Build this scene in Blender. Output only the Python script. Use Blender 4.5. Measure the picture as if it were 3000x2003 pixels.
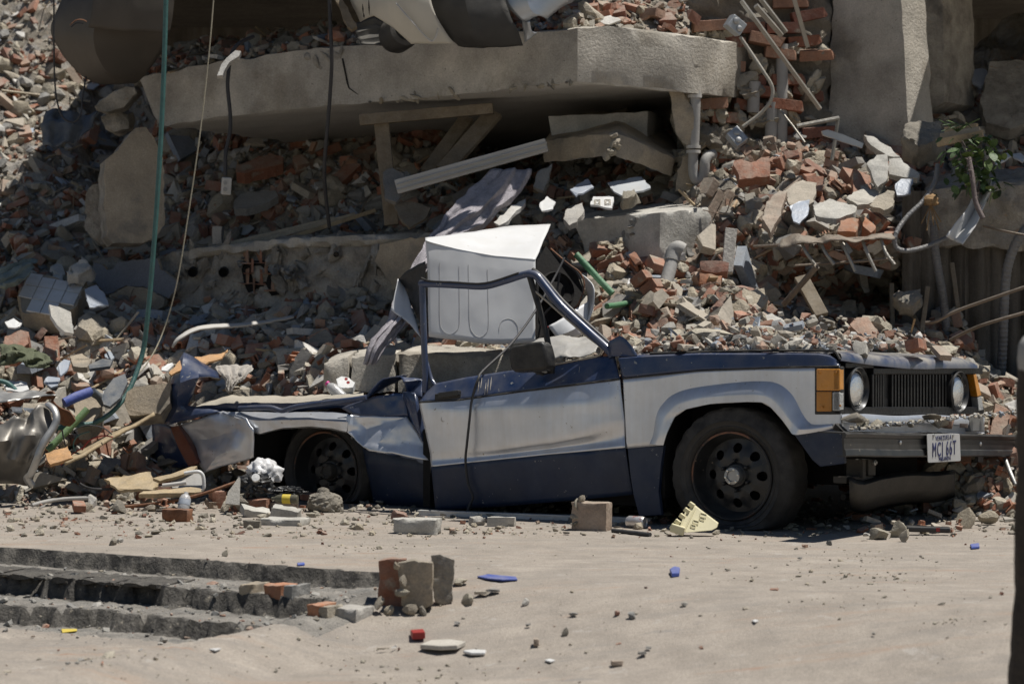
import bpy, bmesh, math, random
import numpy as np
from mathutils import Vector, Matrix, noise, Euler

random.seed(7); RNG = np.random.default_rng(7)
scene = bpy.context.scene
COL = scene.collection
for o in list(bpy.data.objects): bpy.data.objects.remove(o)

# ------------------------------------------------------------------ camera, sky, sun, exposure
FPX, CXP, HOR, H = 8175.0, 1500.0, 802.0, 1.376      # focal length and horizon of the photograph, camera height
cam_d = bpy.data.cameras.new('camera'); cam = bpy.data.objects.new('camera', cam_d); COL.objects.link(cam)
cam.location = (0, 0, H); cam.rotation_euler = (math.radians(90), 0, 0)
cam_d.sensor_width = 36; cam_d.lens = FPX/3000*36; cam_d.shift_y = -(1001.5-HOR)/3000
cam_d.clip_end = 2000
cam_d.dof.use_dof = True; cam_d.dof.focus_distance = 15.6; cam_d.dof.aperture_fstop = 3.2
scene.camera = cam

SUN = Vector((0.345, 0.035, 0.938)).normalized()      # towards the sun: high, from the right
world = bpy.data.worlds.new('World'); scene.world = world; world.use_nodes = True
wn = world.node_tree.nodes; wl = world.node_tree.links
sky = wn.new('ShaderNodeTexSky'); sky.sky_type = 'NISHITA'; sky.sun_disc = False
sky.altitude = 900; sky.dust_density = .4
sky.sun_elevation = math.asin(SUN.z); sky.sun_rotation = math.atan2(SUN.x, SUN.y)
bg = wn['Background']; bg.inputs['Strength'].default_value = 0.05
wl.new(sky.outputs[0], bg.inputs[0])
sun_d = bpy.data.lights.new('sun', 'SUN'); sun_d.energy = 5.0; sun_d.angle = math.radians(0.55); sun_d.color = (1, .965, .915)
sun = bpy.data.objects.new('sun', sun_d); COL.objects.link(sun); sun.location = (3, 5, 30)
sun.rotation_euler = SUN.to_track_quat('Z', 'Y').to_euler()
scene.view_settings.view_transform = 'Standard'; scene.view_settings.look = 'None'
scene.view_settings.exposure = 0.08; scene.view_settings.gamma = 1.0
scene.cycles.use_denoising = True
scene.cycles.max_bounces = 7; scene.cycles.diffuse_bounces = 2; scene.cycles.glossy_bounces = 3
scene.cycles.caustics_reflective = False; scene.cycles.caustics_refractive = False

# ------------------------------------------------------------------ places in the photograph -> places in the scene
def P(px, py, Y): return Vector(((px-CXP)*Y/FPX, Y, H+(HOR-py)*Y/FPX))
def GP(px, py, z=0.0):
    Y = (H-z)*FPX/(py-HOR); return P(px, py, Y)
def lerp(a, b, t): return a+(b-a)*t
def fbm(p, o=4): return noise.fractal(p, 1.0, 2.0, o)

# ------------------------------------------------------------------ objects
def tag(o, label=None, cat=None, group=None, kind=None):
    if label: o['label'] = label
    if cat: o['category'] = cat
    if group: o['group'] = group
    if kind: o['kind'] = kind
    return o
def thing(name, label, cat, loc=(0, 0, 0), rotz=0.0, group=None):
    o = bpy.data.objects.new(name, None); COL.objects.link(o); o.empty_display_size = .1
    o.location = loc; o.rotation_euler = (0, 0, rotz)
    return tag(o, label, cat, group)
def link(name, me, parent=None, loc=(0, 0, 0), rot=None):
    o = bpy.data.objects.new(name, me); COL.objects.link(o)
    if parent is not None: o.parent = parent
    o.location = loc
    if rot is not None: o.rotation_euler = rot
    return o

class MB:
    """collects faces; build() links them as one mesh object"""
    def __init__(s): s.v = []; s.f = []; s.m = []
    def add(s, vs, fs, mi=0):
        b = len(s.v); s.v += [Vector(v) for v in vs]
        s.f += [tuple(i+b for i in f) for f in fs]; s.m += [mi]*len(fs); return s
    def box(s, c, size, rot=None, mi=0, jit=0):
        x, y, z = size[0]/2, size[1]/2, size[2]/2; M = rot if rot is not None else Matrix.Identity(3)
        if isinstance(M, (tuple, list)): M = Euler(M).to_matrix()
        vs = [Vector(c)+M@Vector((a*x+random.uniform(-jit, jit), b*y+random.uniform(-jit, jit), d*z+random.uniform(-jit, jit)))
              for a in (-1, 1) for b in (-1, 1) for d in (-1, 1)]
        return s.add(vs, [(0, 1, 3, 2), (4, 6, 7, 5), (0, 4, 5, 1), (2, 3, 7, 6), (0, 2, 6, 4), (1, 5, 7, 3)], mi)
    def tube(s, pts, r, n=8, mi=0, caps=True, flat=None):
        pts = [Vector(p) for p in pts]; k = len(pts)
        rs = r if isinstance(r, (list, tuple)) else [r]*k
        up = None; rings = []
        for i, p in enumerate(pts):
            t = (pts[min(i+1, k-1)]-pts[max(i-1, 0)]).normalized()
            if up is None: up = Vector((0, 0, 1)) if abs(t.z) < .9 else Vector((0, 1, 0))
            a = t.cross(up).normalized(); up = a.cross(t).normalized()
            fl = flat or 1.0
            rings.append([p+(a*math.cos(q)*fl+up*math.sin(q))*rs[i] for q in [2*math.pi*j/n for j in range(n)]])
        vs = [v for r_ in rings for v in r_]
        fs = [(i*n+j, i*n+(j+1) % n, (i+1)*n+(j+1) % n, (i+1)*n+j) for i in range(k-1) for j in range(n)]
        if caps: fs += [tuple(range(n))[::-1], tuple((k-1)*n+j for j in range(n))]
        return s.add(vs, fs, mi)
    def lathe(s, prof, n=24, M=None, mi=0, close=False):
        """prof: (radius, height) pairs turned about local z; M 4x4 placement"""
        M = M or Matrix.Identity(4); vs = []; k = len(prof)
        for (r, h) in prof:
            vs += [M@Vector((r*math.cos(2*math.pi*j/n), r*math.sin(2*math.pi*j/n), h)) for j in range(n)]
        rng = range(k) if close else range(k-1)
        fs = [(i*n+j, i*n+(j+1) % n, ((i+1) % k)*n+(j+1) % n, ((i+1) % k)*n+j) for i in rng for j in range(n)]
        return s.add(vs, fs, mi)
    def disc(s, c, r, axis, n=20, mi=0):
        q = Vector(axis).to_track_quat('Z', 'Y')
        return s.add([Vector(c)+q@Vector((r*math.cos(2*math.pi*j/n), r*math.sin(2*math.pi*j/n), 0)) for j in range(n)], [tuple(range(n))], mi)
    def poly(s, pts, thick, mi=0, mside=None):
        """front polygon of points, pushed along the vector thick"""
        k = len(pts); t = Vector(thick); pts = [Vector(p) for p in pts]
        s.add(pts+[p+t for p in pts], [tuple(range(k)), tuple(range(2*k-1, k-1, -1))], mi)
        b = len(s.v)-2*k; ms = mi if mside is None else mside
        for i in range(k):
            j = (i+1) % k; s.f.append((b+i, b+k+i, b+k+j, b+j)); s.m.append(ms)
        return s
    def grid(s, G, mi=0, mfun=None):
        nu = len(G); nv = len(G[0]); b = len(s.v)
        for row in G: s.v += [Vector(p) for p in row]
        for i in range(nu-1):
            for j in range(nv-1):
                s.f.append((b+i*nv+j, b+i*nv+j+1, b+(i+1)*nv+j+1, b+(i+1)*nv+j)); s.m.append(mfun(i, j) if mfun else mi)
        return s
    def build(s, name, mats, parent=None, origin=None, smooth=None, recalc=True, bevel=0, solid=0, sub=0):
        me = bpy.data.meshes.new(name); org = Vector(origin) if origin is not None else Vector((0, 0, 0))
        me.from_pydata([tuple(v-org) for v in s.v], [], s.f)
        if not isinstance(mats, (list, tuple)): mats = [mats]
        for m in mats: me.materials.append(m)
        me.polygons.foreach_set('material_index', s.m)
        if recalc:
            bm = bmesh.new(); bm.from_mesh(me); bmesh.ops.recalc_face_normals(bm, faces=bm.faces); bm.to_mesh(me); bm.free()
        if smooth is not None:
            me.polygons.foreach_set('use_smooth', [True]*len(me.polygons)); me.set_sharp_from_angle(angle=math.radians(smooth))
        me.update()
        loc = org-(Vector(parent.location) if (parent is not None and origin is not None) else Vector((0, 0, 0)))
        o = link(name, me, parent, loc)
        if solid: md = o.modifiers.new('solid', 'SOLIDIFY'); md.thickness = solid; md.offset = 0
        if bevel: md = o.modifiers.new('bevel', 'BEVEL'); md.width = bevel; md.segments = 2; md.limit_method = 'ANGLE'; md.angle_limit = math.radians(40)
        if sub: md = o.modifiers.new('sub', 'SUBSURF'); md.levels = sub; md.render_levels = sub
        return o

def spline(pts, n=8):
    """Catmull-Rom through points, n steps each"""
    P_ = [Vector(p) for p in pts]; out = []
    for i in range(len(P_)-1):
        a = P_[max(i-1, 0)]; b = P_[i]; c = P_[i+1]; d = P_[min(i+2, len(P_)-1)]
        for k in range(n):
            t = k/n; out.append(.5*((2*b)+(c-a)*t+(2*a-5*b+4*c-d)*t*t+(3*b-a-3*c+d)*t*t*t))
    out.append(P_[-1]); return out
def resample(pts, n):
    pts = [Vector(p) for p in pts]; L = [0]
    for a, b in zip(pts, pts[1:]): L.append(L[-1]+(b-a).length)
    out = []; k = 0
    for i in range(n):
        d = L[-1]*i/(n-1)
        while k < len(L)-2 and L[k+1] < d: k += 1
        t = (d-L[k])/max(L[k+1]-L[k], 1e-9); out.append(pts[k].lerp(pts[k+1], t))
    return out
def ragged(pts, step=.03, amp=.008, seed=0):
    """closed outline with broken edges"""
    out = []; k = len(pts); rr = random.Random(seed)
    for i in range(k):
        a = Vector(pts[i]); b = Vector(pts[(i+1) % k]); n = max(1, int((b-a).length/step))
        for j in range(n):
            p = a.lerp(b, j/n)
            if j: p += Vector((rr.uniform(-1, 1), rr.uniform(-.2, .2), rr.uniform(-1, 1)))*amp
            out.append(p)
    return out
def rough(o, size=.07, amp=.01, edge=.012, fr=6.0, seed=0):
    """cut a blocky mesh into small faces and weather it: noisy faces, chipped edges"""
    me = o.data; bm = bmesh.new(); bm.from_mesh(me)
    bmesh.ops.triangulate(bm, faces=[f for f in bm.faces if len(f.verts) > 4])
    for e in bm.edges: e.seam = len(e.link_faces) == 2 and e.calc_face_angle(0) > .5
    for _ in range(6):
        es = [e for e in bm.edges if e.calc_length() > size]
        if not es: break
        bmesh.ops.subdivide_edges(bm, edges=es, cuts=1, use_grid_fill=True)
        bmesh.ops.triangulate(bm, faces=[f for f in bm.faces if len(f.verts) > 4])
        if len(bm.verts) > 12000: break
    bm.normal_update(); off = Vector((seed*3.1, seed*1.7, seed*.9)); mv = {}
    for v in bm.verts:
        sharp = any(len(e.link_faces) == 2 and e.calc_face_angle(0) > .5 for e in v.link_edges)
        p = v.co*fr+off; d = fbm(p, 4)*amp
        if sharp: d -= edge*max(0, fbm(p*1.7+Vector((5, 5, 5)), 3)+.35)
        mv[v] = v.normal*d
    for v, d in mv.items(): v.co += d
    bm.to_mesh(me); bm.free(); me.polygons.foreach_set('use_smooth', [True]*len(me.polygons)); me.set_sharp_from_angle(angle=math.radians(38)); me.update()
    return o

# ------------------------------------------------------------------ materials
DUST = (.37, .34, .28)
def mk(name, col, rough=.85, metal=0.0, var=.3, scale=6.0, dust=0.0, bump=.25, bscale=45.0, spec=.35, pal=None, streak=0.0,
       specks=None, trans=0.0, alpha=1.0, coat=0.0, col2=None, c2scale=3.0, c2thr=.55, emis=None, vstretch=None, dustcol=DUST, sss=0):
    m = bpy.data.materials.new(name); m.use_nodes = True; nt = m.node_tree; N = nt.nodes; L = nt.links
    b = N['Principled BSDF']; b.inputs['Roughness'].default_value = rough; b.inputs['Metallic'].default_value = metal
    b.inputs['Specular IOR Level'].default_value = spec
    if coat: b.inputs['Coat Weight'].default_value = coat; b.inputs['Coat Roughness'].default_value = .12
    if trans: b.inputs['Transmission Weight'].default_value = trans
    if alpha < 1: b.inputs['Alpha'].default_value = alpha
    tc = N.new('ShaderNodeTexCoord'); co = tc.outputs['Object']
    oi = N.new('ShaderNodeObjectInfo')
    addv = N.new('ShaderNodeVectorMath'); addv.operation = 'ADD'; L.new(co, addv.inputs[0])
    sc = N.new('ShaderNodeVectorMath'); sc.operation = 'SCALE'; sc.inputs['Scale'].default_value = 37.0
    cmb = N.new('ShaderNodeCombineXYZ'); L.new(oi.outputs['Random'], cmb.inputs[0]); L.new(oi.outputs['Random'], cmb.inputs[2]); L.new(cmb.outputs[0], sc.inputs[0])
    L.new(sc.outputs[0], addv.inputs[1]); co = addv.outputs[0]
    def nz(s, detail=5, vec=None, r=.6):
        t = N.new('ShaderNodeTexNoise'); t.inputs['Scale'].default_value = s; t.inputs['Detail'].default_value = detail; t.inputs['Roughness'].default_value = r
        L.new(vec or co, t.inputs['Vector']); return t.outputs['Fac']
    def mr(v, a, b_, c=0.0, d=1.0):
        t = N.new('ShaderNodeMapRange'); t.inputs[1].default_value = a; t.inputs[2].default_value = b_; t.inputs[3].default_value = c; t.inputs[4].default_value = d
        L.new(v, t.inputs[0]); return t.outputs[0]
    def mix(f, a, b_, mode='MIX'):
        t = N.new('ShaderNodeMix'); t.data_type = 'RGBA'; t.blend_type = mode
        if isinstance(f, (int, float)): t.inputs[0].default_value = f
        else: L.new(f, t.inputs[0])
        for i, x in ((6, a), (7, b_)):
            if isinstance(x, tuple): t.inputs[i].default_value = (*x, 1)
            else: L.new(x, t.inputs[i])
        return t.outputs[2]
    def mul(a, b_):
        t = N.new('ShaderNodeMath'); t.operation = 'MULTIPLY'
        for i, x in ((0, a), (1, b_)):
            if isinstance(x, (int, float)): t.inputs[i].default_value = x
            else: L.new(x, t.inputs[i])
        return t.outputs[0]
    if pal:
        at = N.new('ShaderNodeAttribute'); at.attribute_name = 'rnd'
        ad = N.new('ShaderNodeMath'); ad.operation = 'ADD'; L.new(at.outputs['Fac'], ad.inputs[0]); L.new(oi.outputs['Random'], ad.inputs[1])
        fr = N.new('ShaderNodeMath'); fr.operation = 'FRACT'; L.new(ad.outputs[0], fr.inputs[0])
        cr = N.new('ShaderNodeValToRGB'); cr.color_ramp.interpolation = 'CONSTANT'; E = cr.color_ramp.elements
        for i, c in enumerate(pal):
            e = E[i] if i < 2 else E.new(i/len(pal)); e.position = i/len(pal); e.color = (*c, 1)
        L.new(fr.outputs[0], cr.inputs[0]); base = cr.outputs[0]
    else:
        rgb = N.new('ShaderNodeRGB'); rgb.outputs[0].default_value = (*col, 1); base = rgb.outputs[0]
    if col2: base = mix(mr(nz(c2scale, 6), c2thr-.04, c2thr+.04), base, col2)
    if streak:
        mp = N.new('ShaderNodeMapping'); mp.inputs['Scale'].default_value = vstretch or (9, 9, .7); L.new(co, mp.inputs[0])
        base = mix(mr(nz(2.2, 5, mp.outputs[0]), .35, .7, 0, streak), base, (.5, .47, .41))
    g = mr(nz(scale, 6), .25, .75, 1-var, 1+var)
    gg = N.new('ShaderNodeCombineColor'); [L.new(g, gg.inputs[i]) for i in range(3)]
    base = mix(1.0, base, gg.outputs[0], 'MULTIPLY')
    if rough > .7:
        gr = mr(nz(95, 3), .3, .7, .84, 1.16); gc = N.new('ShaderNodeCombineColor'); [L.new(gr, gc.inputs[i]) for i in range(3)]; base = mix(1.0, base, gc.outputs[0], 'MULTIPLY')
    if specks:
        amt, sc_, colr = specks; base = mix(mr(nz(sc_, 3), amt, amt+.02), base, colr)
    rsock = None
    if dust:
        ge = N.new('ShaderNodeNewGeometry'); sx = N.new('ShaderNodeSeparateXYZ'); L.new(ge.outputs['Normal'], sx.inputs[0])
        up = mr(sx.outputs[2], -.3, .9, .15, 1.0); df = mul(mul(up, mr(nz(scale*1.7+2, 6), .3, .62)), dust)
        base = mix(df, base, dustcol); rsock = mr(df, 0, 1, rough, .95)
    L.new(base, b.inputs['Base Color'])
    if rsock is not None: L.new(rsock, b.inputs['Roughness'])
    if bump:
        bp = N.new('ShaderNodeBump'); bp.inputs['Strength'].default_value = bump; bp.inputs['Distance'].default_value = .02
        L.new(nz(bscale, 7, None, .65), bp.inputs['Height']); L.new(bp.outputs[0], b.inputs['Normal'])
    if emis: b.inputs['Emission Color'].default_value = (*emis, 1); b.inputs['Emission Strength'].default_value = 1
    return m
M = {}
M['brick'] = mk('brick', (.36, .15, .09), var=.35, dust=.6, bump=.45, col2=(.36, .30, .23), c2scale=5, c2thr=.63, pal=[(.27, .105, .058), (.32, .14, .085), (.21, .09, .06), (.35, .21, .145), (.29, .115, .065), (.33, .25, .19)])
M['clay'] = mk('clay', (.42, .17, .08), var=.25, dust=.55, pal=[(.31, .125, .065), (.27, .11, .06), (.34, .19, .12)])
M['mortar'] = mk('mortar', (.44, .38, .28), var=.3, dust=.2, bump=.7, bscale=60, pal=[(.40, .345, .255), (.43, .385, .30), (.30, .27, .21), (.36, .315, .245), (.235, .21, .17)])
M['concrete_bit'] = mk('concrete_bit', (.36, .34, .3), var=.25, dust=.35, bump=.5, pal=[(.32, .305, .275), (.38, .36, .325), (.24, .235, .22), (.29, .275, .245), (.20, .195, .185)])
M['plaster_bit'] = mk('plaster_bit', (.5, .47, .4), var=.18, dust=.35, bump=.3, pal=[(.46, .43, .37), (.38, .335, .265), (.23, .26, .30), (.56, .54, .50), (.31, .285, .24), (.40, .35, .28), (.20, .19, .175)])
M['tile_bit'] = mk('tile_bit', (.7, .7, .68), rough=.35, var=.1, dust=.4, bump=.05, spec=.5, pal=[(.66, .65, .62), (.30, .35, .41), (.60, .56, .47), (.68, .67, .66), (.45, .48, .50)])
M['wood_bit'] = mk('wood_bit', (.36, .25, .14), var=.35, dust=.35, bump=.3, pal=[(.34, .23, .13), (.42, .31, .18), (.27, .19, .12), (.40, .34, .25)])
M['grit'] = mk('grit', (.27, .235, .185), var=.45, scale=14, dust=.35, bump=1.0, bscale=70, col2=(.31, .29, .26), c2scale=5, specks=(.64, 60, (.34, .17, .11)))
M['concrete'] = mk('concrete', (.42, .385, .325), var=.42, scale=3.2, dust=.12, bump=.55, bscale=48, streak=.28, vstretch=(7, 7, 1.4), col2=(.32, .285, .23), c2scale=1.9, c2thr=.56, specks=(.70, 46, (.12, .11, .10)))
M['concrete_pale'] = mk('concrete_pale', (.43, .415, .375), var=.28, scale=5, dust=.2, bump=.35, streak=.55, col2=(.33, .315, .28), c2scale=3, specks=(.74, 38, (.2, .19, .17)))
M['concrete_rough'] = mk('concrete_rough', (.345, .315, .265), var=.5, scale=7, dust=.25, bump=1.0, bscale=38, col2=(.26, .235, .20), c2scale=6, specks=(.68, 30, (.36, .25, .17)))
M['soffit'] = mk('soffit', (.48, .46, .42), var=.12, scale=3, bump=.1, specks=(.72, 22, (.3, .27, .23)))
M['plaster_tan'] = mk('plaster_tan', (.37, .305, .22), var=.35, scale=3.5, bump=.35, dust=.2, col2=(.26, .225, .175), c2thr=.57, specks=(.75, 35, (.2, .16, .12)))
M['plaster_grey'] = mk('plaster_grey', (.17, .18, .20), var=.12, bump=.12)
# ------------------------------------------------------------------ the street: one sheet, stepped on the near left
AZ = math.radians(31); DS = Vector((math.cos(AZ), -math.sin(AZ))); DN = Vector((-math.sin(AZ), -math.cos(AZ)))   # along the kerb / towards the viewer
G0 = Vector((-2.57, 14.04))
RISE = [(0.0, -.078), (.44, -.088), (.78, -.078), (2.12, -.09)]      # (distance from the top edge, drop)
def su(x, y): d = Vector((x, y))-G0; return d.dot(DS), d.dot(DN)
def ramp_z(s, u):
    t = min(max((u+.25)/1.5, 0), 1); return -.25*t*t*(3-2*t)
def ground_z(x, y, wob=True):
    s, u = su(x, y)
    w = .036*fbm(Vector((s*1.3, 3.1, 0)), 3)+.030*fbm(Vector((s*9, 1.7, 0)), 4) if wob else 0
    z = 0
    for k, (d, h) in enumerate(RISE):
        end = (2.42, 2.30, 2.25, 2.05)[k]
        f = min(max((end-s)/.14+.5, 0), 1) if k < 3 else min(max((1.55-s)/.6, 0), 1)
        uu = u-d-w*(1+k*.8)
        z += f*h*min(max(uu/.022, 0), 1)
    g = min(max((s-2.1)/.7, 0), 1); zr = ramp_z(s, u)
    z = z*(1-g)+zr*g if s > 2.1 else z+min(0, 0)
    z += .0025*fbm(Vector((x*2.1, y*2.1, 0)), 4)+.0025*fbm(Vector((x*14, y*14, 1)), 3)
    if u > 0 and s < 2.6: z += .009*fbm(Vector((x*22, y*22, 5)), 4)*min(1, u*20)
    return z
def axis(lo, hi, d0, far, grow=1.25):
    a = list(np.arange(lo, hi+1e-6, d0)); st = d0
    while a[-1] < far: st *= grow; a.append(a[-1]+st)
    st = d0
    while a[0] > -far: st *= grow; a.insert(0, a[0]-st)
    return a
us = axis(-2.2, 4.6, .022, 260); ss = axis(-1.0, 6.6, .028, 260)
GV = []
for s_ in ss:
    row = []
    for u_ in us:
        q = G0+DS*s_+DN*u_; near = -4 < u_ < 6 and -3 < s_ < 9
        row.append((q.x, q.y, ground_z(q.x, q.y) if near else (ramp_z(s_, u_) if u_ > 0 else 0)))
    GV.append(row)
def ground_mat(name, a, b_, c, rg):
    m = mk(name, a, var=.2, scale=5, bump=.45, bscale=110, col2=None, rough=.95, spec=.15)
    nt = m.node_tree; N = nt.nodes; L = nt.links; b = N['Principled BSDF']; src = b.inputs['Base Color'].links[0].from_socket
    tc = N.new('ShaderNodeTexCoord'); mp = N.new('ShaderNodeMapping'); mp.inputs['Rotation'].default_value = (0, 0, math.radians(8)); mp.inputs['Scale'].default_value = (.45, 3.0, 1)
    L.new(tc.outputs['Object'], mp.inputs[0])
    def layer(scale, thr, wid, colr, s, f, det=6):
        t = N.new('ShaderNodeTexNoise'); t.inputs['Scale'].default_value = scale; t.inputs['Detail'].default_value = det+4; t.inputs['Roughness'].default_value = .72
        L.new(mp.outputs[0] if s else tc.outputs['Object'], t.inputs['Vector'])
        r = N.new('ShaderNodeMapRange'); r.inputs[1].default_value = thr; r.inputs[2].default_value = thr+wid; r.inputs[4].default_value = f; L.new(t.outputs['Fac'], r.inputs[0])
        x = N.new('ShaderNodeMix'); x.data_type = 'RGBA'; L.new(r.outputs[0], x.inputs[0]); L.new(layer.cur, x.inputs[6]); x.inputs[7].default_value = (*colr, 1); layer.cur = x.outputs[2]
    layer.cur = src
    layer(2.6, .50, .10, b_, True, .5); layer(1.1, .5, .3, b_, False, .45); layer(1.6, .55, .08, c, True, .65); layer(3.2, .62, .06, rg, True, .55); layer(5.5, .60, .05, (.21, .20, .19), True, .5); layer(6, .6, .05, (.42, .39, .35), False, .5)
    layer(38, .62, .03, (.20, .18, .16), False, .7, 3); layer(150, .60, .03, (.22, .195, .17), False, .6, 2); layer(11, .61, .03, (.24, .215, .19), False, .5, 5); layer(90, .68, .03, (.30, .2, .14), False, .6, 2); layer(25, .69, .03, (.55, .5, .43), False, .5, 3)
    L.new(layer.cur, b.inputs['Base Color']); return m
M['street'] = ground_mat('street', (.322, .282, .236), (.25, .226, .197), (.33, .258, .20), (.31, .17, .11))
M['shaded_step_edge'] = mk('shaded_step_edge', (.085, .078, .068), var=.5, scale=14, dust=.12, bump=1.0, bscale=48, col2=(.05, .046, .042), c2scale=9, specks=(.66, 34, (.26, .23, .18)))  # gritty step edge, darkened to carry the shade on the risers
mbg = MB()
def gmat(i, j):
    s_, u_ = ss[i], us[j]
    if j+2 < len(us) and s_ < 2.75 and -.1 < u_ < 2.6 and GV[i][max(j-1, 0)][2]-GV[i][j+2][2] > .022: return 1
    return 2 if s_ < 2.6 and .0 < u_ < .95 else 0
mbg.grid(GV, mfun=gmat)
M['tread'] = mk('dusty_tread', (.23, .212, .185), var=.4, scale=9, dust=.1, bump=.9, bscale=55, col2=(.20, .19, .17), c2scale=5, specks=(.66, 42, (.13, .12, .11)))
street = mbg.build('ground', [M['street'], M['shaded_step_edge'], M['tread']], smooth=50)
tag(street, 'dusty beige street strewn with grit and broken steps', None, None, 'structure')

# ------------------------------------------------------------------ the rubble mound: rows of (depth, photo height) at columns across the photo
ROWS = {
 -250: [(16.9, 1470), (17.4, 1300), (18, 1120), (18.9, 950), (20, 760), (21, 550), (22, 350), (23.2, 80), (24, -300)],
 150: [(16.9, 1468), (17.4, 1315), (18, 1140), (18.8, 960), (19.8, 780), (20.8, 580), (21.8, 390), (23, 120), (24, -300)],
 330: [(16.95, 1466), (17.4, 1350), (17.9, 1180), (18.5, 1010), (19.3, 890), (20.2, 740), (21.2, 620), (22.5, 430), (23.5, 60)],
 520: [(17.1, 1460), (17.6, 1330), (17.95, 1165), (18.4, 1030), (19.3, 925), (20.1, 735), (20.5, 610), (21.2, 475), (21.8, 355)],
 720: [(17.3, 1450), (17.6, 1250), (17.9, 1130), (18.3, 1030), (19.0, 925), (19.8, 735), (20.2, 600), (20.9, 460), (21.5, 330)],
 950: [(17.3, 1450), (17.4, 1230), (17.6, 1120), (18.0, 1040), (18.7, 915), (19.5, 712), (20.0, 590), (20.7, 450), (21.3, 316)],
 1250: [(17.1, 1400), (17.0, 1200), (17.3, 1090), (17.8, 1005), (18.5, 905), (19.4, 690), (19.8, 600), (20.4, 460), (21.0, 320)],
 1480: [(17.0, 1400), (16.9, 1200), (17.1, 1075), (17.8, 990), (18.3, 800), (18.6, 650), (19.5, 590), (21.6, 520), (22.8, 310)],
 1700: [(16.9, 1400), (16.7, 1200), (16.8, 1050), (17.4, 985), (17.85, 850), (18.9, 615), (19.3, 575), (20.2, 500), (22.3, 300)],
 1900: [(16.8, 1400), (16.6, 1200), (16.6, 1040), (17.0, 975), (17.5, 840), (18.9, 600), (19.0, 570), (19.3, 520), (20.2, 300)],
 2100: [(16.7, 1400), (16.4, 1200), (16.4, 1030), (17.0, 960), (17.5, 835), (18.15, 650), (18.4, 570), (18.9, 490), (19.6, 300)],
 2350: [(16.6, 1400), (16.3, 1200), (16.3, 1022), (17.2, 985), (18.4, 860), (17.7, 695), (18.2, 590), (18.8, 440), (19.5, 320)],
 2600: [(16.4, 1420), (16.2, 1200), (16.2, 1022), (17.4, 995), (19.0, 880), (17.65, 695), (18.2, 590), (19.0, 430), (20, 330)],
 2740: [(16.0, 1500), (16.1, 1300), (16.5, 1120), (17.2, 1020), (18.0, 930), (18.4, 760), (18.8, 560), (19.6, 400), (22, 200)],
 2950: [(15.75, 1516), (16.1, 1350), (16.6, 1200), (17.6, 1130), (18.7, 960), (19.2, 740), (19.6, 500), (20.6, 330), (23, 60)],
 3300: [(15.7, 1516), (16.1, 1330), (16.6, 1180), (17.6, 1100), (18.7, 900), (19.2, 700), (19.6, 480), (20.6, 300), (23, 0)]}
RC = np.array(sorted(ROWS)); RY = np.array([[a for a, _ in ROWS[c]] for c in RC], float); RP = np.array([[b for _, b in ROWS[c]] for c in RC], float)
def mound(px, k):
    i = int(np.clip(np.searchsorted(RC, px)-1, 0, len(RC)-2)); t = (px-RC[i])/(RC[i+1]-RC[i]); t = min(max(t, 0), 1); t = t*t*(3-2*t)
    j = int(min(max(math.floor(k), 0), 7)); q = k-j
    Y = (RY[i, j]*(1-q)+RY[i, j+1]*q)*(1-t)+(RY[i+1, j]*(1-q)+RY[i+1, j+1]*q)*t
    y = (RP[i, j]*(1-q)+RP[i, j+1]*q)*(1-t)+(RP[i+1, j]*(1-q)+RP[i+1, j+1]*q)*t
    p = P(px, y, Y)
    d = .11*fbm(p*1.6, 3)+.045*fbm(p*6+Vector((9, 2, 4)), 3)
    return p+Vector((0, -.55, .8))*d*min(1, k*1.3+.12)
def mound_n(px, k):
    a = mound(px+14, k)-mound(px-14, k); b_ = mound(px, min(k+.08, 7.99))-mound(px, max(k-.08, 0)); n = a.cross(b_)
    n.normalize(); return n if n.y < .2 or n.z > 0 else -n
mg = MB(); nU, nV = 300, 200; GR = []
for i in range(nU+1):
    px = -250+3550*i/nU; GR.append([mound(px, 8*j/nV*.9999)+Vector((random.uniform(-1, 1), random.uniform(-1, 1), random.uniform(-1, 1)))*.008 for j in range(nV+1)])
mg.grid(GR); mo = mg.build('rubble_mound', M['grit'], recalc=False)
tag(mo, 'mound of crumbled mortar and grit under the collapsed building', None, None, 'stuff')

# ------------------------------------------------------------------ shapes of rubble
def tri(bm):
    bmesh.ops.triangulate(bm, faces=bm.faces); bm.verts.ensure_lookup_table(); bm.verts.index_update()
    return np.array([v.co[:] for v in bm.verts]), np.array([[v.index for v in f.verts] for f in bm.faces])
def hull(pts):
    bm = bmesh.new(); [bm.verts.new(p) for p in pts]; r = bmesh.ops.convex_hull(bm, input=bm.verts)
    dead = list({g for g in r['geom_interior']+r['geom_unused'] if isinstance(g, bmesh.types.BMVert)}); bmesh.ops.delete(bm, geom=dead, context='VERTS')
    bmesh.ops.recalc_face_normals(bm, faces=bm.faces); out = tri(bm); bm.free(); return out
R_ = random.Random(11); U = R_.uniform
def sh_brick(full=False):
    l, w, h = .12, .0575, .033; e = U(.1, 1.6) if not full else 2.0; pts = []
    for y in (-w, w):
        for z in (-h, h):
            pts += [(-l+U(0, .008), y*U(.93, 1), z*U(.93, 1)), (-l*.97+U(0, .01), y, z*.9)]
    for i in range(8): pts.append((-l+l*e+U(-.022, .022), U(-1, 1)*w, U(-1, 1)*h))
    for y in (-w, w):
        for z in (-h, h): pts.append((-l+l*e+U(-.03, .012), y*U(.85, 1), z*U(.85, 1)))
    return hull(pts)
def sh_chunk(): 
    a, b_, c = U(.5, 1), U(.4, .9), U(.3, .7); pts = []
    for _ in range(15):
        v = Vector((R_.gauss(0, 1), R_.gauss(0, 1), R_.gauss(0, 1))).normalized(); pts.append((v.x*a*.1, v.y*b_*.1, v.z*c*.1))
    return hull(pts)
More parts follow.
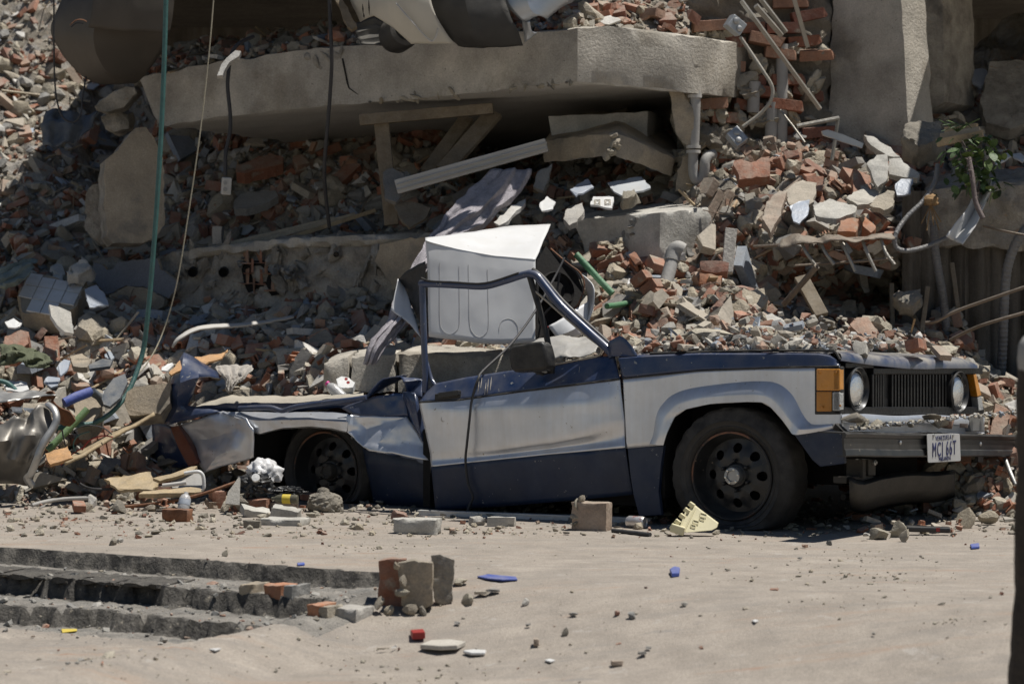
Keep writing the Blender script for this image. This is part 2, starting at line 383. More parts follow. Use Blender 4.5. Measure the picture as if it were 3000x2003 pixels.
def sh_lump(sub=2):
    bm = bmesh.new(); bmesh.ops.create_icosphere(bm, subdivisions=sub, radius=.1); o_ = Vector((U(0, 50), U(0, 50), 0)); sq = Vector((U(.6, 1.1), U(.5, 1), U(.35, .8)))
    cuts = [(Vector((U(-1, 1), U(-1, 1), U(-1, 1))).normalized(), U(.035, .075)) for _ in range(5)]
    for v in bm.verts:
        d = 1+.40*fbm(v.co*9+o_, 3)+(.38 if sub < 3 else .55)*fbm(v.co*30+o_, 4); c = v.co*d
        for n_, h_ in cuts:
            e = c.dot(n_)-h_
            if e > 0: c -= n_*e*.92
        v.co = Vector((c.x*sq.x, c.y*sq.y, c.z*sq.z))*1.25
    out = tri(bm); bm.free(); return out
def sh_shard(th=.03, r=.11):
    n = R_.randint(5, 8); an = sorted(U(0, 6.28) for _ in range(n)); el = U(.5, 1)
    pts = [Vector((r*U(.55, 1)*math.cos(a), r*el*U(.55, 1)*math.sin(a), 0)) for a in an]
    bm = bmesh.new(); f = bm.faces.new([bm.verts.new(p) for p in pts]); r_ = bmesh.ops.extrude_face_region(bm, geom=[f])
    for v in [g for g in r_['geom'] if isinstance(g, bmesh.types.BMVert)]: v.co += Vector((U(-.01, .01), U(-.01, .01), th*U(.8, 1.2)))
    bmesh.ops.recalc_face_normals(bm, faces=bm.faces); out = tri(bm); bm.free(); return out
def sh_stick():
    l = U(.12, .3); w = U(.006, .016); return hull([(x+U(-.01, .01), y*U(.5, 1.2), z*U(.4, 1)) for x in (-l, l) for y in (-w, w) for z in (-w*.6, w*.6)])
def sh_hollow():
    m = MB(); L_, W_ = U(.08, .16), U(.05, .1); m.box((0, 0, 0), (L_, W_, .011), jit=.006); k = R_.randint(1, 3)
    for i in range(k): m.box((0, -W_/2+W_*(i+.5)/k, .028), (L_*U(.5, 1), .009, .05), jit=.005)
    if U(0, 1) > .4: m.box((U(-.01, .01), 0, .056), (L_*U(.4, .9), W_*U(.5, .9), .010), jit=.006)
    f = []
    for q in m.f: f += [(q[0], q[1], q[2]), (q[0], q[2], q[3])]
    return np.array([v[:] for v in m.v]), np.array(f)
LIB = {'brick': [sh_brick() for _ in range(12)]+[sh_brick(True) for _ in range(3)], 'chunk': [sh_chunk() for _ in range(14)],
       'lump': [sh_lump() for _ in range(10)], 'shard': [sh_shard(U(.015, .04)) for _ in range(14)], 'tile': [sh_shard(.009, .09) for _ in range(12)],
       'stick': [sh_stick() for _ in range(8)], 'hollow': [sh_hollow() for _ in range(10)], 'crumb': [sh_lump(1) for _ in range(8)]}
LIB['crust'] = [sh_lump(3) for _ in range(8)]
LMAT = {'crust': 'mortar', 'brick': 'brick', 'chunk': 'concrete_bit', 'lump': 'mortar', 'shard': 'plaster_bit', 'tile': 'tile_bit', 'stick': 'wood_bit', 'hollow': 'clay', 'crumb': 'mortar'}
LMESH = {}
for k_, arr in LIB.items():
    for i, (v, f) in enumerate(arr):
        me = bpy.data.meshes.new('rubble_'+k_); me.from_pydata(v.tolist(), [], f.tolist()); me.materials.append(M[LMAT[k_]])
        if k_ in ('lump', 'crust'): me.polygons.foreach_set('use_smooth', [True]*len(f)); me.set_sharp_from_angle(angle=math.radians(26))
        LMESH[k_, i] = me
def rand_rot(n, tilt):
    """random spin about the slope normal n, tipped by up to tilt"""
    q = Vector((0, 0, 1)).rotation_difference(n).to_matrix()
    return q @ Matrix.Rotation(random.uniform(-tilt, tilt), 3, 'X') @ Matrix.Rotation(random.uniform(-tilt, tilt), 3, 'Y') @ Matrix.Rotation(random.uniform(0, 6.28), 3, 'Z')
class Stuff:
    """many small pieces of one sort joined into one mesh"""
    def __init__(s): s.items = {}
    def put(s, kind, p, R, sc): s.items.setdefault((kind, random.randrange(len(LIB[kind]))), []).append((p, R, sc))
    def build(s, name, label, mat, parent=None):
        V = []; F = []; A = []; base = 0
        for (k, i), lst in s.items.items():
            v, f = LIB[k][i]; n = len(v)
            Rm = np.array([np.array(R)*sc if np.isscalar(sc) else np.array(R)@np.diag(sc) for _, R, sc in lst]); T = np.array([p[:] for p, _, _ in lst])
            W = np.einsum('kij,nj->kni', Rm, v)+T[:, None, :]; V.append(W.reshape(-1, 3))
            F.append((f[None]+(np.arange(len(lst))*n)[:, None, None]+base).reshape(-1, 3)); A.append(np.repeat(RNG.random(len(lst)), n)); base += n*len(lst)
        V = np.concatenate(V); F = np.concatenate(F); A = np.concatenate(A)
        me = bpy.data.meshes.new(name); me.from_pydata(V.tolist(), [], F.tolist()); me.materials.append(mat)
        at = me.attributes.new('rnd', 'FLOAT', 'POINT'); at.data.foreach_set('value', A.astype(np.float32))
        o = link(name, me, parent); tag(o, label, None, None, 'stuff'); return o
# ------------------------------------------------------------------ small rubble on the mound (too many to count)
small = {k: Stuff() for k in ('brick', 'lump', 'chunk', 'shard', 'tile', 'stick', 'hollow')}
def mix_at(px, k):
    """what the heap is made of differs from place to place"""
    if px < 1000: return [('brick', .17), ('hollow', .10), ('lump', .22), ('chunk', .16), ('shard', .22), ('tile', .08), ('stick', .05)]
    if px < 1600: return [('brick', .13), ('hollow', .08), ('lump', .25), ('chunk', .2), ('shard', .24), ('tile', .06), ('stick', .04)]
    return [('brick', .27), ('hollow', .08), ('lump', .32), ('chunk', .13), ('shard', .15), ('tile', .04), ('stick', .01)]
def pick(px, k):
    r = random.random(); t = 0
    for n, w in mix_at(px, k):
        t += w
        if r < t: return n
    return 'lump'
SZ = {'brick': .42, 'lump': .36, 'chunk': .42, 'shard': .42, 'tile': .38, 'stick': .42, 'hollow': .42}
for i in range(25000):
    px = random.uniform(-230, 3200); k = random.uniform(0, 7.6); n = pick(px, k); p = mound(px, k); nn = mound_n(px, k)
    s = SZ[n]*math.exp(min(random.gauss(-.3, .6), .75)); R = rand_rot(nn, .6)
    small[n].put(n, p+nn*.014*s/.4, R, s)
NM = {'brick': ('brick_rubble', 'countless small chips of red brick over the rubble heap'), 'lump': ('mortar_rubble', 'countless small crumbs of yellowish mortar over the rubble heap'),
      'chunk': ('concrete_rubble', 'countless small grey concrete chips over the rubble heap'), 'shard': ('plaster_rubble', 'countless small flakes of plaster over the rubble heap'),
      'tile': ('tile_rubble', 'countless small slivers of glazed tile over the rubble heap'), 'stick': ('wood_rubble', 'countless small splinters of wood over the rubble heap'),
      'hollow': ('clay_rubble', 'countless small pieces of hollow clay block over the rubble heap')}
for k_, st in small.items(): st.build(NM[k_][0], NM[k_][1], M[LMAT[k_]])
# ------------------------------------------------------------------ larger pieces, each its own thing
ZONES = [(-40, 460, 4.2, 6.8, 'on the heap under the brown sheet metal', 'upper left heap', .12), (-40, 240, 1.5, 4.2, 'in the heap between tiled wall piece and crumpled metal', 'left heap', .10), (240, 460, 1.2, 4.2, 'in the heap around the green hose', 'heap at the hose', .09), (-40, 460, .2, 1.4, 'among the boards left of the car', 'heap at the boards', .05), (460, 1000, 1.2, 3.5, 'behind the crushed tail of the car', 'heap behind the tail', .13),
         (460, 1560, 5.0, 7.6, 'in the dark gap under the long concrete beam', 'dark gap under the beam', .18), (1000, 1620, 2.0, 3.9, 'around the white washing machine', 'around the washing machine', .04),
         (1620, 2280, 1.9, 4.7, 'behind the bonnet of the car', 'heap behind the bonnet', .13), (1560, 2080, 5.0, 7.2, 'on the broken slab under the brick wall', 'slab under the brick wall', .05),
         (2080, 2760, 4.6, 7.4, 'on the slope below the concrete column', 'slope below the column', .13)]
KINDS = {'brick': ('brick_fragment', 'broken red brick piece', 'brick', 185, (.55, 1.15), .6), 'chunk': ('concrete_chunk', 'angular grey concrete chunk', 'concrete chunk', 190, (.5, 1.6), .6),
         'lump': ('mortar_lump', 'crumbly yellowish mortar lump', 'mortar', 190, (.4, 1.3), .6), 'shard': ('plaster_slab', 'flat broken plaster slab', 'plaster slab', 290, (.55, 1.9), .85),
         'tile': ('tile_shard', 'thin glazed tile shard', 'tile', 120, (.5, 1.25), .6), 'hollow': ('clay_block_fragment', 'thin orange clay block fragment', 'clay block', 90, (.5, 1.3), .8),
         'stick': ('wood_splinter', 'long thin wood splinter', 'wood', 50, (.7, 1.3), .35)}
def lay(kind, p, R, s, label, group, i=None, name=None, mat=None, cat=None):
    me = LMESH[kind, random.randrange(len(LIB[kind])) if i is None else i]
    o = bpy.data.objects.new(name or KINDS[kind][0], me); COL.objects.link(o)
    o.location = p; o.rotation_euler = R.to_euler() if isinstance(R, Matrix) else R; o.scale = (s, s, s) if np.isscalar(s) else s
    tag(o, label, cat or KINDS[kind][2], group, 'thing'); return o
for kd, (nm, lab, cat, cnt, (s0, s1), tilt) in KINDS.items():
    for (x0, x1, k0, k1, where, gz, share) in ZONES:
        sh = share*(1.5 if kd == 'brick' and x0 > 1600 else 1) * (.45 if kd == 'stick' and x0 > 1600 else 1)
        for i in range(int(cnt*sh)):
            px = random.uniform(x0, x1); k = random.uniform(k0, k1); p = mound(px, k); nn = (mound_n(px, k)+Vector((0, 0, .5))).normalized(); s = s0+(s1-s0)*random.random()**1.4
            lay(kd, p+nn*.02*s, rand_rot(nn, tilt), s, ('small ' if s < s0+.25*(s1-s0) else 'large ' if s > s0+.6*(s1-s0) else '')+lab+' '+where, nm.replace('_', ' ')+'s, '+gz)
# ------------------------------------------------------------------ grit and stones lying on the street
peb = Stuff(); peb2 = Stuff()
def on_street(n, st, s0, s1, y0, y1, kinds):
    for _ in range(n):
        Y = y0+(y1-y0)*random.random()**.8; x = random.uniform(-.2, .2)*Y; z = ground_z(x, Y); s = s0*(s1/s0)**(random.random()**2)
        kd = random.choice(kinds); st.put(kd, Vector((x, Y, z+.02*s)), rand_rot(Vector((0, 0, 1)), .5), s)
on_street(420, peb, .03, .17, 9.3, 15.2, ['crumb', 'chunk', 'shard']); on_street(4600, peb, .025, .36, 14.5, 17.2, ['crumb', 'chunk', 'crumb', 'shard'])
on_street(170, peb2, .03, .17, 9.3, 15.5, ['brick', 'hollow']); on_street(800, peb2, .04, .30, 14.4, 17.0, ['brick', 'hollow'])
for _ in range(26):   # drifts of crumbs
    cx, cy, n = random.uniform(-1.8, 1.8), random.uniform(9.8, 14.2), random.randint(12, 40); wd = random.uniform(.05, .22)
    for _ in range(n):
        x, y = cx+random.gauss(0, wd*1.6), cy+random.gauss(0, wd); peb.put(random.choice(['crumb', 'chunk', 'shard']), Vector((x, y, ground_z(x, y)+.003)), rand_rot(Vector((0, 0, 1)), .5), .03*math.exp(random.gauss(.5, .6)))
peb.build('street_gravel', 'fine grit and pebbles scattered over the dusty street', M['mortar']); peb2.build('street_brick_chips', 'tiny red brick chips scattered over the dusty street', M['brick'])

tr_ = Stuff(); tr_b = Stuff()
for _ in range(900):
    s_, u_ = random.uniform(-1, 2.5), random.choice([random.gauss(.30, .1), random.gauss(.62, .1), random.gauss(.95, .14), random.gauss(2.3, .2)]); q = G0+DS*s_+DN*u_
    (tr_ if random.random() > .25 else tr_b).put(random.choice(['crumb', 'chunk', 'shard']) if random.random() > .25 else 'brick', Vector((q.x, q.y, ground_z(q.x, q.y)+.004)), rand_rot(Vector((0, 0, 1)), .5), .05*math.exp(min(random.gauss(.4, .7), 1.9)))
tr_.build('step_gravel', 'grey grit and stones lying on the broken steps', M['concrete_bit']); tr_b.build('step_brick_chips', 'red brick chips lying on the broken steps', M['brick'])
M['rod'] = mk('rusty_bar', (.17, .12, .085), rough=.7, metal=.2, var=.35, dust=.4, bump=.4)
for i in range(46):
    z_ = random.choices(ZONES, [1, 1.5, 1, .6, 1.2, 1.6, .5, 1.2, .6, 1.2])[0]; px = random.uniform(z_[0], z_[1]); k = random.uniform(z_[2], z_[3]); p = mound(px, k); n_ = (mound_n(px, k)+Vector((0, -.2, .4))).normalized()
    d = Vector((random.uniform(-1, 1), random.uniform(-.5, .5), random.uniform(-.3, .5))).normalized(); L_ = random.uniform(.15, .55); kd = random.choice(['lath', 'bar', 'lath', 'wire'])
    m = MB(); a = p+n_*.03-d*L_/2; b_ = p+n_*.05+d*L_/2; md_ = p+n_*random.uniform(.03, .12)
    if kd == 'lath': m.box((a+b_)/2, (L_, random.uniform(.02, .06), .014), d.to_track_quat('X', 'Z').to_matrix()); mt = M['wood_bit']
    elif kd == 'bar': m.tube([a, md_, b_], .006, 6); mt = M['rod']
    else: m.tube(spline([a, md_+Vector((0, 0, .04)), p+d*L_*.2+n_*.02, b_], 5), .0035, 5); mt = M['rod']
    o = m.build({'lath': 'loose_lath', 'bar': 'loose_bar', 'wire': 'loose_wire'}[kd], mt, origin=p); tag(o, {'lath': 'thin wooden lath sticking out', 'bar': 'thin rusty bar sticking out', 'wire': 'kinked rusty wire lying'}[kd]+' '+z_[4], {'lath': 'lath', 'bar': 'bar', 'wire': 'wire'}[kd], kd+'s, '+z_[5], 'thing')

for i in range(150):   # pieces fallen onto the street at the foot of the heap
    if i < 95: px, py, wh, gp = random.uniform(120, 1000), 1455+50*random.random()**1.5, 'on the street before the rear wheel', 'before the rear wheel'
    else: px, py, wh, gp = random.uniform(2480, 2990), 1500+62*random.random(), 'on the street under the bumper end', 'under the bumper end'
    kd = random.choices(['brick', 'chunk', 'lump', 'shard', 'tile', 'hollow'], [.3, .15, .25, .2, .05, .05])[0]; p = GP(px, py, 0); s_ = .25+.45*random.random()**2
    lay(kd, p+Vector((0, 0, .016*s_*4)), rand_rot(Vector((0, 0, 1)), .35), s_, KINDS[kd][1]+' '+wh, KINDS[kd][0].replace('_', ' ')+'s '+gp)

CL = []   # bricks still held together by mortar
for i in range(7):
    m = MB(); nb_ = R_.randint(2, 4)
    for j in range(nb_):
        v, f = sh_brick(R_.random() > .4); Mx = Matrix.Translation((U(-.03, .03), (j % 2)*U(-.02, .02), j*.076)) @ Matrix.Rotation(U(-.12, .12), 4, 'Z'); m.add([Mx @ Vector(p) for p in v], [tuple(q) for q in f], 0)
    for j in range(nb_+3):
        v, f = sh_lump(2); Mx = Matrix.Translation((U(-.1, .1), U(-.06, .06), U(-.02, .076*nb_))); m.add([Mx @ (Vector(p)*U(.3, .5)) for p in v], [tuple(q) for q in f], 1)
    me = bpy.data.meshes.new('brick_clump'); me.from_pydata([tuple(v) for v in m.v], [], m.f); me.materials.append(M['brick']); me.materials.append(M['mortar']); me.polygons.foreach_set('material_index', m.m); CL.append(me)
for i in range(64):
    z_ = random.choices(ZONES, [.8, 1, .8, .4, .5, .8, .1, 2.2, .4, 2.6])[0]; px = random.uniform(z_[0], z_[1]); k = random.uniform(z_[2], z_[3]); p = mound(px, k); s_ = random.uniform(.6, 1.05)
    o = bpy.data.objects.new('brick_clump', CL[i % 7]); COL.objects.link(o); o.location = p+Vector((0, 0, .03)); o.rotation_euler = rand_rot((mound_n(px, k)+Vector((0, 0, .4))).normalized(), 1.2).to_euler(); o.scale = (s_, s_, s_); tag(o, 'clump of mortared red bricks '+z_[4], 'brick clump', 'brick clumps, '+z_[5], 'thing')
# ------------------------------------------------------------------ the crushed blue and silver off-road car
YAW = math.radians(34); CA, SA = math.cos(YAW), math.sin(YAW); C0 = Vector((1.176, 15.0, 0))
def S(px, py, y=0.0):
    """point of the photo on the car's lengthwise plane y (0 = near side), in the car's own axes"""
    a = (px-CXP)/FPX; Y = (y+C0.x*SA+C0.y*CA)/(a*SA+CA); return Vector(((a*Y-C0.x)*CA-(Y-C0.y)*SA, y, H+(HOR-py)*Y/FPX))
def F(px, py, x):
    """point of the photo on the car's crosswise plane x"""
    a = (px-CXP)/FPX; Y = (x+C0.x*CA-C0.y*SA)/(a*CA-SA); return Vector((x, (a*Y-C0.x)*SA+(Y-C0.y)*CA, H+(HOR-py)*Y/FPX))
M['blue'] = mk('car_blue_paint', (.009, .029, .092), rough=.32, var=.25, scale=3, dust=.28, bump=.05, bscale=12, spec=.5, coat=.5, specks=(.675, 30, (.26, .26, .25)))
M['blue_low'] = mk('car_blue_lower', (.009, .022, .056), rough=.45, var=.3, scale=3, dust=.22, bump=.07, bscale=14, spec=.4, specks=(.70, 36, (.24, .24, .23)))
M['silver'] = mk('car_silver_paint', (.70, .725, .765), rough=.34, metal=.62, var=.14, scale=3.5, dust=.24, bump=.05, bscale=11, specks=(.70, 34, (.33, .30, .26)), streak=.22, vstretch=(14, 14, 1.2))
M['rubber'] = mk('tyre_rubber', (.022, .021, .02), rough=.55, var=.35, scale=7, dust=.6, bump=.25, bscale=60, dustcol=(.15, .14, .125))
M['black'] = mk('black_plastic', (.012, .012, .013), rough=.42, var=.2, scale=8, dust=.22, bump=.1)
M['grille_black'] = mk('grille_black', (.007, .007, .0075), rough=.4, var=.2, dust=.06)
M['blackpaint'] = mk('black_steel', (.012, .013, .015), rough=.34, var=.25, scale=6, dust=.14, bump=.06, bscale=18, spec=.5, specks=(.72, 28, (.25, .2, .15)))
M['void'] = mk('dark_void', (.010, .0095, .009), rough=.9, var=.3, dust=.2, dustcol=(.06, .05, .04))
M['amber'] = mk('amber_lens', (.62, .25, .02), rough=.26, var=.15, scale=9, dust=.18, bump=.3, bscale=14, spec=.5, coat=.4)
M['amberdark'] = mk('amber_lens_dusty', (.50, .20, .02), rough=.3, var=.2, scale=9, dust=.2, bump=.2, bscale=20, spec=.5)
M['clear'] = mk('clear_lens', (.50, .50, .47), rough=.25, var=.15, scale=20, dust=.2, bump=.6, bscale=70, spec=.5)
M['lampglass'] = mk('headlamp_glass', (.80, .81, .80), rough=.10, metal=.75, var=.12, scale=9, dust=.25, bump=.35, bscale=30, spec=.6)
M['chrome'] = mk('bright_metal', (.62, .61, .58), rough=.22, metal=1.0, var=.15, dust=.3, bump=.05)
M['steel'] = mk('dull_steel', (.40, .40, .39), rough=.42, metal=.8, var=.25, dust=.3, bump=.1)
M['rust'] = mk('rust', (.20, .085, .04), rough=.85, var=.4, scale=14, dust=.2, bump=.5, col2=(.09, .05, .035))
M['rimlip'] = mk('worn_rim_edge', (.018, .018, .019), rough=.45, var=.3, dust=.2, col2=(.20, .085, .045), c2scale=3.5, c2thr=.56)
M['headliner'] = mk('beige_trim', (.40, .36, .29), rough=.85, var=.15, dust=.3, bump=.1)
M['taillight'] = mk('taillight_lens', (.13, .035, .018), rough=.35, var=.3, dust=.25)
M['plate'] = mk('plate_white', (.43, .43, .42), rough=.4, var=.1, dust=.25, bump=.05)
M['plateink'] = mk('plate_ink', (.03, .035, .10), rough=.5, var=.1, bump=0)
M['dustrun'] = mk('dried_dust', (.40, .37, .32), var=.2)
car = thing('crushed_car', 'crushed blue and silver off-road car with black wheels and flattened rear', 'car', tuple(C0), -YAW)
def pl(pts, y): return [S(p[0], p[1], p[2] if len(p) > 2 else y) for p in pts]
def loft(rails, nu, steps):
    R = [resample(r, nu) for r in rails]; out = []
    for i in range(len(R)-1):
        for k in range(steps[i]):
            t = k/steps[i]; out.append([R[i][j].lerp(R[i+1][j], t) for j in range(nu)])
    out.append(R[-1]); return out
def smoothrows(G, it=2, keep=()):
    """soften pressed sheet metal across rows, keeping the rim"""
    for _ in range(it):
        H_ = [[p.copy() for p in r] for r in G]
        for i in range(1, len(G)-1):
            if i in keep: continue
            for j in range(1, len(G[0])-1):
                G[i][j].y = H_[i][j].y*.4+(H_[i-1][j].y+H_[i+1][j].y+H_[i][j-1].y+H_[i][j+1].y)*.15
    return G
def dent(G, amp=.006, fr=2.2, sd=0):
    for r in G:
        for p in r: p.y += amp*fbm(Vector((p.x*fr+sd, p.z*fr*1.6, sd)), 3)
    return G
# --- door
d_top = [(1252, 1146), (1274, 1125), (1363, 1107), (1486, 1088), (1620, 1071), (1745, 1046), (1802, 1043)]
d_div1 = [(1230, 1178), (1342, 1172), (1515, 1148), (1735, 1121), (1816, 1110)]
d_c1 = [(1234, 1200, .0), (1345, 1200, -.022), (1515, 1190, -.034), (1700, 1180, -.038), (1790, 1165, -.022), (1820, 1150, .0)]
d_c2 = [(1261, 1325, .0), (1450, 1315, -.018), (1610, 1296, -.036), (1720, 1272, -.036), (1790, 1246, -.02), (1830, 1232, .0)]
d_c3 = [(1263, 1350, .006), (1452, 1332, .008), (1610, 1312, .014), (1720, 1298, .018), (1833, 1280, .014)]
d_div2 = [(1265, 1367), (1452, 1347), (1610, 1331), (1832, 1311)]
d_bot = [(1277, 1494), (1477, 1482), (1672, 1465), (1855, 1448)]
G1 = loft([pl(d_top, .075), pl(d_div1, .0)], 70, [10]); G1 = dent(G1, .006, 3)
for j, p in enumerate(G1[-1]): pass
door = MB().grid(G1).build('door', [M['blue']], car, smooth=60, solid=.012)
G2 = loft([pl(d_div1, .0), pl(d_c1, 0), pl(d_c2, 0), pl(d_c3, 0), pl(d_div2, -.012)], 80, [8, 12, 5, 4]); G2 = smoothrows(G2, 5); G2 = dent(G2, .004, 2.4, 3)
MB().grid(G2).build('silver_panel', [M['silver']], door, smooth=70, solid=.012)
G3 = loft([pl(d_div2, -.010), pl(d_bot, .03)], 60, [10]); G3 = dent(G3, .006, 2, 8)
MB().grid(G3).build('lower_panel', [M['blue_low']], door, smooth=70, solid=.012)
m = MB(); m.tube([p+Vector((0, -.006, 0)) for p in resample(pl(d_div1, .0), 40)], .0055, 6); m.build('trim_strip', M['black'], door, smooth=60)
# dust runs down the door
for i, (a, b_, l) in enumerate(((1404, 1112, 40), (1412, 1106, 30), (1424, 1120, 36), (1431, 1110, 44), (1440, 1104, 38), (1699, 1072, 34), (1706, 1090, 30), (1718, 1082, 40), (1727, 1076, 34))):
    m = MB(); m.tube([S(a, b_, -.0+.045*max(0, (1140-b_)/60)), S(a-2, b_+l*.5, .045*max(0, (1140-b_-l*.5)/60)-.003), S(a-4, b_+l, .045*max(0, (1140-b_-l)/60)-.006)], [.0015, .004, .002], 5, flat=.8); m.build('dust_run', M['dustrun'], door)
# handle, lock
m = MB(); h0, h1, h2, h3 = [S(*q, -.004) for q in ((1273, 1154), (1347, 1143), (1347, 1166), (1273, 1175))]; m.poly([h0, h1, h2, h3], (0, .015, 0)); m.build('handle_recess', M['black'], door, bevel=.004)
m = MB(); h0, h1, h2, h3 = [S(*q, -.03) for q in ((1282, 1150), (1341, 1142), (1342, 1158), (1283, 1166))]; m.poly([h0, h1, h2, h3], (0, .02, 0)); m.build('door_handle', M['blackpaint'], door, bevel=.005)
lk = S(1301, 1226, -.012); Mx = Matrix.Translation(lk) @ Matrix.Rotation(math.radians(90), 4, 'X')
m = MB(); m.lathe([(.022, -.012), (.022, .004), (.014, .006), (.012, .002), (.0, .002)], 20, Mx); m.build('door_lock', M['steel'], door, smooth=40)
# window frame
def bar(pts, r, name, mat, parent, y=.075, flat=None, n=10):
    m = MB(); m.tube(spline(pl(pts, y), 5), r, n, flat=flat); return m.build(name, mat, parent, smooth=50)
bar([(1246, 1150), (1246, 1100), (1243, 1020), (1240, 940), (1237, 860), (1236, 822)], .019, 'window_frame', M['blue'], door)
bar([(1250, 1060, .09), (1262, 1105, .09), (1275, 1128, .08)], .012, 'bent_bracket', M['blue'], door)
bar([(1231, 831), (1280, 832), (1360, 836), (1420, 838), (1475, 824), (1530, 806), (1556, 800)], .021, 'window_frame', M['blue'], door)
bar([(1234, 815, .06), (1262, 824, .06), (1330, 827, .06), (1420, 830, .06), (1520, 800, .06)], .007, 'rubber_seal', M['black'], door)
bar([(1548, 802), (1572, 808), (1600, 842), (1645, 897), (1720, 968), (1782, 1024), (1795, 1046)], .024, 'windscreen_pillar', M['blue'], car)
bar([(1560, 790, .12), (1592, 815, .12), (1650, 884, .12), (1730, 958, .12), (1790, 1012, .12)], .014, 'windscreen_seal', M['black'], car)
bar([(1551, 806), (1561, 840), (1573, 880), (1597, 965), (1617, 1066)], .0175, 'divider_bar', M['black'], door)
bar([(1554, 842, .07), (1600, 880, .07), (1650, 925, .07), (1720, 985, .07), (1757, 1014, .07), (1762, 1030, .07), (1745, 1044, .07), (1690, 1054, .07), (1622, 1068, .07)], .0065, 'glass_seal', M['headliner'], door, n=6)
# mirror, standing off the door
my = -.17; m = MB(); out = [(1491, 1022), (1500, 1012), (1560, 1001), (1580, 999), (1590, 1005), (1599, 1040), (1601, 1075), (1592, 1082), (1505, 1089), (1496, 1082), (1490, 1050)]
fr_ = [S(a, b_, my) for a, b_ in out]; m.poly(fr_, (.02, .075, -.01)); mir = m.build('mirror', M['black'], door, bevel=.014, smooth=40)
m = MB(); m.tube([S(1560, 1080, my+.04), S(1590, 1092, -.06), S(1605, 1086, .03)], .017, 8); m.poly([S(1580, 1072, .0), S(1619, 1070, .0), S(1620, 1094, -.01), S(1570, 1098, -.01)], (0, .02, 0)); m.build('mirror_arm', M['black'], mir, smooth=40)
# --- front fender
f_top = [(1812, 1046), (1900, 1040), (2052, 1034), (2325, 1034), (2400, 1035), (2430, 1040), (2450, 1051), (2459, 1070)]
f_div = [(1826, 1108), (2052, 1085), (2325, 1075), (2400, 1074), (2459, 1072)]
f_arch = [(1837, 1313), (1943, 1304), (1954, 1268), (1976, 1222), (2011, 1198), (2080, 1183), (2189, 1177), (2232, 1178), (2260, 1194), (2290, 1227), (2322, 1270), (2420, 1257), (2466, 1252)]
Gf = loft([pl(f_top, .06), pl([(a, lerp(b_, 1072, .0)+6) for a, b_ in f_top[:-1]]+[(2460, 1071)], .015), pl(f_div, .0)], 80, [4, 7]); Gf = dent(Gf, .003, 3)
fend = MB().grid(Gf).build('front_fender', [M['blue']], car, smooth=60, solid=.01)
Gs = loft([pl(f_div, .0), pl(f_arch, .0)], 160, [14]); Gs = dent(Gs, .002, 2)
m = MB().grid(Gs)
m.build('silver_panel', [M['silver']], fend, smooth=60, solid=.01)
m = MB(); m.tube([p+Vector((0, -.005, 0)) for p in resample(pl(f_div, .0), 40)], .005, 6); m.build('trim_strip', M['black'], fend, smooth=60)
fl_o = [(1900, 1302, .0), (1912, 1275, .0), (1922, 1215, .0), (1940, 1182, .0), (1971, 1154, .0), (2025, 1135, .0), (2134, 1120, .0), (2230, 1114, .0), (2284, 1122, .0), (2325, 1155, .0), (2352, 1205, .0), (2371, 1233, .0), (2392, 1243, .0), (2440, 1240, .0)]
fl_c = [(1920, 1303, -.045), (1928, 1280, -.05), (1943, 1232, -.045), (1962, 1205, -.045), (1990, 1182, -.045), (2052, 1165, -.045), (2134, 1157, -.045), (2216, 1155, -.045), (2257, 1165, -.045), (2284, 1191, -.045), (2311, 1227, -.045), (2335, 1250, -.045), (2352, 1258, -.05), (2440, 1252, -.01)]
fl_i = [(1943, 1304, -.045), (1954, 1268, -.05), (1976, 1222, -.042), (1990, 1207, -.045), (2011, 1198, -.045), (2080, 1183, -.045), (2150, 1178, -.045), (2232, 1178, -.045), (2260, 1194, -.045), (2290, 1227, -.045), (2310, 1254, -.042), (2324, 1272, -.05), (2360, 1270, -.04), (2440, 1256, -.005)]
fl_n = [(a, b_, .10) for a, b_, _ in fl_i]
FR = [spline(pl(r, 0), 8) for r in (fl_o, fl_c, fl_i, fl_n)]
def rowmix(a, b_, t, bulge=0): return [p.lerp(q, t)+Vector((0, -bulge*math.sin(math.pi*t), bulge*.7*math.sin(math.pi*t))) for p, q in zip(a, b_)]
rows = [rowmix(FR[0], FR[1], t, .006) for t in (0, .12, .3, .5, .7, .88, 1)]+[rowmix(FR[1], FR[2], t) for t in (.15, .5, .85, 1)]+[rowmix(FR[2], FR[3], t) for t in (.06, .3, 1)]
MB().grid(rows).build('wheel_arch_flare', [M['silver']], fend, smooth=48)
m = MB(); m.poly(pl([(1838, 1313), (1944, 1305), (1936, 1360), (1929, 1440), (1937, 1508), (1872, 1512), (1856, 1452), (1847, 1397)], -.008), (0, .03, 0)); m.build('lower_panel', M['blue_low'], fend, bevel=.004)
m = MB(); g = pl([(2324, 1270), (2420, 1258), (2466, 1253), (2474, 1357), (2402, 1367), (2379, 1347)], -.012); m.poly(g, (0, .03, 0)); m.build('lower_panel', M['blue_low'], fend, bevel=.006)
# dented cowl corner
m = MB(); cw = [[S(1786+10*i, lerp(lerp(1000, 985, min(1, i/3)), 1040, max(0, (i-3)/5)**1.6)+j*3, .05+.05*j)+Vector((0, 0, .012*fbm(Vector((i, j, 3)), 3))) for i in range(9)] for j in range(6)]
cw.insert(0, [S(1786+10*i, 1044, .03) for i in range(9)]); m.grid(cw); m.build('dented_cowl', M['blue'], car, smooth=35, solid=.008)
XF = S(2463, 1260, 0).x      # front plane
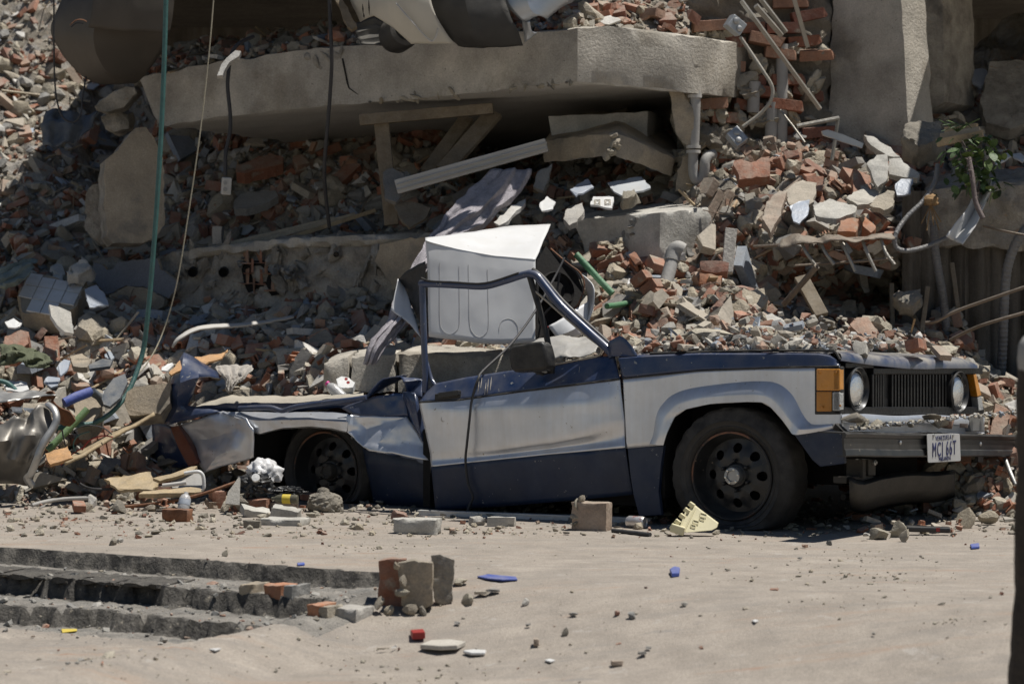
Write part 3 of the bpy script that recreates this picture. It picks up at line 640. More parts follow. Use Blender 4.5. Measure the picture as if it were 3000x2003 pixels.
# --- bonnet
xr = S(1862, 1036, .06).x; hz = lambda x: lerp(S(1862, 1036, .06).z, S(2440, 1029, .06).z, (x-xr)/(XF-.06-xr))
top_f = [F(*q, XF-.05) for q in ((2450, 1030), (2551, 1038), (2632, 1044), (2720, 1047), (2810, 1047), (2838, 1056), (2850, 1066))]
lip_f = [F(*q, XF-.005) for q in ((2463, 1056), (2551, 1069), (2660, 1080), (2720, 1081), (2769, 1079), (2830, 1079), (2862, 1079))]
nb = 34; tf = resample(top_f, nb); lf = resample(lip_f, nb); rows = []
for i in range(26):
    t = i/26; x = lerp(xr, XF-.06, t); r_ = []
    for j in range(nb):
        y = tf[j].y*(.97+.03*t)+.02; zf = lerp(hz(x)+.0*y, tf[j].z+(hz(x)-hz(XF-.06)), t**1.5); edge = max(0, 1-(j/(nb-1))*40)
        r_.append(Vector((x, y, zf+.006*fbm(Vector((x*2.2, y*2.2, 0)), 3)+.012*math.sin(math.pi*j/(nb-1))*(1-t)-.01*edge)))
    rows.append(r_)
rows += [tf, [a.lerp(b_, .35)+Vector((.016, 0, .006)) for a, b_ in zip(tf, lf)], [a.lerp(b_, .7)+Vector((.014, 0, .002)) for a, b_ in zip(tf, lf)], lf, [p+Vector((-.03, 0, -.002)) for p in lf]]
M['hood'] = mk('bonnet_dusty', (.010, .030, .09), rough=.32, var=.2, scale=3, dust=.85, bump=.05, bscale=12, spec=.5, coat=.4)
MB().grid(rows).build('bonnet', [M['hood']], car, smooth=50)
# gap line beside the bonnet
m = MB(); m.tube([S(1905, 1035, .05), S(2200, 1027, .05), S(2360, 1026, .05), S(2444, 1028, .05), S(2452, 1036, .04), S(2462, 1054, .02)], .008, 6); m.build('bonnet_edge', M['black'], car, smooth=60)
# --- front face
XG = XF-.02
gp = [F(*q, XG) for q in ((2466, 1060), (2551, 1072), (2660, 1084), (2769, 1083), (2862, 1082), (2878, 1120), (2884, 1208), (2700, 1211), (2478, 1211), (2470, 1200))]
m = MB(); m.poly([p+Vector((-.045, 0, 0)) for p in gp], (-.05, 0, 0)); gr = m.build('grille', M['grille_black'], car)
m = MB()
def fbox(a, b_, x0, x1, mi=0):
    p = [F(a[0], a[1], x1), F(b_[0], a[1], x1), F(b_[0], b_[1], x1), F(a[0], b_[1], x1)]; m.poly(p, (x0-x1, 0, 0), mi)
fbox((2478, 1062), (2560, 1078), XG-.05, XG); fbox((2560, 1078), (2880, 1096), XG-.05, XG-.004); fbox((2474, 1192), (2884, 1213), XG-.05, XG)
fbox((2556, 1096), (2562, 1192), XG-.05, XG); fbox((2588, 1092), (2608, 1194), XG-.07, XG-.032); fbox((2788, 1094), (2797, 1194), XG-.05, XG); m.build('grille_frame', M['grille_black'], gr, bevel=.004)
for px in [2565, 2572, 2579, 2586]+list(np.arange(2613, 2787, 9.2)):
    m = MB(); fbox((px, 1097), (px+4.2, 1192), XG-.045, XG-.014); m.build('slat', M['grille_black'], gr)
def headlight(px, py):
    c = F(px, py, XG+.005); Mx = Matrix.Translation(c) @ Matrix.Rotation(math.radians(90), 4, 'Y'); r = .092
    m = MB(); m.lathe([(.116, -.06), (.118, .004), (.112, .010), (.106, .002), (.100, -.022), (.096, -.03), (.096, -.05)], 36, Mx)
    root = m.build('headlight', M['blackpaint'], car, smooth=40)
    m = MB(); m.lathe([(.097, -.030), (.092, -.024)]+[(r*math.cos(a), -.024+.030*math.sin(a)) for a in np.linspace(.1, math.pi/2-.01, 8)]+[(0, .0062)], 36, Mx); m.build('lens', M['lampglass'], root, smooth=50)
    m = MB(); m.lathe([(.103, -.022), (.103, -.014), (.096, -.014), (.096, -.024)], 36, Mx); m.build('rim', M['chrome'], root, smooth=40)
headlight(2514, 1139); headlight(2810, 1147)
# corner lamps (wrapping the corner)
m = MB(); yo = -.014
def wrap(p0, p1, fpx, y_=yo): return [S(p0[0], p0[1], y_), S(p1[0], p1[1], y_)]
def lamp(rect, fx, mat, name, par, off=.0):
    (x0, y0), (x1, y1) = rect; m = MB(); a = S(x0, y0, yo-off); b_ = S(x1, y0, yo-off); c = S(x1, y1, yo-off); d = S(x0, y1, yo-off); m.poly([a, b_, c, d], (0, .05, 0))
    if fx:
        e = F(fx, y0+2, b_.x+.0); e2 = F(fx, y1-2, c.x+.0); dx = .02
        m.poly([b_+Vector((.001, 0, 0)), Vector((b_.x-dx, e.y, e.z)), Vector((c.x-dx, e2.y, e2.z)), c+Vector((.001, 0, 0))], (-.04, 0, 0))
    return m.build(name, mat, par, bevel=.006)
lp = lamp(((2386, 1074), (2462, 1214)), 2480, M['black'], 'corner_lamp', car, -.004)
lamp(((2391, 1080), (2460, 1144)), 2477, M['amber'], 'amber_lens', lp, .004); lamp(((2391, 1146), (2436, 1205)), None, M['amberdark'], 'amber_lens', lp, .003); lamp(((2438, 1148), (2460, 1203)), 2477, M['clear'], 'clear_lens', lp, .004)
for q in ((2401, 1092), (2449, 1090), (2409, 1192), (2462, 1188)):
    c = S(*q, yo-.008); m = MB(); m.lathe([(.006, 0), (.006, .004), (.003, .005), (0, .003)], 10, Matrix.Translation(c) @ Matrix.Rotation(math.radians(90), 4, 'X')); m.build('screw', M['amberdark'], lp, smooth=40)
m = MB(); m.poly([F(*q, XG+.005) for q in ((2852, 1096), (2861, 1096), (2876, 1158), (2864, 1162))], (-.08, .03, 0)); l2 = m.build('corner_lamp', M['amber'], car, bevel=.004)
m = MB(); m.poly([F(*q, XG+.004) for q in ((2864, 1164), (2876, 1160), (2882, 1200), (2868, 1204))], (-.08, .03, 0)); m.build('clear_lens', M['clear'], l2, bevel=.004)
# silver valance under the grille
rv = [[F(a, b_, x) for a in np.linspace(2467, 2884, 26)] for b_, x in ((1213, XF-.03), (1214, XF+.002), (1226, XF+.014), (1238, XF+.010), (1242, XF-.02), (1262, XF-.022), (1264, XF+.0))]
for r_ in rv:
    for k_, p in enumerate(r_): p.z += .004*math.sin(k_*.5)-.010*(k_/25)
MB().grid(rv).build('valance', [M['silver']], car, smooth=40)
m = MB(); fbox((2590, 1232), (2640, 1248), XF-.03, XF-.012); m.build('air_slot', M['black'], car)
m = MB(); m.poly([F(*q, XF+.016) for q in ((2838, 1219), (2882, 1218), (2884, 1264), (2846, 1264))], (-.05, 0, 0)); m.build('valance_end', M['steel'], car, bevel=.005)
# side of valance / fender front edge
m = MB(); m.poly([S(2386, 1214, -.002), S(2464, 1213, -.002), S(2466, 1253, -.002), S(2380, 1258, -.002)], (0, .03, 0)); m.build('fender_corner', M['silver'], car, bevel=.008)
# bumper: pressed channel on the front
XB = XF+.17; b0 = F(2477, 1266, XB); b1 = F(2990, 1274, XB); bz = F(2477, 1338, XB).z
prof = [(-.16, .0), (-.004, .0), (.006, -.010), (.0, -.028), (-.008, -.034), (-.008, -.092), (.0, -.098), (.004, -.128), (-.006, -.136), (-.05, -.136), (-.05, -.132), (-.014, -.128), (-.02, -.04), (-.02, -.008), (-.16, -.008)]
k_ = (b0.z-bz)/.136; rows = []
for i in range(40):
    t = i/39; c = b0.lerp(b1, t); rows.append([Vector((c.x+px_*1.0+.004*fbm(Vector((t*6, 2, 0)), 2), c.y, c.z+pz*k_+.003*fbm(Vector((t*5, 0, 0)), 2))) for px_, pz in prof])
m = MB().grid(rows); m.f.append(tuple(range(15))); m.m.append(0); m.f.append(tuple(39*15+i for i in range(15))); m.m.append(0)
BZ0 = b0.z
bump_ = m.build('bumper', M['blackpaint'], car, smooth=30)
for q in ((2636, 1296), (2871, 1300)):
    m = MB(); m.lathe([(.013, 0), (.012, .006), (.006, .010), (0, .011)], 12, Matrix.Translation(F(*q, XB-.008)) @ Matrix.Rotation(math.radians(90), 4, 'Y')); m.build('bolt', M['steel'], bump_, smooth=40)
m = MB(); m.poly([S(2446, 1240, -.06), S(2470, 1262, -.06), S(2480, 1268, -.06), S(2476, 1276, -.06), S(2440, 1258, -.03)], (0, .05, 0)); m.build('bent_end', M['black'], bump_)
m = MB(); fbox((2866, 1336), (2880, 1353), XB-.03, XB-.01); m.build('bracket', M['blackpaint'], bump_)
# number plate
XP = XB+.016; pz = [F(*q, XP) for q in ((2716, 1271), (2812, 1270), (2815, 1350), (2719, 1355))]
m = MB(); c_ = sum(pz, Vector())/4; cor = []
for i in range(4):
    a, b_, d = pz[i], pz[i-1], pz[(i+1) % 4]; cor += [a.lerp(b_, .06), a.lerp(a.lerp(b_, .5).lerp(a.lerp(d, .5), .5), .04), a.lerp(d, .06)]
m.poly(cor, (-.004, 0, 0)); plate = m.build('number_plate', M['plate'], car, bevel=.0015)
tm = Matrix(((0, 0, 1), (1, 0, 0), (0, 1, 0)))
def lettering(body, px, py, size, sx, parent, mat, extr=.0012):
    cu = bpy.data.curves.new('lettering', 'FONT'); cu.body = body; cu.size = size; cu.extrude = extr; cu.align_x = 'CENTER'; cu.align_y = 'CENTER'; cu.materials.append(mat); cu.offset = 0; cu.space_character = 1.25
    o = bpy.data.objects.new('lettering', cu); me = bpy.data.meshes.new_from_object(o); bpy.data.objects.remove(o); o = link('lettering', me, parent); p = F(px, py, XP+.001); o.location = p; o.rotation_euler = tm.to_euler(); o.scale = (sx, 1, 1); return o
lettering('MCJ 66T', 2766, 1316, .112, .62, plate, M['plateink'], .002); lettering('VENEZUELA', 2764, 1282, .034, .9, plate, M['plateink']); lettering('MIRANDA', 2768, 1343, .032, .9, plate, M['plateink'])
for q in ((2734, 1275), (2791, 1275)):
    m = MB(); m.lathe([(.010, 0), (.009, .005), (0, .007)], 10, Matrix.Translation(F(*q, XP)) @ Matrix.Rotation(math.radians(90), 4, 'Y')); m.build('screw', M['steel'], plate, smooth=40)
M['guard_and_shaded_hub'] = mk('sump_guard', (.05, .046, .04), rough=.7, var=.3, dust=.5, dustcol=(.16, .14, .11))
# --- wheels
def wheel(c, steer, flat, rt, hubmat='steel'):
    W_ = Matrix.Translation(c) @ Matrix.Rotation(steer, 4, 'Z') @ Matrix.Rotation(math.radians(90), 4, 'X')   # local +z points out of the near side
    root = bpy.data.objects.new('wheel', None); COL.objects.link(root); root.parent = car; root.location = (0, 0, 0)
    m = MB(); w = .105; rr = .232
    prof = [(rr, .07), (rr+.012, .095), (rr+.030, .110), (rr+.036, .114), (rr+.040, .111), (rr+.062, .116), (rr+.066, .120), (rr+.070, .116), (rt-.028, .108), (rt-.010, .094), (rt-.002, .080), (rt, .04), (rt, 0), (rt, -.05), (rt-.004, -.085), (rt-.03, -.108), (rr+.05, -.112), (rr, -.08)]
    n = 72; vs = []
    for (r, h) in prof:
        for j in range(n):
            rj = r
            if r > rt-.012 and j % 3 == 0 and abs(h) > .035: rj -= .006
            if abs(r-rt) < .001 and j % 2: rj -= .003
            vs.append(W_ @ Vector((rj*math.cos(2*math.pi*j/n), rj*math.sin(2*math.pi*j/n), h)))
    for v in vs:
        if v.z < flat+.05:
            d = flat+.05-v.z; v.z = flat+.05-.05*(1-math.exp(-d/.05)); v.y -= .25*d*(1 if v.y < c.y else -1)
    k = len(prof); m.add(vs, [(i*n+j, i*n+(j+1) % n, (i+1)*n+(j+1) % n, (i+1)*n+j) for i in range(k-1) for j in range(n)]); m.build('tyre', M['rubber'], root, smooth=35)
    m = MB(); m.lathe([(rr+.004, .066), (rr+.006, .098), (rr-.004, .100), (rr-.010, .088), (rr-.016, .05), (rr-.03, .02), (rr-.034, .012)], 48, W_); rim = m.build('rim', M['blackpaint'], root, smooth=40)
    m = MB(); m.lathe([(rr+.0065, .070), (rr+.0095, .100), (rr+.004, .104), (rr-.002, .102)], 48, W_); m.build('rusty_lip', M['rimlip'], rim, smooth=40)
    m = MB(); r1, r2, rc, rh = .072, rr-.03, .148, .027     # disc with eight round holes
    dz = lambda r: .012+.034*math.exp(-((r-.10)/.045)**2)
    for s_ in range(8):
        a0 = 2*math.pi*s_/8; da = math.pi/8; bd = []
        for q in range(6): bd.append((r2, a0-da+2*da*q/6))
        for q in range(3): bd.append((lerp(r2, r1, q/3), a0+da))
        for q in range(6): bd.append((r1, a0+da-2*da*q/6))
        for q in range(3): bd.append((lerp(r1, r2, q/3), a0-da))
        ce = Vector((rc*math.cos(a0), rc*math.sin(a0))); O_ = []; I_ = []; J_ = []
        for r, a in bd:
            p = Vector((r*math.cos(a), r*math.sin(a))); d = (p-ce).normalized(); q = ce+d*rh
            O_.append(W_ @ Vector((p.x, p.y, dz(r)))); I_.append(W_ @ Vector((q.x, q.y, dz(q.length)))); J_.append(W_ @ Vector((q.x, q.y, dz(q.length)-.012)))
        nn = len(bd); m.add(O_+I_+J_, [(i, (i+1) % nn, nn+(i+1) % nn, nn+i) for i in range(nn)]+[(nn+i, nn+(i+1) % nn, 2*nn+(i+1) % nn, 2*nn+i) for i in range(nn)])
    m.lathe([(r1, dz(r1)), (.06, .05), (.045, .052)], 24, W_); m.build('wheel_disc', M['blackpaint'], rim, smooth=40)
    m = MB(); m.lathe([(rr-.02, -.05), (.05, -.05), (0, -.05)], 24, W_); m.build('brake_drum', M['void'], rim)
    m = MB(); m.lathe([(.050, .045), (.050, .085), (.045, .094), (.030, .096), (.028, .088), (0, .088)], 24, W_); hub = m.build('hub', M[hubmat], root, smooth=35)
    for q in range(6):
        a = 2*math.pi*q/6+.2; m = MB(); m.lathe([(.0065, .094), (.0065, .100), (0, .101)], 6, W_ @ Matrix.Translation((.038*math.cos(a), .038*math.sin(a), 0))); m.build('bolt', M['chrome' if hubmat == 'steel' else hubmat], hub)
    for q in range(6):
        a = 2*math.pi*q/6+.6; m = MB(); m.lathe([(.011, .045), (.011, .062), (.005, .068), (0, .068)], 6, W_ @ Matrix.Translation((.080*math.cos(a), .080*math.sin(a), 0))); m.build('wheel_nut', M['blackpaint'], rim)
    return root
wf = S(2140, 1394, .02); wheel(wf+Vector((0, .10, 0)), math.radians(3), -.004, .372)
wr = S(952, 1380, .24); wheel(wr+Vector((0, .10, .0)), 0, -.004, .335, 'guard_and_shaded_hub')  # rear hub coloured dark, shade under the crushed bed put into it
# --- crumpled rear
def crumple(name, V, faces, mat, parent=car, solid=.006, sub=3, amp=.014, smooth=22):
    m = MB(); ks = list(V); m.add([S(*V[k]) for k in ks], [tuple(ks.index(c) for c in f) for f in faces]); o = m.build(name, mat, parent, recalc=True)
    bm = bmesh.new(); bm.from_mesh(o.data); bmesh.ops.triangulate(bm, faces=[f for f in bm.faces if len(f.verts) > 4])
    for _ in range(sub): bmesh.ops.subdivide_edges(bm, edges=bm.edges, cuts=1, use_grid_fill=True, smooth=.25)
    for v in bm.verts: v.co.y += amp*fbm(v.co*9, 3); v.co.z += amp*.5*fbm(v.co*11+Vector((4, 0, 0)), 3)
    bm.to_mesh(o.data); bm.free(); o.data.polygons.foreach_set('use_smooth', [True]*len(o.data.polygons)); o.data.set_sharp_from_angle(angle=math.radians(smooth))
    md = o.modifiers.new('solid', 'SOLIDIFY'); md.thickness = solid; return o
rq = crumple('rear_quarter_panel', dict(a=(523, 1246, .05), b=(652, 1203, .03), c=(720, 1223, -.06), d=(742, 1262, -.07), e=(740, 1341, -.06), f=(597, 1383, .0), g=(581, 1354, .05), h=(551, 1297, .08), i=(618, 1284, .05), j=(690, 1258, -.03), k=(650, 1325, -.05)),
        ['abji', 'bcj', 'cdj', 'jdek', 'ijk', 'aih', 'hikg', 'gkf', 'kef'], M['silver'])
rb = [pl([(640, 1206), (720, 1206), (800, 1207), (974, 1206), (1020, 1211)], .03), pl([(700, 1226), (760, 1232), (830, 1230), (910, 1229), (1018, 1236)], -.045), pl([(741, 1264), (762, 1270), (790, 1262), (828, 1253), (910, 1248), (970, 1254), (1017, 1264)], -.03), pl([(745, 1268), (762, 1274), (790, 1266), (828, 1257), (910, 1252), (970, 1258), (1017, 1268)], .06)]
g_ = loft(rb, 50, [5, 5, 2]); dent(g_, .014, 4, 5); MB().grid(g_).build('arch_panel', [M['silver']], rq, smooth=45)
crumple('sill_panel', dict(l=(1018, 1212, -.02), m=(1034, 1216, .0), n=(1192, 1221, .05), o=(1262, 1311, .10), p=(1264, 1350, .06), q=(1081, 1322, -.05), r=(1062, 1313, -.05), s=(1015, 1263, -.03), t=(1120, 1285, -.02), u=(1075, 1258, .03)),
        ['lmus', 'mnu', 'unt', 'not', 'topq', 'utqr', 'sur'], M['silver'], rq)
crumple('lower_panel', dict(r=(1062, 1313, .22), q=(1081, 1318, .18), p=(1266, 1346, .14), w=(1278, 1500, .22), x=(1100, 1500, .30)), ['rqpwx'], M['blue_low'], rq, sub=2)
crumple('upper_panel', dict(a=(1000, 1194, .0), b=(1090, 1160, .04), c=(1183, 1152, .06), d=(1193, 1219, .05), e=(1108, 1224, .03), f=(1034, 1214, .0)), ['abcdef'], M['blue'], rq)
crumple('torn_flap', dict(a=(1070, 1166, .0), b=(1121, 1110, .04), c=(1172, 1104, .08), g=(1195, 1101, .4), h=(1110, 1130, .45), i=(1180, 1118, .05), d=(1237, 1112, .14), e=(1238, 1166, .10), f=(1192, 1152, .10)), ['abcgh', 'cdefi'], M['blue'], rq)
crumple('crushed_pillar', dict(a=(1180, 1148, .05), b=(1214, 1150, .0), c=(1240, 1168, .10), d=(1266, 1310, .12), e=(1236, 1290, .04), f=(1192, 1220, .06)), ['abe', 'aef', 'bcde'], M['blue'], rq, sub=2, amp=.014)
m = MB(); m.tube(spline(pl([(700, 1196, .02), (745, 1194, -.01), (795, 1194, -.02), (826, 1203, -.01), (850, 1196, -.02), (884, 1188, -.02), (965, 1177, -.02), (1030, 1170, -.01), (1074, 1163, .0)], 0), 6), .015, 8); m.build('side_rail', M['blue'], rq, smooth=50)
m = MB(); g_ = loft([pl([(600, 1180), (680, 1160), (830, 1162), (1065, 1150)], .45), pl([(580, 1186), (670, 1170), (828, 1170), (1065, 1157)], .10), pl([(565, 1191), (660, 1182), (828, 1182), (1065, 1166)], .05), pl([(600, 1205), (700, 1206), (828, 1206), (1040, 1195)], .07)], 60, [3, 3, 3])
for r_ in g_:
    for p in r_: p.z += .012*fbm(Vector((p.x*5, p.y*9, 1)), 3)
m.grid(g_, mfun=lambda i, j: 0 if i < 6 else 1); m.build('flattened_roof', [M['headliner'], M['blue']], car, smooth=35, solid=.008)
tl = crumple('tail_panel', dict(a=(540, 1034, .12), b=(572, 1049, .20), c=(638, 1088, .30), d=(642, 1106, .22), e=(583, 1104, .02), f=(551, 1186, .06), g=(646, 1204, .03), h=(491, 1246, .02), i=(444, 1227, .12), j=(478, 1176, .06), k=(528, 1120, -.04), l=(520, 1190, .0)),
        ['abek', 'bcde', 'akj', 'kefl', 'jklhi', 'lfgh'], M['blue'], car, sub=2, amp=.012)
crumple('tail_lower', dict(a=(444, 1226, .12), b=(500, 1248, .05), c=(556, 1368, .10), d=(448, 1372, .15)), ['abcd'], M['blue'], tl)
m = MB(); m.poly(pl([(497, 1250), (523, 1246), (552, 1297), (583, 1356), (551, 1366), (520, 1310)], .02), (0, .05, 0)); m.build('taillight', M['taillight'], tl, bevel=.008)
# --- black boxes added inside the body to block light, then the underside
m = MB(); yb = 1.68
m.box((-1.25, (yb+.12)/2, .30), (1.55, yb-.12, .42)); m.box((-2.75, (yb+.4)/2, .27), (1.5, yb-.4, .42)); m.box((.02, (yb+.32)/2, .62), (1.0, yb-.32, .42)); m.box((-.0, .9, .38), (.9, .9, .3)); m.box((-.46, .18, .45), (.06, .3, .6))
m.box((-2.05, .3, .25), (.05, .5, .45)); m.box((-3.35, .3, .27), (.05, .5, .40)); core_ = m.build('light_block_core', M['void'], car)
sk = [[F(a, b_+6*math.sin((a-2490)/40), x) for a in np.linspace(2490, 2796, 16)] for b_, x in ((1388, XF-.02), (1400, XF+.03), (1440, XF-.0), (1470, XF-.12), (1480, XF-.3))]
for r_ in sk:
    for i, p in enumerate(r_): p.z += .03*math.exp(-((i-15)/2.5)**2)-.03*math.exp(-((i-1.5)/2.0)**2)
MB().grid(sk).build('sump_guard', M['guard_and_shaded_hub'], car, smooth=50, solid=.01)
m = MB(); fbox((2545, 1345), (2566, 1392), XF-.1, XF+.0); fbox((2528, 1345), (2537, 1400), XF-.1, XF+.0); fbox((2480, 1396), (2580, 1416), XF-.1, XF-.02); m.tube([F(2470, 1455, XF-.2), F(2600, 1458, XF-.2)], .02, 8); m.build('frame_horn', M['guard_and_shaded_hub'], car, bevel=.004)
m = MB(); m.lathe([(.016, 0), (.016, .012), (.008, .016), (.008, .02), (0, .02)], 8, Matrix.Translation(F(2559, 1354, XF)) @ Matrix.Rotation(math.radians(90), 4, 'Y')); m.build('tow_bolt', M['steel'], car)
m = MB(); m.tube(spline([F(2755, 1400, XF-.05), F(2790, 1378, XF), F(2820, 1390, XF-.05), F(2850, 1345, XF-.05)], 5), .006, 6); m.build('loose_hose', M['black'], car, smooth=60)
# ------------------------------------------------------------------ what is left of the building
BD = Vector((SA, CA, 0))        # into the building
M['darkwall_and_shade'] = mk('dark_boarding_and_shade', (.085, .072, .055), var=.35, scale=4, dust=.1, bump=.4, bscale=30, streak=.15)  # dark boards; also paints shade onto the added floor slabs
M['sheet_brown'] = mk('brown_sheet_metal', (.075, .064, .052), rough=.5, metal=.25, var=.12, scale=2, dust=.2, bump=.03, bscale=9, specks=(.75, 26, (.3, .27, .22)))
M['white_paint'] = mk('white_car_paint', (.50, .47, .40), rough=.4, var=.12, scale=3, dust=.25, bump=.05, specks=(.74, 18, (.12, .11, .1)))
M['dark_sheet'] = mk('dark_rubber_sheet', (.035, .034, .032), rough=.6, var=.3, scale=3, dust=.25, bump=.1)
M['sheet_grey'] = mk('grey_sheet_metal', (.40, .42, .44), rough=.35, metal=.7, var=.15, dust=.2, bump=.08, bscale=14)
M['pipe_grey'] = mk('grey_pipe', (.34, .33, .31), rough=.6, var=.2, dust=.35, bump=.2)
M['conduit'] = mk('conduit', (.36, .34, .29), rough=.6, metal=.3, var=.2, dust=.35)
M['boxmetal'] = mk('junction_box_metal', (.40, .42, .43), rough=.45, metal=.6, var=.15, dust=.25)
M['tube'] = mk('tube_steel', (.33, .31, .27), rough=.4, metal=.6, var=.2, dust=.3)
M['wood'] = mk('old_wood', (.165, .128, .083), var=.3, scale=5, dust=.2, bump=.3, streak=.15, vstretch=(8, 8, 8))
M['ply'] = mk('plywood', (.38, .29, .17), var=.25, scale=9, dust=.25, bump=.35, specks=(.70, 30, (.22, .15, .09)))
M['pvc'] = mk('pale_plastic', (.50, .48, .44), rough=.5, var=.12, dust=.25, bump=.05)
def beamY(px): return 19.6+(px-397)*(18.0-19.6)/(1692-397)
def prism(name, top, bot, back, mats, parent=None, label=None, cat=None, sz=.09, amp=.008, edge=.016, soff=False, group=None, seed=1, fr=6):
    """front outline given by matching top and bottom point lists, carried back by the vector 'back'"""
    n = len(top); m = MB(); bk = [Vector(back)]*n if not isinstance(back, list) else back; org = Vector(bot[0])
    m.add(list(top)+list(bot)+[t+b_ for t, b_ in zip(top, bk)]+[t+b_ for t, b_ in zip(bot, bk)], [])
    for i in range(n-1):
        m.f += [(i, i+1, n+i+1, n+i), (i, 2*n+i, 2*n+i+1, i+1), (n+i, n+i+1, 3*n+i+1, 3*n+i), (2*n+i, 3*n+i, 3*n+i+1, 2*n+i+1)]
    m.f += [(0, n, 3*n, 2*n), (n-1, 3*n-1, 4*n-1, 2*n-1)]; m.m += [0]*(len(m.f)-len(m.m))
    o = m.build(name, mats, parent, origin=org); rough(o, sz, amp, edge, fr, seed)
    if soff:
        for p in o.data.polygons:
            if p.normal.z < -.6: p.material_index = 1
    if label: tag(o, label, cat, group, 'thing')
    return o
bt = [(397, 226), (520, 202), (640, 180), (800, 158), (930, 140), (1000, 133), (1120, 124), (1250, 112), (1400, 101), (1560, 90), (1692, 77), (1770, 78), (1860, 84), (1950, 96), (2046, 110)]
bb = [(469, 372), (560, 358), (650, 346), (800, 328), (930, 315), (1000, 308), (1120, 298), (1250, 287), (1400, 272), (1560, 257), (1692, 243), (1770, 249), (1860, 257), (1950, 266), (2040, 276)]
by = lambda px: beamY(px) if px <= 1692 else 18.0+(px-1692)*.0011
beam = prism('concrete_beam', [P(a, b_, by(a)) for a, b_ in bt], [P(a, b_, by(a)) for a, b_ in bb], [BD*3.6+Vector((0, 0, -.14+.16*i/14)) for i in range(15)], [M['concrete'], M['soffit']],
             label='long stained concrete beam of the collapsed floor spanning above the dark gap', cat='beam', sz=.11, amp=.007, edge=.03, soff=True)
# crack and broken notch on the beam, rusty lower edge
m = MB(); m.tube([P(a, b_, by(a)-.004) for a, b_ in ((1003, 172), (1007, 190), (1012, 215), (1017, 240), (1022, 258), (1038, 270), (1050, 278))], [.006, .007, .006, .007, .005, .003, .001], 5)
m.build('crack', M['void'], beam, origin=P(1003, 172, 18.8))
for i, (a, b_, s_) in enumerate(((912, 168, .085), (930, 190, .07), (955, 168, .09), (985, 160, .08), (1000, 150, .06), (940, 205, .04))):
    o = link('broken_patch', LMESH['lump', i], beam, P(a, b_, by(a)+.015)-beam.location, (i, i*2, i*3)); o.scale = (s_*9, s_*3, s_*7)
    o.data = o.data.copy(); o.data.materials[0] = M['concrete_rough']
for i in range(26):
    px = random.uniform(1080, 1690); j = np.interp(px, [a for a, _ in bb], [b_ for _, b_ in bb]); o = link('spalled_edge', LMESH['lump', i % 10], beam, P(px, j-3, by(px)+.01)-beam.location, (i, i*2, i)); s_ = random.uniform(.1, .3); o.scale = (s_*1.6, s_*.6, s_*.7)
# floor slabs added above the frame, shaped to shade the gap and right hollow
def floor(name, plan, z0, z1, label):
    m = MB(); m.poly([Vector((x, y, z0)) for x, y in plan], (0, 0, z1-z0)); o = m.build(name, M['darkwall_and_shade']); tag(o, label, 'floor slab', None, 'thing'); return o  # slabs coloured dark so their shaded undersides go black
floor('added_shade_floor', [(-3.05, 19.35), (-1.6, 18.55), (-.5, 18.1), (.55, 17.85), (.72, 18.6), (.9, 25.5), (-7, 25.5), (-7, 24.2), (-3.15, 23.6)], 3.62, 3.84, 'floor slab added over the long beam to shade the gap')
floor('added_shade_floor', [(3.25, 17.6), (7, 17.2), (7, 26), (2.95, 26), (2.95, 19.5), (3.25, 19.5)], 3.70, 3.92, 'floor slab added right of the column to shade the hollow')
m = MB(); m.box((0, 25.6, 3), (22, .3, 8)); w_ = m.build('rear_wall', M['darkwall_and_shade'], origin=(0, 25.6, 0)); tag(w_, 'dark wall deep inside the ruin', 'wall', None, 'structure')
# ------------------------------------------------------------------ lower floor edge
lt = [(277, 768), (350, 762), (464, 752), (553, 734), (680, 716), (817, 703), (900, 698), (1000, 695), (1120, 690), (1262, 686)]
lb = [(300, 915), (366, 921), (470, 918), (560, 912), (690, 903), (820, 897), (900, 900), (1000, 905), (1120, 905), (1262, 905)]
ly = lambda px: 19.55+(px-277)*(18.55-19.55)/985
ledge = prism('floor_edge', [P(a, b_, ly(a)) for a, b_ in lt], [P(a, b_, ly(a)-.05) for a, b_ in lb], BD*1.6+Vector((0, 0, -.02)), [M['concrete_rough']],
              label='broken floor edge of rough concrete under the dark gap', cat='floor slab', sz=.045, amp=.055, edge=.03, fr=6, seed=4)
prism('slab_lip', [P(a, b_-4, ly(a)-.07) for a, b_ in lt[3:]], [P(a, b_+26, ly(a)-.07) for a, b_ in lt[3:]], BD*1.2, [M['concrete']], ledge, sz=.05, amp=.008, edge=.035, seed=6).location -= ledge.location*0
def plate_px(name, pts, Y, th, mats, parent=None, label=None, cat=None, jit=.007, step=.03, seed=0, group=None, bevel=0, back=None):
    """flat broken piece: outline in the photo at depth Y (number, or (a, b, c): Y = a + b*px + c*py), thickness th into the scene"""
    f = (lambda a, b_: Y) if not isinstance(Y, tuple) else (lambda a, b_: Y[0]+Y[1]*a+Y[2]*b_)
    q = [P(a, b_, f(a, b_)) for a, b_ in pts]; nrm = (q[1]-q[0]).cross(q[-1]-q[0])
    if nrm.length < 1e-6: nrm = Vector((0, 1, 0))
    nrm.normalize(); nrm = nrm if nrm.y > 0 else -nrm
    if back is not None: nrm = Vector(back)
    org = sum(q, Vector())/len(q); m = MB(); rp = ragged(q, step, jit, seed)
    m.poly(rp, nrm*th, 0, 1 if isinstance(mats, (list, tuple)) and len(mats) > 1 else 0)
    o = m.build(name, mats, parent, origin=org, bevel=bevel)
    if label: tag(o, label, cat, group, 'thing')
    return o
sl = (19.55+277/985*1.0-.17, -1.0/985, 0)
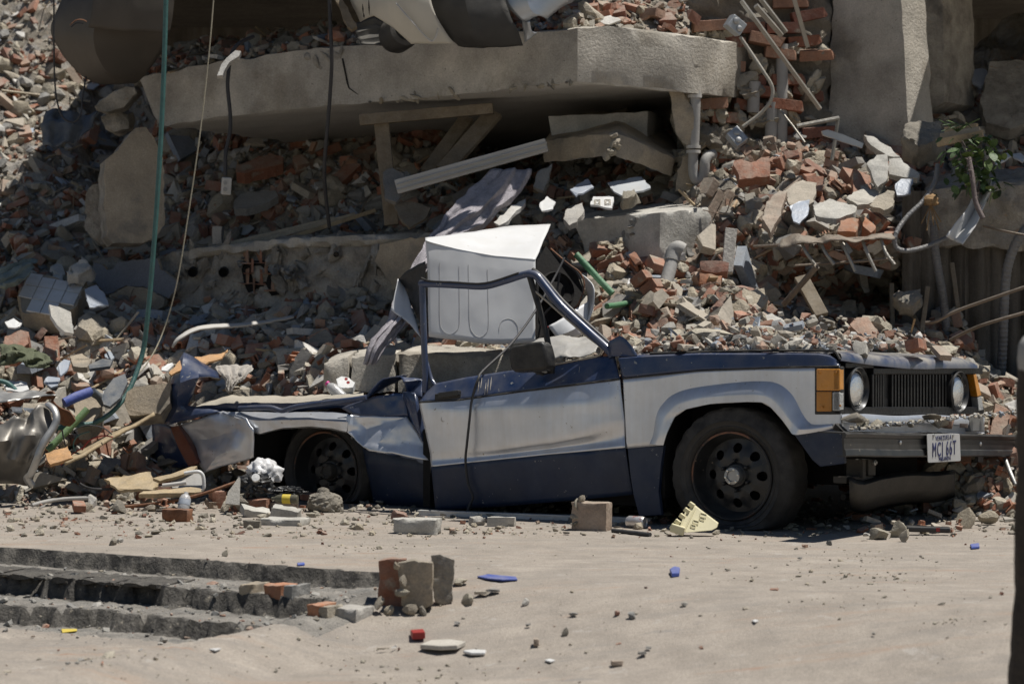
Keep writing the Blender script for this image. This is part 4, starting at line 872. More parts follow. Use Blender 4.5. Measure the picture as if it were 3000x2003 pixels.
plate_px('grey_plaster', [(273, 769), (300, 775), (312, 790), (330, 790), (345, 768), (460, 757), (470, 790), (500, 808), (521, 830), (519, 845), (495, 874), (470, 862), (430, 842), (370, 836), (330, 858), (310, 862), (288, 838), (272, 808)], sl, .035, [M['plaster_grey'], M['plaster_tan']], ledge)
plate_px('tan_plaster', [(318, 864), (345, 852), (372, 838), (430, 845), (482, 876), (478, 898), (430, 916), (380, 918), (340, 905)], (sl[0]-.02, sl[1], 0), .04, [M['plaster_tan'], M['plaster_tan']], ledge)
plate_px('smooth_concrete', [(1113, 716), (1180, 702), (1252, 694), (1252, 760), (1200, 820), (1151, 850), (1135, 815), (1118, 792), (1098, 766)], (sl[0]-.0, sl[1], 0), .05, [M['plaster_tan'], M['concrete_rough']], ledge, jit=.01)
m = MB(); m.tube([P(1178, 705, ly(1178)-.13), P(1183, 740, ly(1178)-.13), P(1181, 770, ly(1178)-.13)], [.004, .006, .001], 5); m.build('crack', M['void'], ledge, origin=P(1178, 705, ly(1178)))
for i, (a, b_) in enumerate(((720, 772), (758, 770), (735, 800), (775, 800), (722, 830), (760, 832), (795, 850), (740, 858))):
    c = P(a, b_, ly(a)-.03); m = MB(); m.box(c, (.085, .10, .008), (0, 0, .4), 0, .006); m.box(c+Vector((0, 0, .05)), (.008, .10, .10), (0, 0, .4), 0, .006); m.build('clay_block', M['clay'], ledge, origin=c)
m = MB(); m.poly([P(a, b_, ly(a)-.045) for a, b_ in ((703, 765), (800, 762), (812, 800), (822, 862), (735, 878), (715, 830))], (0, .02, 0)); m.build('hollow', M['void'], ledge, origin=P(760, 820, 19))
for i in range(60):
    px = random.uniform(500, 1120); py = random.uniform(725, 890); o = link('broken_crust', LMESH['crust', i % 8].copy(), ledge, P(px, py, ly(px)-.02)-ledge.location, (i, i*2, i)); s_ = random.uniform(.3, 1.0); o.scale = (s_*1.3, s_*.5, s_*.8); o.data.materials[0] = M['concrete_rough']
for a, b_ in ((565, 797), (655, 797), (985, 745)):
    c = P(a, b_, ly(a)-.075); m = MB(); m.lathe([(.034, -.03), (.033, .03), (.028, .03), (.026, -.02), (0, -.02)], 14, Matrix.Translation(c) @ Matrix.Rotation(math.radians(98), 4, 'X')); o = m.build('pipe_hole', M['void'], ledge, origin=c, smooth=40)
    if a > 900: o.scale = (.5, 1, .5)
# leaning wall slab and its neighbours
plate_px('leaning_wall', [(397, 375), (428, 372), (451, 402), (478, 464), (483, 580), (482, 660), (446, 700), (420, 712), (330, 713), (312, 690), (303, 603), (308, 469), (344, 442), (372, 405)], (19.0, .0009, -.0004), .16, [M['plaster_tan'], M['concrete_rough']], None,
         'tall tan plastered wall slab standing under the left end of the beam', 'wall slab', jit=.010, step=.04, seed=3)
o = plate_px('concrete_block', [(241, 660), (250, 571), (275, 545), (303, 527), (318, 600), (330, 705), (300, 720), (268, 700)], 19.45, .3, [M['concrete_rough'], M['concrete_rough']], None, 'rough grey block beside the tan wall slab', 'concrete block', seed=5); rough(o, .06, .03, .02)
o = plate_px('concrete_stump', [(272, 312), (300, 285), (340, 262), (398, 246), (404, 275), (360, 312), (322, 332), (290, 330)], 19.6, .25, [M['concrete_rough'], M['concrete_rough']], None, 'grey splintered stump poking out below the left beam end', 'concrete block', seed=6); rough(o, .05, .02, .02)
o = plate_px('concrete_block', [(290, 340), (330, 322), (380, 330), (372, 372), (335, 388), (300, 372)], 19.8, .25, [M['concrete_rough'], M['concrete_rough']], None, 'crumbling block under the splintered stump at the beam end', 'concrete block', seed=8); rough(o, .05, .04, .02)
# ------------------------------------------------------------------ low broken wall behind the driver's window
for i, (x0, x1, t0, t1, nm) in enumerate(((945, 1022, 1055, 1040, 'short broken left end of the low concrete kerb behind the car'), (1026, 1160, 1042, 1036, 'middle block of the low concrete kerb behind the car'), (1166, 1790, 1036, 1046, 'long right part of the low concrete kerb under the washing machine'))):
    n = 2 if i < 2 else 6; xs = np.linspace(x0, x1, n)
    prism('kerb_block', [P(x, lerp(t0, t1, k/(n-1))+(8 if i == 0 and k == 0 else 0), 17.05-(x-945)*.0002) for k, x in enumerate(xs)], [P(x, 1150, 17.0-(x-945)*.0002) for x in xs], Vector((.05, .75, .04)), [M['concrete']], label=nm, cat='kerb', sz=.06, amp=.01, edge=.03, seed=i+2)
# ------------------------------------------------------------------ block under the brick wall, tilted slab, upper block
blk = prism('broken_footing', [P(1676, 642, 18.25), P(1790, 634, 18.08), P(1935, 622, 17.85), P(2020, 613, 18.0), P(2086, 608, 18.12)], [P(1745, 817, 18.2), P(1800, 820, 18.06), P(1930, 815, 17.85), P(2010, 800, 18.0), P(2084, 770, 18.12)], Vector((.2, 1.1, .12)), [M['concrete_pale']],
      label='pale broken concrete footing with a chipped corner behind the green pipe', cat='footing', sz=.05, amp=.005, edge=.02, seed=9)
for i in range(16):
    t = i/15; px = 1800+t*70+random.uniform(-25, 25); py = lerp(742, 640, t)+random.uniform(-14, 14); o = link('chipped_corner', LMESH['lump', i % 10].copy(), blk, P(px, py, 18.09-(px-1790)*.0016)-blk.location, (i, 2*i, i)); s_ = random.uniform(.22, .42); o.scale = (s_, s_*.4, s_); o.data.materials[0] = M['concrete_bit']
prism('tilted_slab', [P(1594, 412, 18.8), P(1700, 400, 18.5), P(1800, 388, 18.2), P(1890, 426, 18.4), P(1978, 466, 18.6)], [P(1590, 478, 18.8), P(1700, 468, 18.5), P(1800, 456, 18.2), P(1885, 488, 18.4), P(1966, 518, 18.6)], Vector((.15, 1.5, .25)), [M['plaster_tan'], M['soffit']],
      label='tan concrete slab with its corner pointing out beside the drain pipe', cat='slab', sz=.07, amp=.012, edge=.02, soff=True, seed=12)
for i, (a, b_) in enumerate(((1800, 400), (1795, 420), (1806, 412), (1792, 440), (1780, 455), (1808, 430), (1800, 448))):
    lay('lump', P(a, b_, 18.19), (i, i*2, 1), .32, 'crust of mortar clinging to the corner of the tan slab', 'mortar crust on the slab corner')
prism('concrete_block', [P(1605, 340, 18.95), P(1750, 333, 18.9), P(1898, 326, 18.85), P(1922, 330, 19.1)], [P(1616, 408, 18.95), P(1750, 410, 18.9), P(1896, 412, 18.85), P(1916, 408, 19.1)], Vector((.1, .7, 0)), [M['concrete_pale']], label='greenish grey concrete trough on top of the tan slab', cat='concrete block', sz=.08, amp=.006, edge=.012, seed=14)
# ------------------------------------------------------------------ column
cb = prism('concrete_column', [P(2447, -140, 19.15), P(2634, -140, 18.85), P(2634, -140, 18.85)+BD*.36], [P(2418, 415, 19.15), P(2664, 430, 18.85), P(2672, 420, 18.85)+BD*.36], [BD*.36, BD*.36, Vector((-.36, .2, 0))], [M['concrete']],
      label='massive grey concrete column with one sunlit edge', cat='column', sz=.09, amp=.006, edge=.02, seed=16)
prism('concrete_column', [P(2692, -140, 19.75), P(2762, -140, 19.7)], [P(2712, 330, 19.75), P(2768, 300, 19.7)], Vector((.3, .5, 0)), [M['concrete_rough']], label='shaded pier standing right behind the concrete column', cat='column', sz=.1, amp=.008, edge=.02, seed=17)
# ------------------------------------------------------------------ brick wall stub
M['wall_brick'] = mk('wall_brick', (.25, .09, .05), var=.35, dust=.4, bump=.5, col2=(.33, .27, .20), c2scale=5, c2thr=.62, pal=[(.24, .085, .045), (.28, .12, .07), (.19, .07, .045), (.31, .16, .10)])
bw = thing('brick_wall', 'stub of red brick wall thick with mortar beside the concrete column', 'wall', tuple(P(1975, 580, 18.8)))
wy = lambda px: 18.78+(px-1975)*.0006
m = MB(); m.poly([P(a, b_, wy(a)+.10) for a, b_ in ((1985, -60), (2440, -60), (2440, 330), (2400, 560), (2000, 570), (1975, 300))], (.05, .3, 0)); rough(m.build('backing', M['mortar'], bw, origin=P(2000, 570, 18.9)), .045, .07, .03, 7, 5)
rb_ = random.Random(5); z = P(2000, 575, 18.8).z; k = 0
MB_brick = []
for i in range(8):
    v, f = sh_brick(True); me = bpy.data.meshes.new('brick'); me.from_pydata((v*1.0).tolist(), [], f.tolist()); me.materials.append(M['wall_brick']); MB_brick.append(me)
while z < P(2000, -60, 18.8).z:
    px = 1985+rb_.uniform(-20, 15)+(50 if k % 2 else 0)
    while px < 2350:
        if rb_.random() > .28:
            y_ = wy(px)+rb_.uniform(-.035, .07); X = (px+50-CXP)*y_/FPX
            o = link('brick', MB_brick[rb_.randrange(8)], bw, Vector((X, y_, z))-bw.location, (rb_.gauss(0, .10), rb_.gauss(0, .10), .14+rb_.gauss(0, .16))); o.scale = (rb_.uniform(.8, 1), 1, 1.15)
        px += 108
    z += .088; k += 1
for i in range(170):
    px = rb_.gauss(2080, 70) if i < 110 else rb_.uniform(1990, 2420); py = rb_.uniform(100, 560); s_ = rb_.uniform(.3, .9)
    if px < 1985 or px > 2430: continue
    o = link('mortar_lump', LMESH['crust', rb_.randrange(8)], bw, P(px, py, wy(px)-.045)-bw.location, (rb_.uniform(0, 6), rb_.uniform(0, 6), 0)); o.scale = (s_*1.1, s_*.7, s_)
for x0, y0, y1 in ((2292, 130, 420), (2210, 240, 330), (2262, 300, 420)):
    m = MB(); m.tube([P(x0, y0, wy(x0)-.07), P(x0-4, y1, wy(x0)-.07)], .042, 10); m.build('buried_pipe', M['pipe_grey'], bw, origin=P(x0, y1, 18.7), smooth=50)
# ------------------------------------------------------------------ drain pipe with trap
dp = thing('drain_pipe', 'grey drain pipe with a U-bend trap at the edge of the brick wall', 'pipe', tuple(P(2045, 530, 18.45)))
def dtube(name, pts, r, mat, par, n=12, sp=6):
    q = spline([P(*a) for a in pts], sp); m = MB(); m.tube(q, r, n); return m.build(name, mat, par, origin=q[0], smooth=50)
dtube('elbow', [(2006, 218, 18.5), (2012, 232, 18.48), (2026, 252, 18.45), (2036, 268, 18.45), (2037, 286, 18.45)], .040, M['pipe_grey'], dp)
dtube('pipe', [(2037, 280, 18.45), (2035, 350, 18.45), (2032, 435, 18.45)], .036, M['pipe_grey'], dp)
dtube('trap', [(2031, 440, 18.45), (2030, 470, 18.45), (2031, 505, 18.45), (2040, 527, 18.45), (2054, 524, 18.45), (2063, 500, 18.45), (2065, 476, 18.45), (2072, 460, 18.47), (2090, 452, 18.52)], .034, M['pipe_grey'], dp)
for b_ in (282, 430, 444): dtube('collar', [(2035 if b_ < 400 else 2031, b_-4, 18.45), (2035 if b_ < 400 else 2031, b_+5, 18.45)], .048, M['pvc'], dp, 14, 1)
o = plate_px('plaster_slab', [(1961, 254), (1975, 250), (2003, 252), (2010, 290), (2030, 320), (2034, 400), (2022, 432), (2000, 420), (1978, 385), (1966, 320)], 18.42, .07, [M['plaster_tan'], M['mortar']], None, 'tall thin plaster slab leaning on the grey drain pipe', 'plaster slab', seed=21); rough(o, .05, .012, .012)
o = plate_px('plaster_slab', [(1985, 500), (2000, 460), (2020, 455), (2030, 530), (2020, 560), (1980, 560)], 18.5, .07, [M['plaster_tan'], M['mortar']], None, 'tan plaster slab below the plaster beside the pipe trap', 'plaster slab', seed=22)
# ------------------------------------------------------------------ junction boxes and conduit
def jbox(c, ang, tilt, label):
    t = thing('junction_box', label, 'junction box', tuple(c)); R = Matrix.Rotation(ang, 3, 'Y') @ Matrix.Rotation(tilt, 3, 'Z') @ Matrix.Rotation(-.25, 3, 'X')
    m = MB(); m.box((0, 0, 0), (.115, .075, .095), R); m.build('box', M['boxmetal'], t, bevel=.006)
    for dx, dz, r in ((-.022, .015, .024), (.026, -.012, .022)):
        m = MB(); m.lathe([(r, 0), (r*.9, .008), (r*.55, .012), (0, .012)], 16, (Matrix.Translation(R @ Vector((dx, -.037, dz)))) @ (R.to_4x4() @ Matrix.Rotation(math.radians(90), 4, 'X'))); m.build('knockout', M['steel'], t, smooth=40)
    return t
jbox(P(2153, 75, 18.3), math.radians(38), .3, 'upper grey metal junction box hanging over the brick wall'); jbox(P(2158, 404, 18.3), math.radians(50), -.2, 'lower grey metal junction box beside the drain trap')
def cable(name, pts, r, mat, label, cat, n=8, sp=7, group=None):
    q = spline([P(*a) for a in pts], sp); m = MB(); m.tube(q, r, n); o = m.build(name, mat, None, origin=q[-1], smooth=50); tag(o, label, cat, group, 'thing'); return o
cable('conduit', [(2168, 108, 18.3), (2200, 155, 18.3), (2237, 211, 18.28), (2262, 255, 18.28), (2258, 295, 18.28), (2228, 333, 18.3), (2176, 372, 18.3)], .012, M['conduit'], 'bowed metal conduit joining the two junction boxes', 'conduit')
for i, (a, b_, r, lab) in enumerate((((2172, 3, 18.35), (2403, 320, 18.55), .017, 'long square steel tube slanting across the brick wall'), ((2214, 17, 18.5), (2290, 104, 18.6), .022, 'short pale steel tube slanting above the bricks'),
      ((2226, -6, 18.55), (2303, 95, 18.62), .018, 'thin pale steel tube next to the short slanting tube'), ((2324, -10, 18.5), (2366, 138, 18.62), .02, 'steep pale steel tube left of the column top'))):
    m = MB(); m.tube([P(*a), P(*b_)], r, 4); o = m.build('steel_tube', M['tube'], origin=P(*b_)); tag(o, lab, 'tube')
m = MB(); m.tube([P(2334, 370, 18.2), P(2458, 346, 18.25)], .014, 8); m.tube([P(2456, 344, 18.25), P(2448, 400, 18.25), P(2437, 470, 18.2)], .012, 4); o = m.build('bent_bracket', M['tube'], origin=P(2437, 470, 18.2)); tag(o, 'bent dark steel bracket standing below the column', 'bracket')
cable('thin_rod', [(2286, 323, 18.5), (2325, 372, 18.4), (2358, 418, 18.3)], .007, M['tube'], 'thin metal rod leaning on the brick wall foot', 'rod', sp=1)
plate_px('bent_sheet', [(2408, 384), (2425, 380), (2470, 394), (2530, 420), (2526, 434), (2470, 416), (2412, 396)], 18.1, .06, M['sheet_grey'], None, 'bright bent metal tray below the concrete column', 'metal sheet', jit=.002)
# ------------------------------------------------------------------ right: rough wall and dark boarding
m = MB(); rows = []
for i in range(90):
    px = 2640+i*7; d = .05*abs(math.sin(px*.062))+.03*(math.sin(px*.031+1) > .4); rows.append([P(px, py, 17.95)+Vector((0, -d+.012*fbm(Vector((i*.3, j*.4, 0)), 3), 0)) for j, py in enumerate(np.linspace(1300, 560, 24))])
m.grid(rows); o = m.build('boarded_wall', M['darkwall_and_shade'], origin=P(2900, 1280, 17.95), smooth=40); tag(o, 'dark ribbed board wall in shade right of the car', 'wall')
o = prism('retaining_wall', [P(2715, 560, 17.9), P(2780, 545, 17.85), P(2850, 538, 17.8), P(2930, 532, 17.78), P(3120, 528, 17.75)], [P(2720, 725, 17.9), P(2780, 722, 17.86), P(2850, 725, 17.84), P(2930, 728, 17.84), P(3120, 730, 17.85)], Vector((.1, .8, .1)), [M['concrete_rough']],
      label='rough grey retaining wall above the dark boards at the right edge', cat='wall', sz=.05, amp=.04, edge=.02, seed=31)
# ------------------------------------------------------------------ rubble on top of the beam
def top2(px):
    b_ = np.interp(px, [a for a, _ in bt], [c for _, c in bt]) if px < 2046 else 110+(px-2046)*.05
    return b_
def mound2(px, k):
    t = top2(px); Y0 = by(min(px, 2046))+.12; hi = np.interp(px, [380, 1000, 1500, 1650, 2000, 2450], [35, 30, 70, 150, 330, 330])
    k1 = min(k, 1); k2 = max(k-1, 0); Y = Y0+k1*.7+k2*1.6; py = t+4-(hi*.5)*k1-(hi*1.2)*k2
    p = P(px, py, Y); return p+Vector((0, -.4, .8))*(.07*fbm(p*3, 3)+.03*fbm(p*9, 3))*min(1, k+.3)
m = MB(); m.grid([[mound2(380+1640*i/150, 2.*j/40) for j in range(41)] for i in range(151)]); o = m.build('upper_rubble', M['grit'], recalc=False); tag(o, 'crumbled rubble lying on top of the long beam', None, None, 'stuff')
st2 = {k: Stuff() for k in ('brick', 'lump', 'shard', 'stick')}
for i in range(2600):
    px = random.uniform(385, 2010); k = random.uniform(0, 2) ; kd = random.choices(['brick', 'lump', 'shard', 'stick'], [.3, .35, .25, .1])[0]; p = mound2(px, k)
    st2[kd].put(kd, p+Vector((0, 0, .015)), rand_rot(Vector((0, -.4, .9)), .7), SZ[kd]*math.exp(random.gauss(-.1, .4)))
for kd, nm in (('brick', 'brick_rubble'), ('lump', 'mortar_rubble'), ('shard', 'plaster_rubble'), ('stick', 'wood_rubble')): st2[kd].build(nm, 'small %s bits lying on top of the long beam' % {'brick': 'red brick', 'lump': 'mortar', 'shard': 'plaster', 'stick': 'wood'}[kd], M[LMAT[kd]])
for i in range(34):
    px = random.uniform(1580, 2005); k = random.uniform(.1, 1.6); lay('brick', mound2(px, k)+Vector((0, 0, .03)), rand_rot(Vector((0, -.2, 1)), .4), random.uniform(.8, 1.05), 'red brick lying in the rubble on top of the beam', 'bricks on the beam')
for i in range(26):
    px = random.uniform(400, 1020); k = random.uniform(.05, 1.4); kd = random.choice(['brick', 'shard', 'stick', 'hollow']); lay(kd, mound2(px, k)+Vector((0, 0, .03)), rand_rot(Vector((0, -.2, 1)), .4), random.uniform(.7, 1.2), KINDS[kd][1]+' on the shaded left top of the beam', KINDS[kd][0].replace('_', ' ')+'s on the left beam top')
# ------------------------------------------------------------------ things lying in and on the ruin
CARM = Matrix.Translation(C0) @ Matrix.Rotation(-YAW, 4, 'Z')
def Sw(px, py, y): return CARM @ S(px, py, y)
M['enamel'] = mk('white_enamel', (.70, .70, .69), rough=.33, var=.08, scale=3, dust=.22, bump=.03, bscale=8, spec=.5, specks=(.73, 26, (.42, .37, .3)))
M['enamel_line'] = mk('enamel_groove', (.44, .43, .41), rough=.45, var=.1)
M['drum'] = mk('washer_drum', (.04, .042, .045), rough=.5, metal=.4, var=.3, dust=.2)
M['lace'] = mk('grey_lace', (.46, .43, .455), var=.3, scale=30, dust=.15, bump=.8, bscale=160)
M['rag'] = mk('grey_rag', (.36, .33, .29), var=.2, bump=.4, bscale=120)
M['olive'] = mk('olive_cloth', (.10, .11, .065), var=.25, bump=.4, bscale=120)
M['teal'] = mk('grey_green_cloth', (.22, .25, .22), var=.2, bump=.3, bscale=100)
M['hose'] = mk('green_hose', (.035, .12, .11), rough=.4, var=.25, scale=30, dust=.2, bump=.3, bscale=90, spec=.5)
M['greenpipe'] = mk('green_plastic', (.07, .21, .10), rough=.45, var=.15, dust=.3)
M['palegreen'] = mk('pale_green_plastic', (.16, .28, .12), rough=.5, var=.2, dust=.3)
M['cord'] = mk('black_cord', (.03, .03, .032), rough=.5, var=.2, dust=.3, dustcol=(.2, .18, .16))
M['flex'] = mk('flex_conduit', (.20, .20, .20), rough=.5, metal=.4, var=.25, dust=.3, bump=.6, bscale=60)
M['rope'] = mk('pale_rope', (.42, .38, .28), var=.2)
M['rebar'] = mk('rebar', (.19, .15, .115), rough=.6, metal=.4, var=.3, dust=.4, bump=.4)
M['bluep'] = mk('blue_plastic', (.035, .075, .34), rough=.5, var=.25, dust=.4)
M['sole'] = mk('dark_blue_rubber', (.06, .075, .095), rough=.5, var=.25, dust=.4)
M['glaze'] = mk('white_glaze', (.68, .68, .66), rough=.3, var=.08, dust=.25, spec=.5)
M['leaf'] = mk('leaf_green', (.07, .115, .03), rough=.5, var=.35, scale=20, dust=.1, pal=[(.06, .11, .03), (.10, .15, .04), (.045, .085, .025)])
M['stem'] = mk('stem_brown', (.16, .13, .12), var=.3, bump=.5)
M['bag_white'] = mk('white_plastic_bag', (.62, .61, .60), rough=.3, var=.15, scale=8, dust=.15, spec=.5)
M['bag_black'] = mk('black_plastic_bag', (.016, .017, .019), rough=.28, var=.2, dust=.12, spec=.5)
M['clearp'] = mk('clear_plastic', (.80, .80, .80), rough=.18, trans=.55, var=.05, bump=.2, dust=.15)
M['bottle_dark'] = mk('tinted_plastic', (.16, .15, .10), rough=.2, trans=.4, var=.1, bump=0, dust=.2)
M['yellow'] = mk('yellow_plastic', (.62, .47, .05), rough=.5, var=.15, dust=.2)
M['cream'] = mk('cream_plastic', (.66, .60, .38), rough=.5, var=.1, dust=.15, bump=.05)
M['pink'] = mk('pink_plastic', (.62, .05, .28), rough=.4, var=.1)
M['red'] = mk('red_print', (.30, .035, .03), rough=.5, var=.1, bump=0)
M['can'] = mk('can_metal', (.66, .64, .62), rough=.32, metal=.7, var=.12, dust=.3, col2=(.55, .12, .10), c2scale=16, c2thr=.62)
M['orange_wood'] = mk('orange_wood', (.48, .27, .12), var=.25, scale=14, dust=.2, bump=.3)
M['alu'] = mk('pale_aluminium', (.62, .61, .59), rough=.4, metal=.4, var=.1, dust=.3)
M['bark'] = mk('dark_bark', (.055, .045, .036), var=.4, bump=1.0, bscale=22)
M['orange_brick'] = mk('orange_brick', (.38, .155, .075), var=.25, scale=9, dust=.45, bump=.35, col2=(.36, .24, .16), c2scale=6, c2thr=.6)
M['blueprint'] = mk('blue_tile', (.34, .38, .44), rough=.35, var=.1, dust=.3, spec=.5)
def sheet(name, rails, nu, steps, mat, parent=None, label=None, cat=None, solid=.005, amp=0, fr=6, smooth=40, wave=None, group=None, mfun=None):
    """thin bent sheet through rails of (px, py, depth)"""
    G = loft([spline([P(*q) for q in r], 5) for r in rails], nu, steps)
    for i, r in enumerate(G):
        for j, p in enumerate(r):
            if amp: p += Vector((fbm(p*fr, 3), fbm(p*fr+Vector((7, 0, 0)), 3), fbm(p*fr+Vector((0, 9, 0)), 3)))*amp
            if wave: p += Vector((.3, -1, .2))*wave(i, j)
    m = MB().grid(G, mfun=mfun); org = G[-1][nu//2].copy(); o = m.build(name, mat, parent, origin=org, smooth=smooth, solid=solid)
    if label: tag(o, label, cat, group, 'thing')
    return o
def flat(name, pts, Y0, tilt, th, mats, label, cat, jit=.006, step=.03, seed=0, lean=0.0, group=None):
    pc = sum(b_ for _, b_ in pts)/len(pts); ac = sum(a for a, _ in pts)/len(pts)
    return plate_px(name, pts, (Y0+tilt*pc-lean*ac, lean, -tilt), th, mats, None, label, cat, jit, step, seed or len(pts)+int(pc), group)
# ---- washing machine
wm = thing('washing_machine', 'crumpled white washing machine standing behind the car door', 'washing machine', tuple(P(1410, 1006, 16.75)))
wy_ = lambda py: 16.62+(1006-py)*.00035
sheet('front_panel', [[(1247, 704, wy_(700)), (1330, 727, 16.71), (1450, 747, 16.70), (1569, 762, 16.70)], [(1250, 760, 16.705), (1330, 775, 16.69), (1450, 790, 16.68), (1569, 800, 16.68)], [(1254, 860, 16.68), (1400, 870, 16.65), (1569, 880, 16.66)], [(1258, 986, 16.64), (1330, 995, 16.61), (1450, 1008, 16.60), (1568, 1002, 16.63)]], 40, [6, 6, 8], M['enamel'], wm, solid=.006, amp=.004, fr=4)
sheet('top_panel', [[(1246, 697, 16.80), (1380, 680, 17.05), (1500, 662, 17.25), (1612, 657, 17.35)], [(1247, 702, 16.73), (1340, 718, 16.80), (1460, 732, 16.86), (1590, 712, 16.95)], [(1247, 706, 16.715), (1330, 729, 16.705), (1450, 749, 16.695), (1569, 763, 16.695)]], 40, [8, 8], M['enamel'], wm, solid=.006, amp=.005, fr=4)
sheet('side_panel', [[(1248, 764, 16.74), (1205, 785, 16.9), (1166, 818, 17.05)], [(1248, 830, 16.76), (1220, 845, 16.95), (1180, 850, 17.1)], [(1250, 985, 16.70), (1240, 960, 16.8), (1225, 930, 16.9)]], 12, [5, 6], M['drum'], wm, amp=.01)
sheet('bent_flap', [[(1165, 817, 17.04), (1156, 860, 17.0), (1147, 906, 16.92)], [(1180, 832, 17.08), (1190, 890, 16.95), (1200, 950, 16.82)], [(1196, 870, 17.0), (1215, 930, 16.86), (1232, 990, 16.70)]], 12, [4, 4], M['enamel'], wm, amp=.006)
m = MB()
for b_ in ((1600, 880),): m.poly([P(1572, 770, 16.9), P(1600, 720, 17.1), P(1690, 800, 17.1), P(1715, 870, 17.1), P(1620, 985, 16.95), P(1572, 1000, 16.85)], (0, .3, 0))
m.build('dark_inside', M['void'], wm, origin=P(1640, 900, 17.1))  # black block stands in for the shaded inside of the machine
c = P(1632, 850, 16.98); m = MB(); m.lathe([(.12, -.1), (.12, .0), (.11, .02), (.10, .0), (.06, -.02), (.05, .01), (0, .015)], 30, Matrix.Translation(c) @ Matrix.Rotation(math.radians(70), 4, 'X') @ Matrix.Rotation(.5, 4, 'Y')); m.build('drum', M['void'], wm, origin=c, smooth=35)
sheet('side_strip', [[(1700, 802, 16.9), (1728, 822, 16.85), (1741, 850, 16.8), (1738, 900, 16.8), (1728, 944, 16.8)], [(1706, 812, 16.95), (1716, 840, 16.95), (1722, 868, 16.95), (1718, 900, 16.9), (1712, 925, 16.9)]], 24, [5], M['enamel'], wm, amp=.008)
sheet('bottom_panel', [[(1608, 956, 16.7), (1660, 925, 16.75), (1722, 884, 16.85)], [(1628, 985, 16.7), (1680, 965, 16.72), (1727, 938, 16.82)], [(1650, 1000, 16.75), (1700, 985, 16.78), (1725, 945, 16.86)]], 14, [5, 3], M['enamel'], wm, amp=.008)
for k_, (pts, col) in enumerate(([((1613, 728), (1640, 752), (1672, 778), (1700, 800), (1712, 835), (1700, 880), (1680, 912)), 'rust'], [((1618, 735), (1648, 765), (1690, 800), (1708, 850), (1694, 900)), 'cord'], [((1600, 960), (1620, 952), (1648, 935), (1660, 930)), 'red'], [((1575, 1000), (1590, 930), (1625, 880), (1640, 800)), 'cord'])):
    q = spline([P(a, b_, 16.8) for a, b_ in pts], 5); m = MB(); m.tube(q, .006, 6); m.build('wire', M[col], wm, origin=q[0], smooth=60)
from mathutils.bvhtree import BVHTree
fpo = [o for o in wm.children if o.name.startswith('front_panel')][0]; fof = Vector(wm.location)+fpo.location
bv_ = BVHTree.FromPolygons([v.co+fof for v in fpo.data.vertices], [tuple(p.vertices) for p in fpo.data.polygons])
def fit(a, b_, c_=0):
    o_ = Vector((0, 0, H)); d = (P(a, b_, 10)-o_).normalized(); h_ = bv_.ray_cast(o_, d)[0]; return (h_ if h_ is not None else P(a, b_, 16.62))-d*.0035
def groove(pts):
    q = [fit(*c) for c in spline([Vector((a, b_, 0)) for a, b_ in pts], 5)]; m = MB(); m.tube(q, .0015, 5); m.build('pressed_line', M['enamel_line'], wm, origin=q[0], smooth=60)
groove([(1288, 770), (1288, 860), (1289, 940), (1296, 966), (1317, 979), (1338, 968), (1346, 945), (1346, 860), (1345, 780)])
groove([(1372, 775), (1374, 870), (1376, 950), (1386, 976), (1404, 988), (1422, 978), (1431, 955), (1430, 870), (1428, 790)])
groove([(1462, 972), (1464, 952), (1474, 938), (1492, 934), (1508, 942), (1517, 958), (1518, 978)])
# ---- cable from the machine down over the door
q = spline([P(1654, 755, 16.7), P(1620, 822, 16.62), P(1562, 921, 16.45), P(1494, 1011, 16.2)]+[Sw(1415, 1086, .05), Sw(1402, 1108, -.01), Sw(1391, 1138, -.03), Sw(1381, 1180, -.045), Sw(1376, 1226, -.06), Sw(1368, 1300, -.065), Sw(1364, 1350, -.05), Sw(1371, 1412, -.03), Sw(1385, 1452, -.03), Sw(1380, 1472, -.03)], 6)
m = MB(); m.tube(q, .0075, 7); cb_ = m.build('loose_power_cable', M['cord'], origin=q[-1], smooth=60); tag(cb_, 'grey power cord draped over the car door with its plug hanging down', 'cord', None, 'thing')
m = MB(); m.tube([Sw(1380, 1470, -.03), Sw(1377, 1478, -.03), Sw(1371, 1496, -.03)], [.010, .02, .016], 8, flat=.6); m.build('plug', M['cord'], cb_, origin=q[-1], smooth=40)
# ---- lace curtain
lr = [[(1440, 502, 18.3), (1390, 540, 18.2), (1330, 600, 18.0), (1262, 690, 17.8), (1200, 790, 17.5), (1160, 870, 17.3), (1125, 950, 17.05), (1080, 1000, 16.95), (1062, 1062, 16.9)],
      [(1500, 492, 18.25), (1470, 545, 18.1), (1392, 622, 17.9), (1300, 700, 17.7), (1232, 780, 17.4), (1190, 865, 17.2), (1158, 940, 17.0), (1112, 1005, 16.9), (1080, 1066, 16.88)],
      [(1562, 498, 18.3), (1530, 560, 18.2), (1440, 645, 18.0), (1330, 715, 17.8), (1264, 775, 17.5), (1218, 860, 17.3), (1192, 932, 17.05), (1145, 1008, 16.95), (1098, 1064, 16.9)]]
lr = [[(a, b_, y-.16) for a, b_, y in r] for r in lr]
sheet('lace_curtain', lr, 60, [14, 14], M['lace'], None, 'grey lace curtain trailing down the rubble beside the washing machine', 'curtain', solid=.003, amp=.02, fr=7, wave=lambda i, j: .018*math.sin(i*.55+j*.1)+.006*math.sin(i*1.3+j*.2))
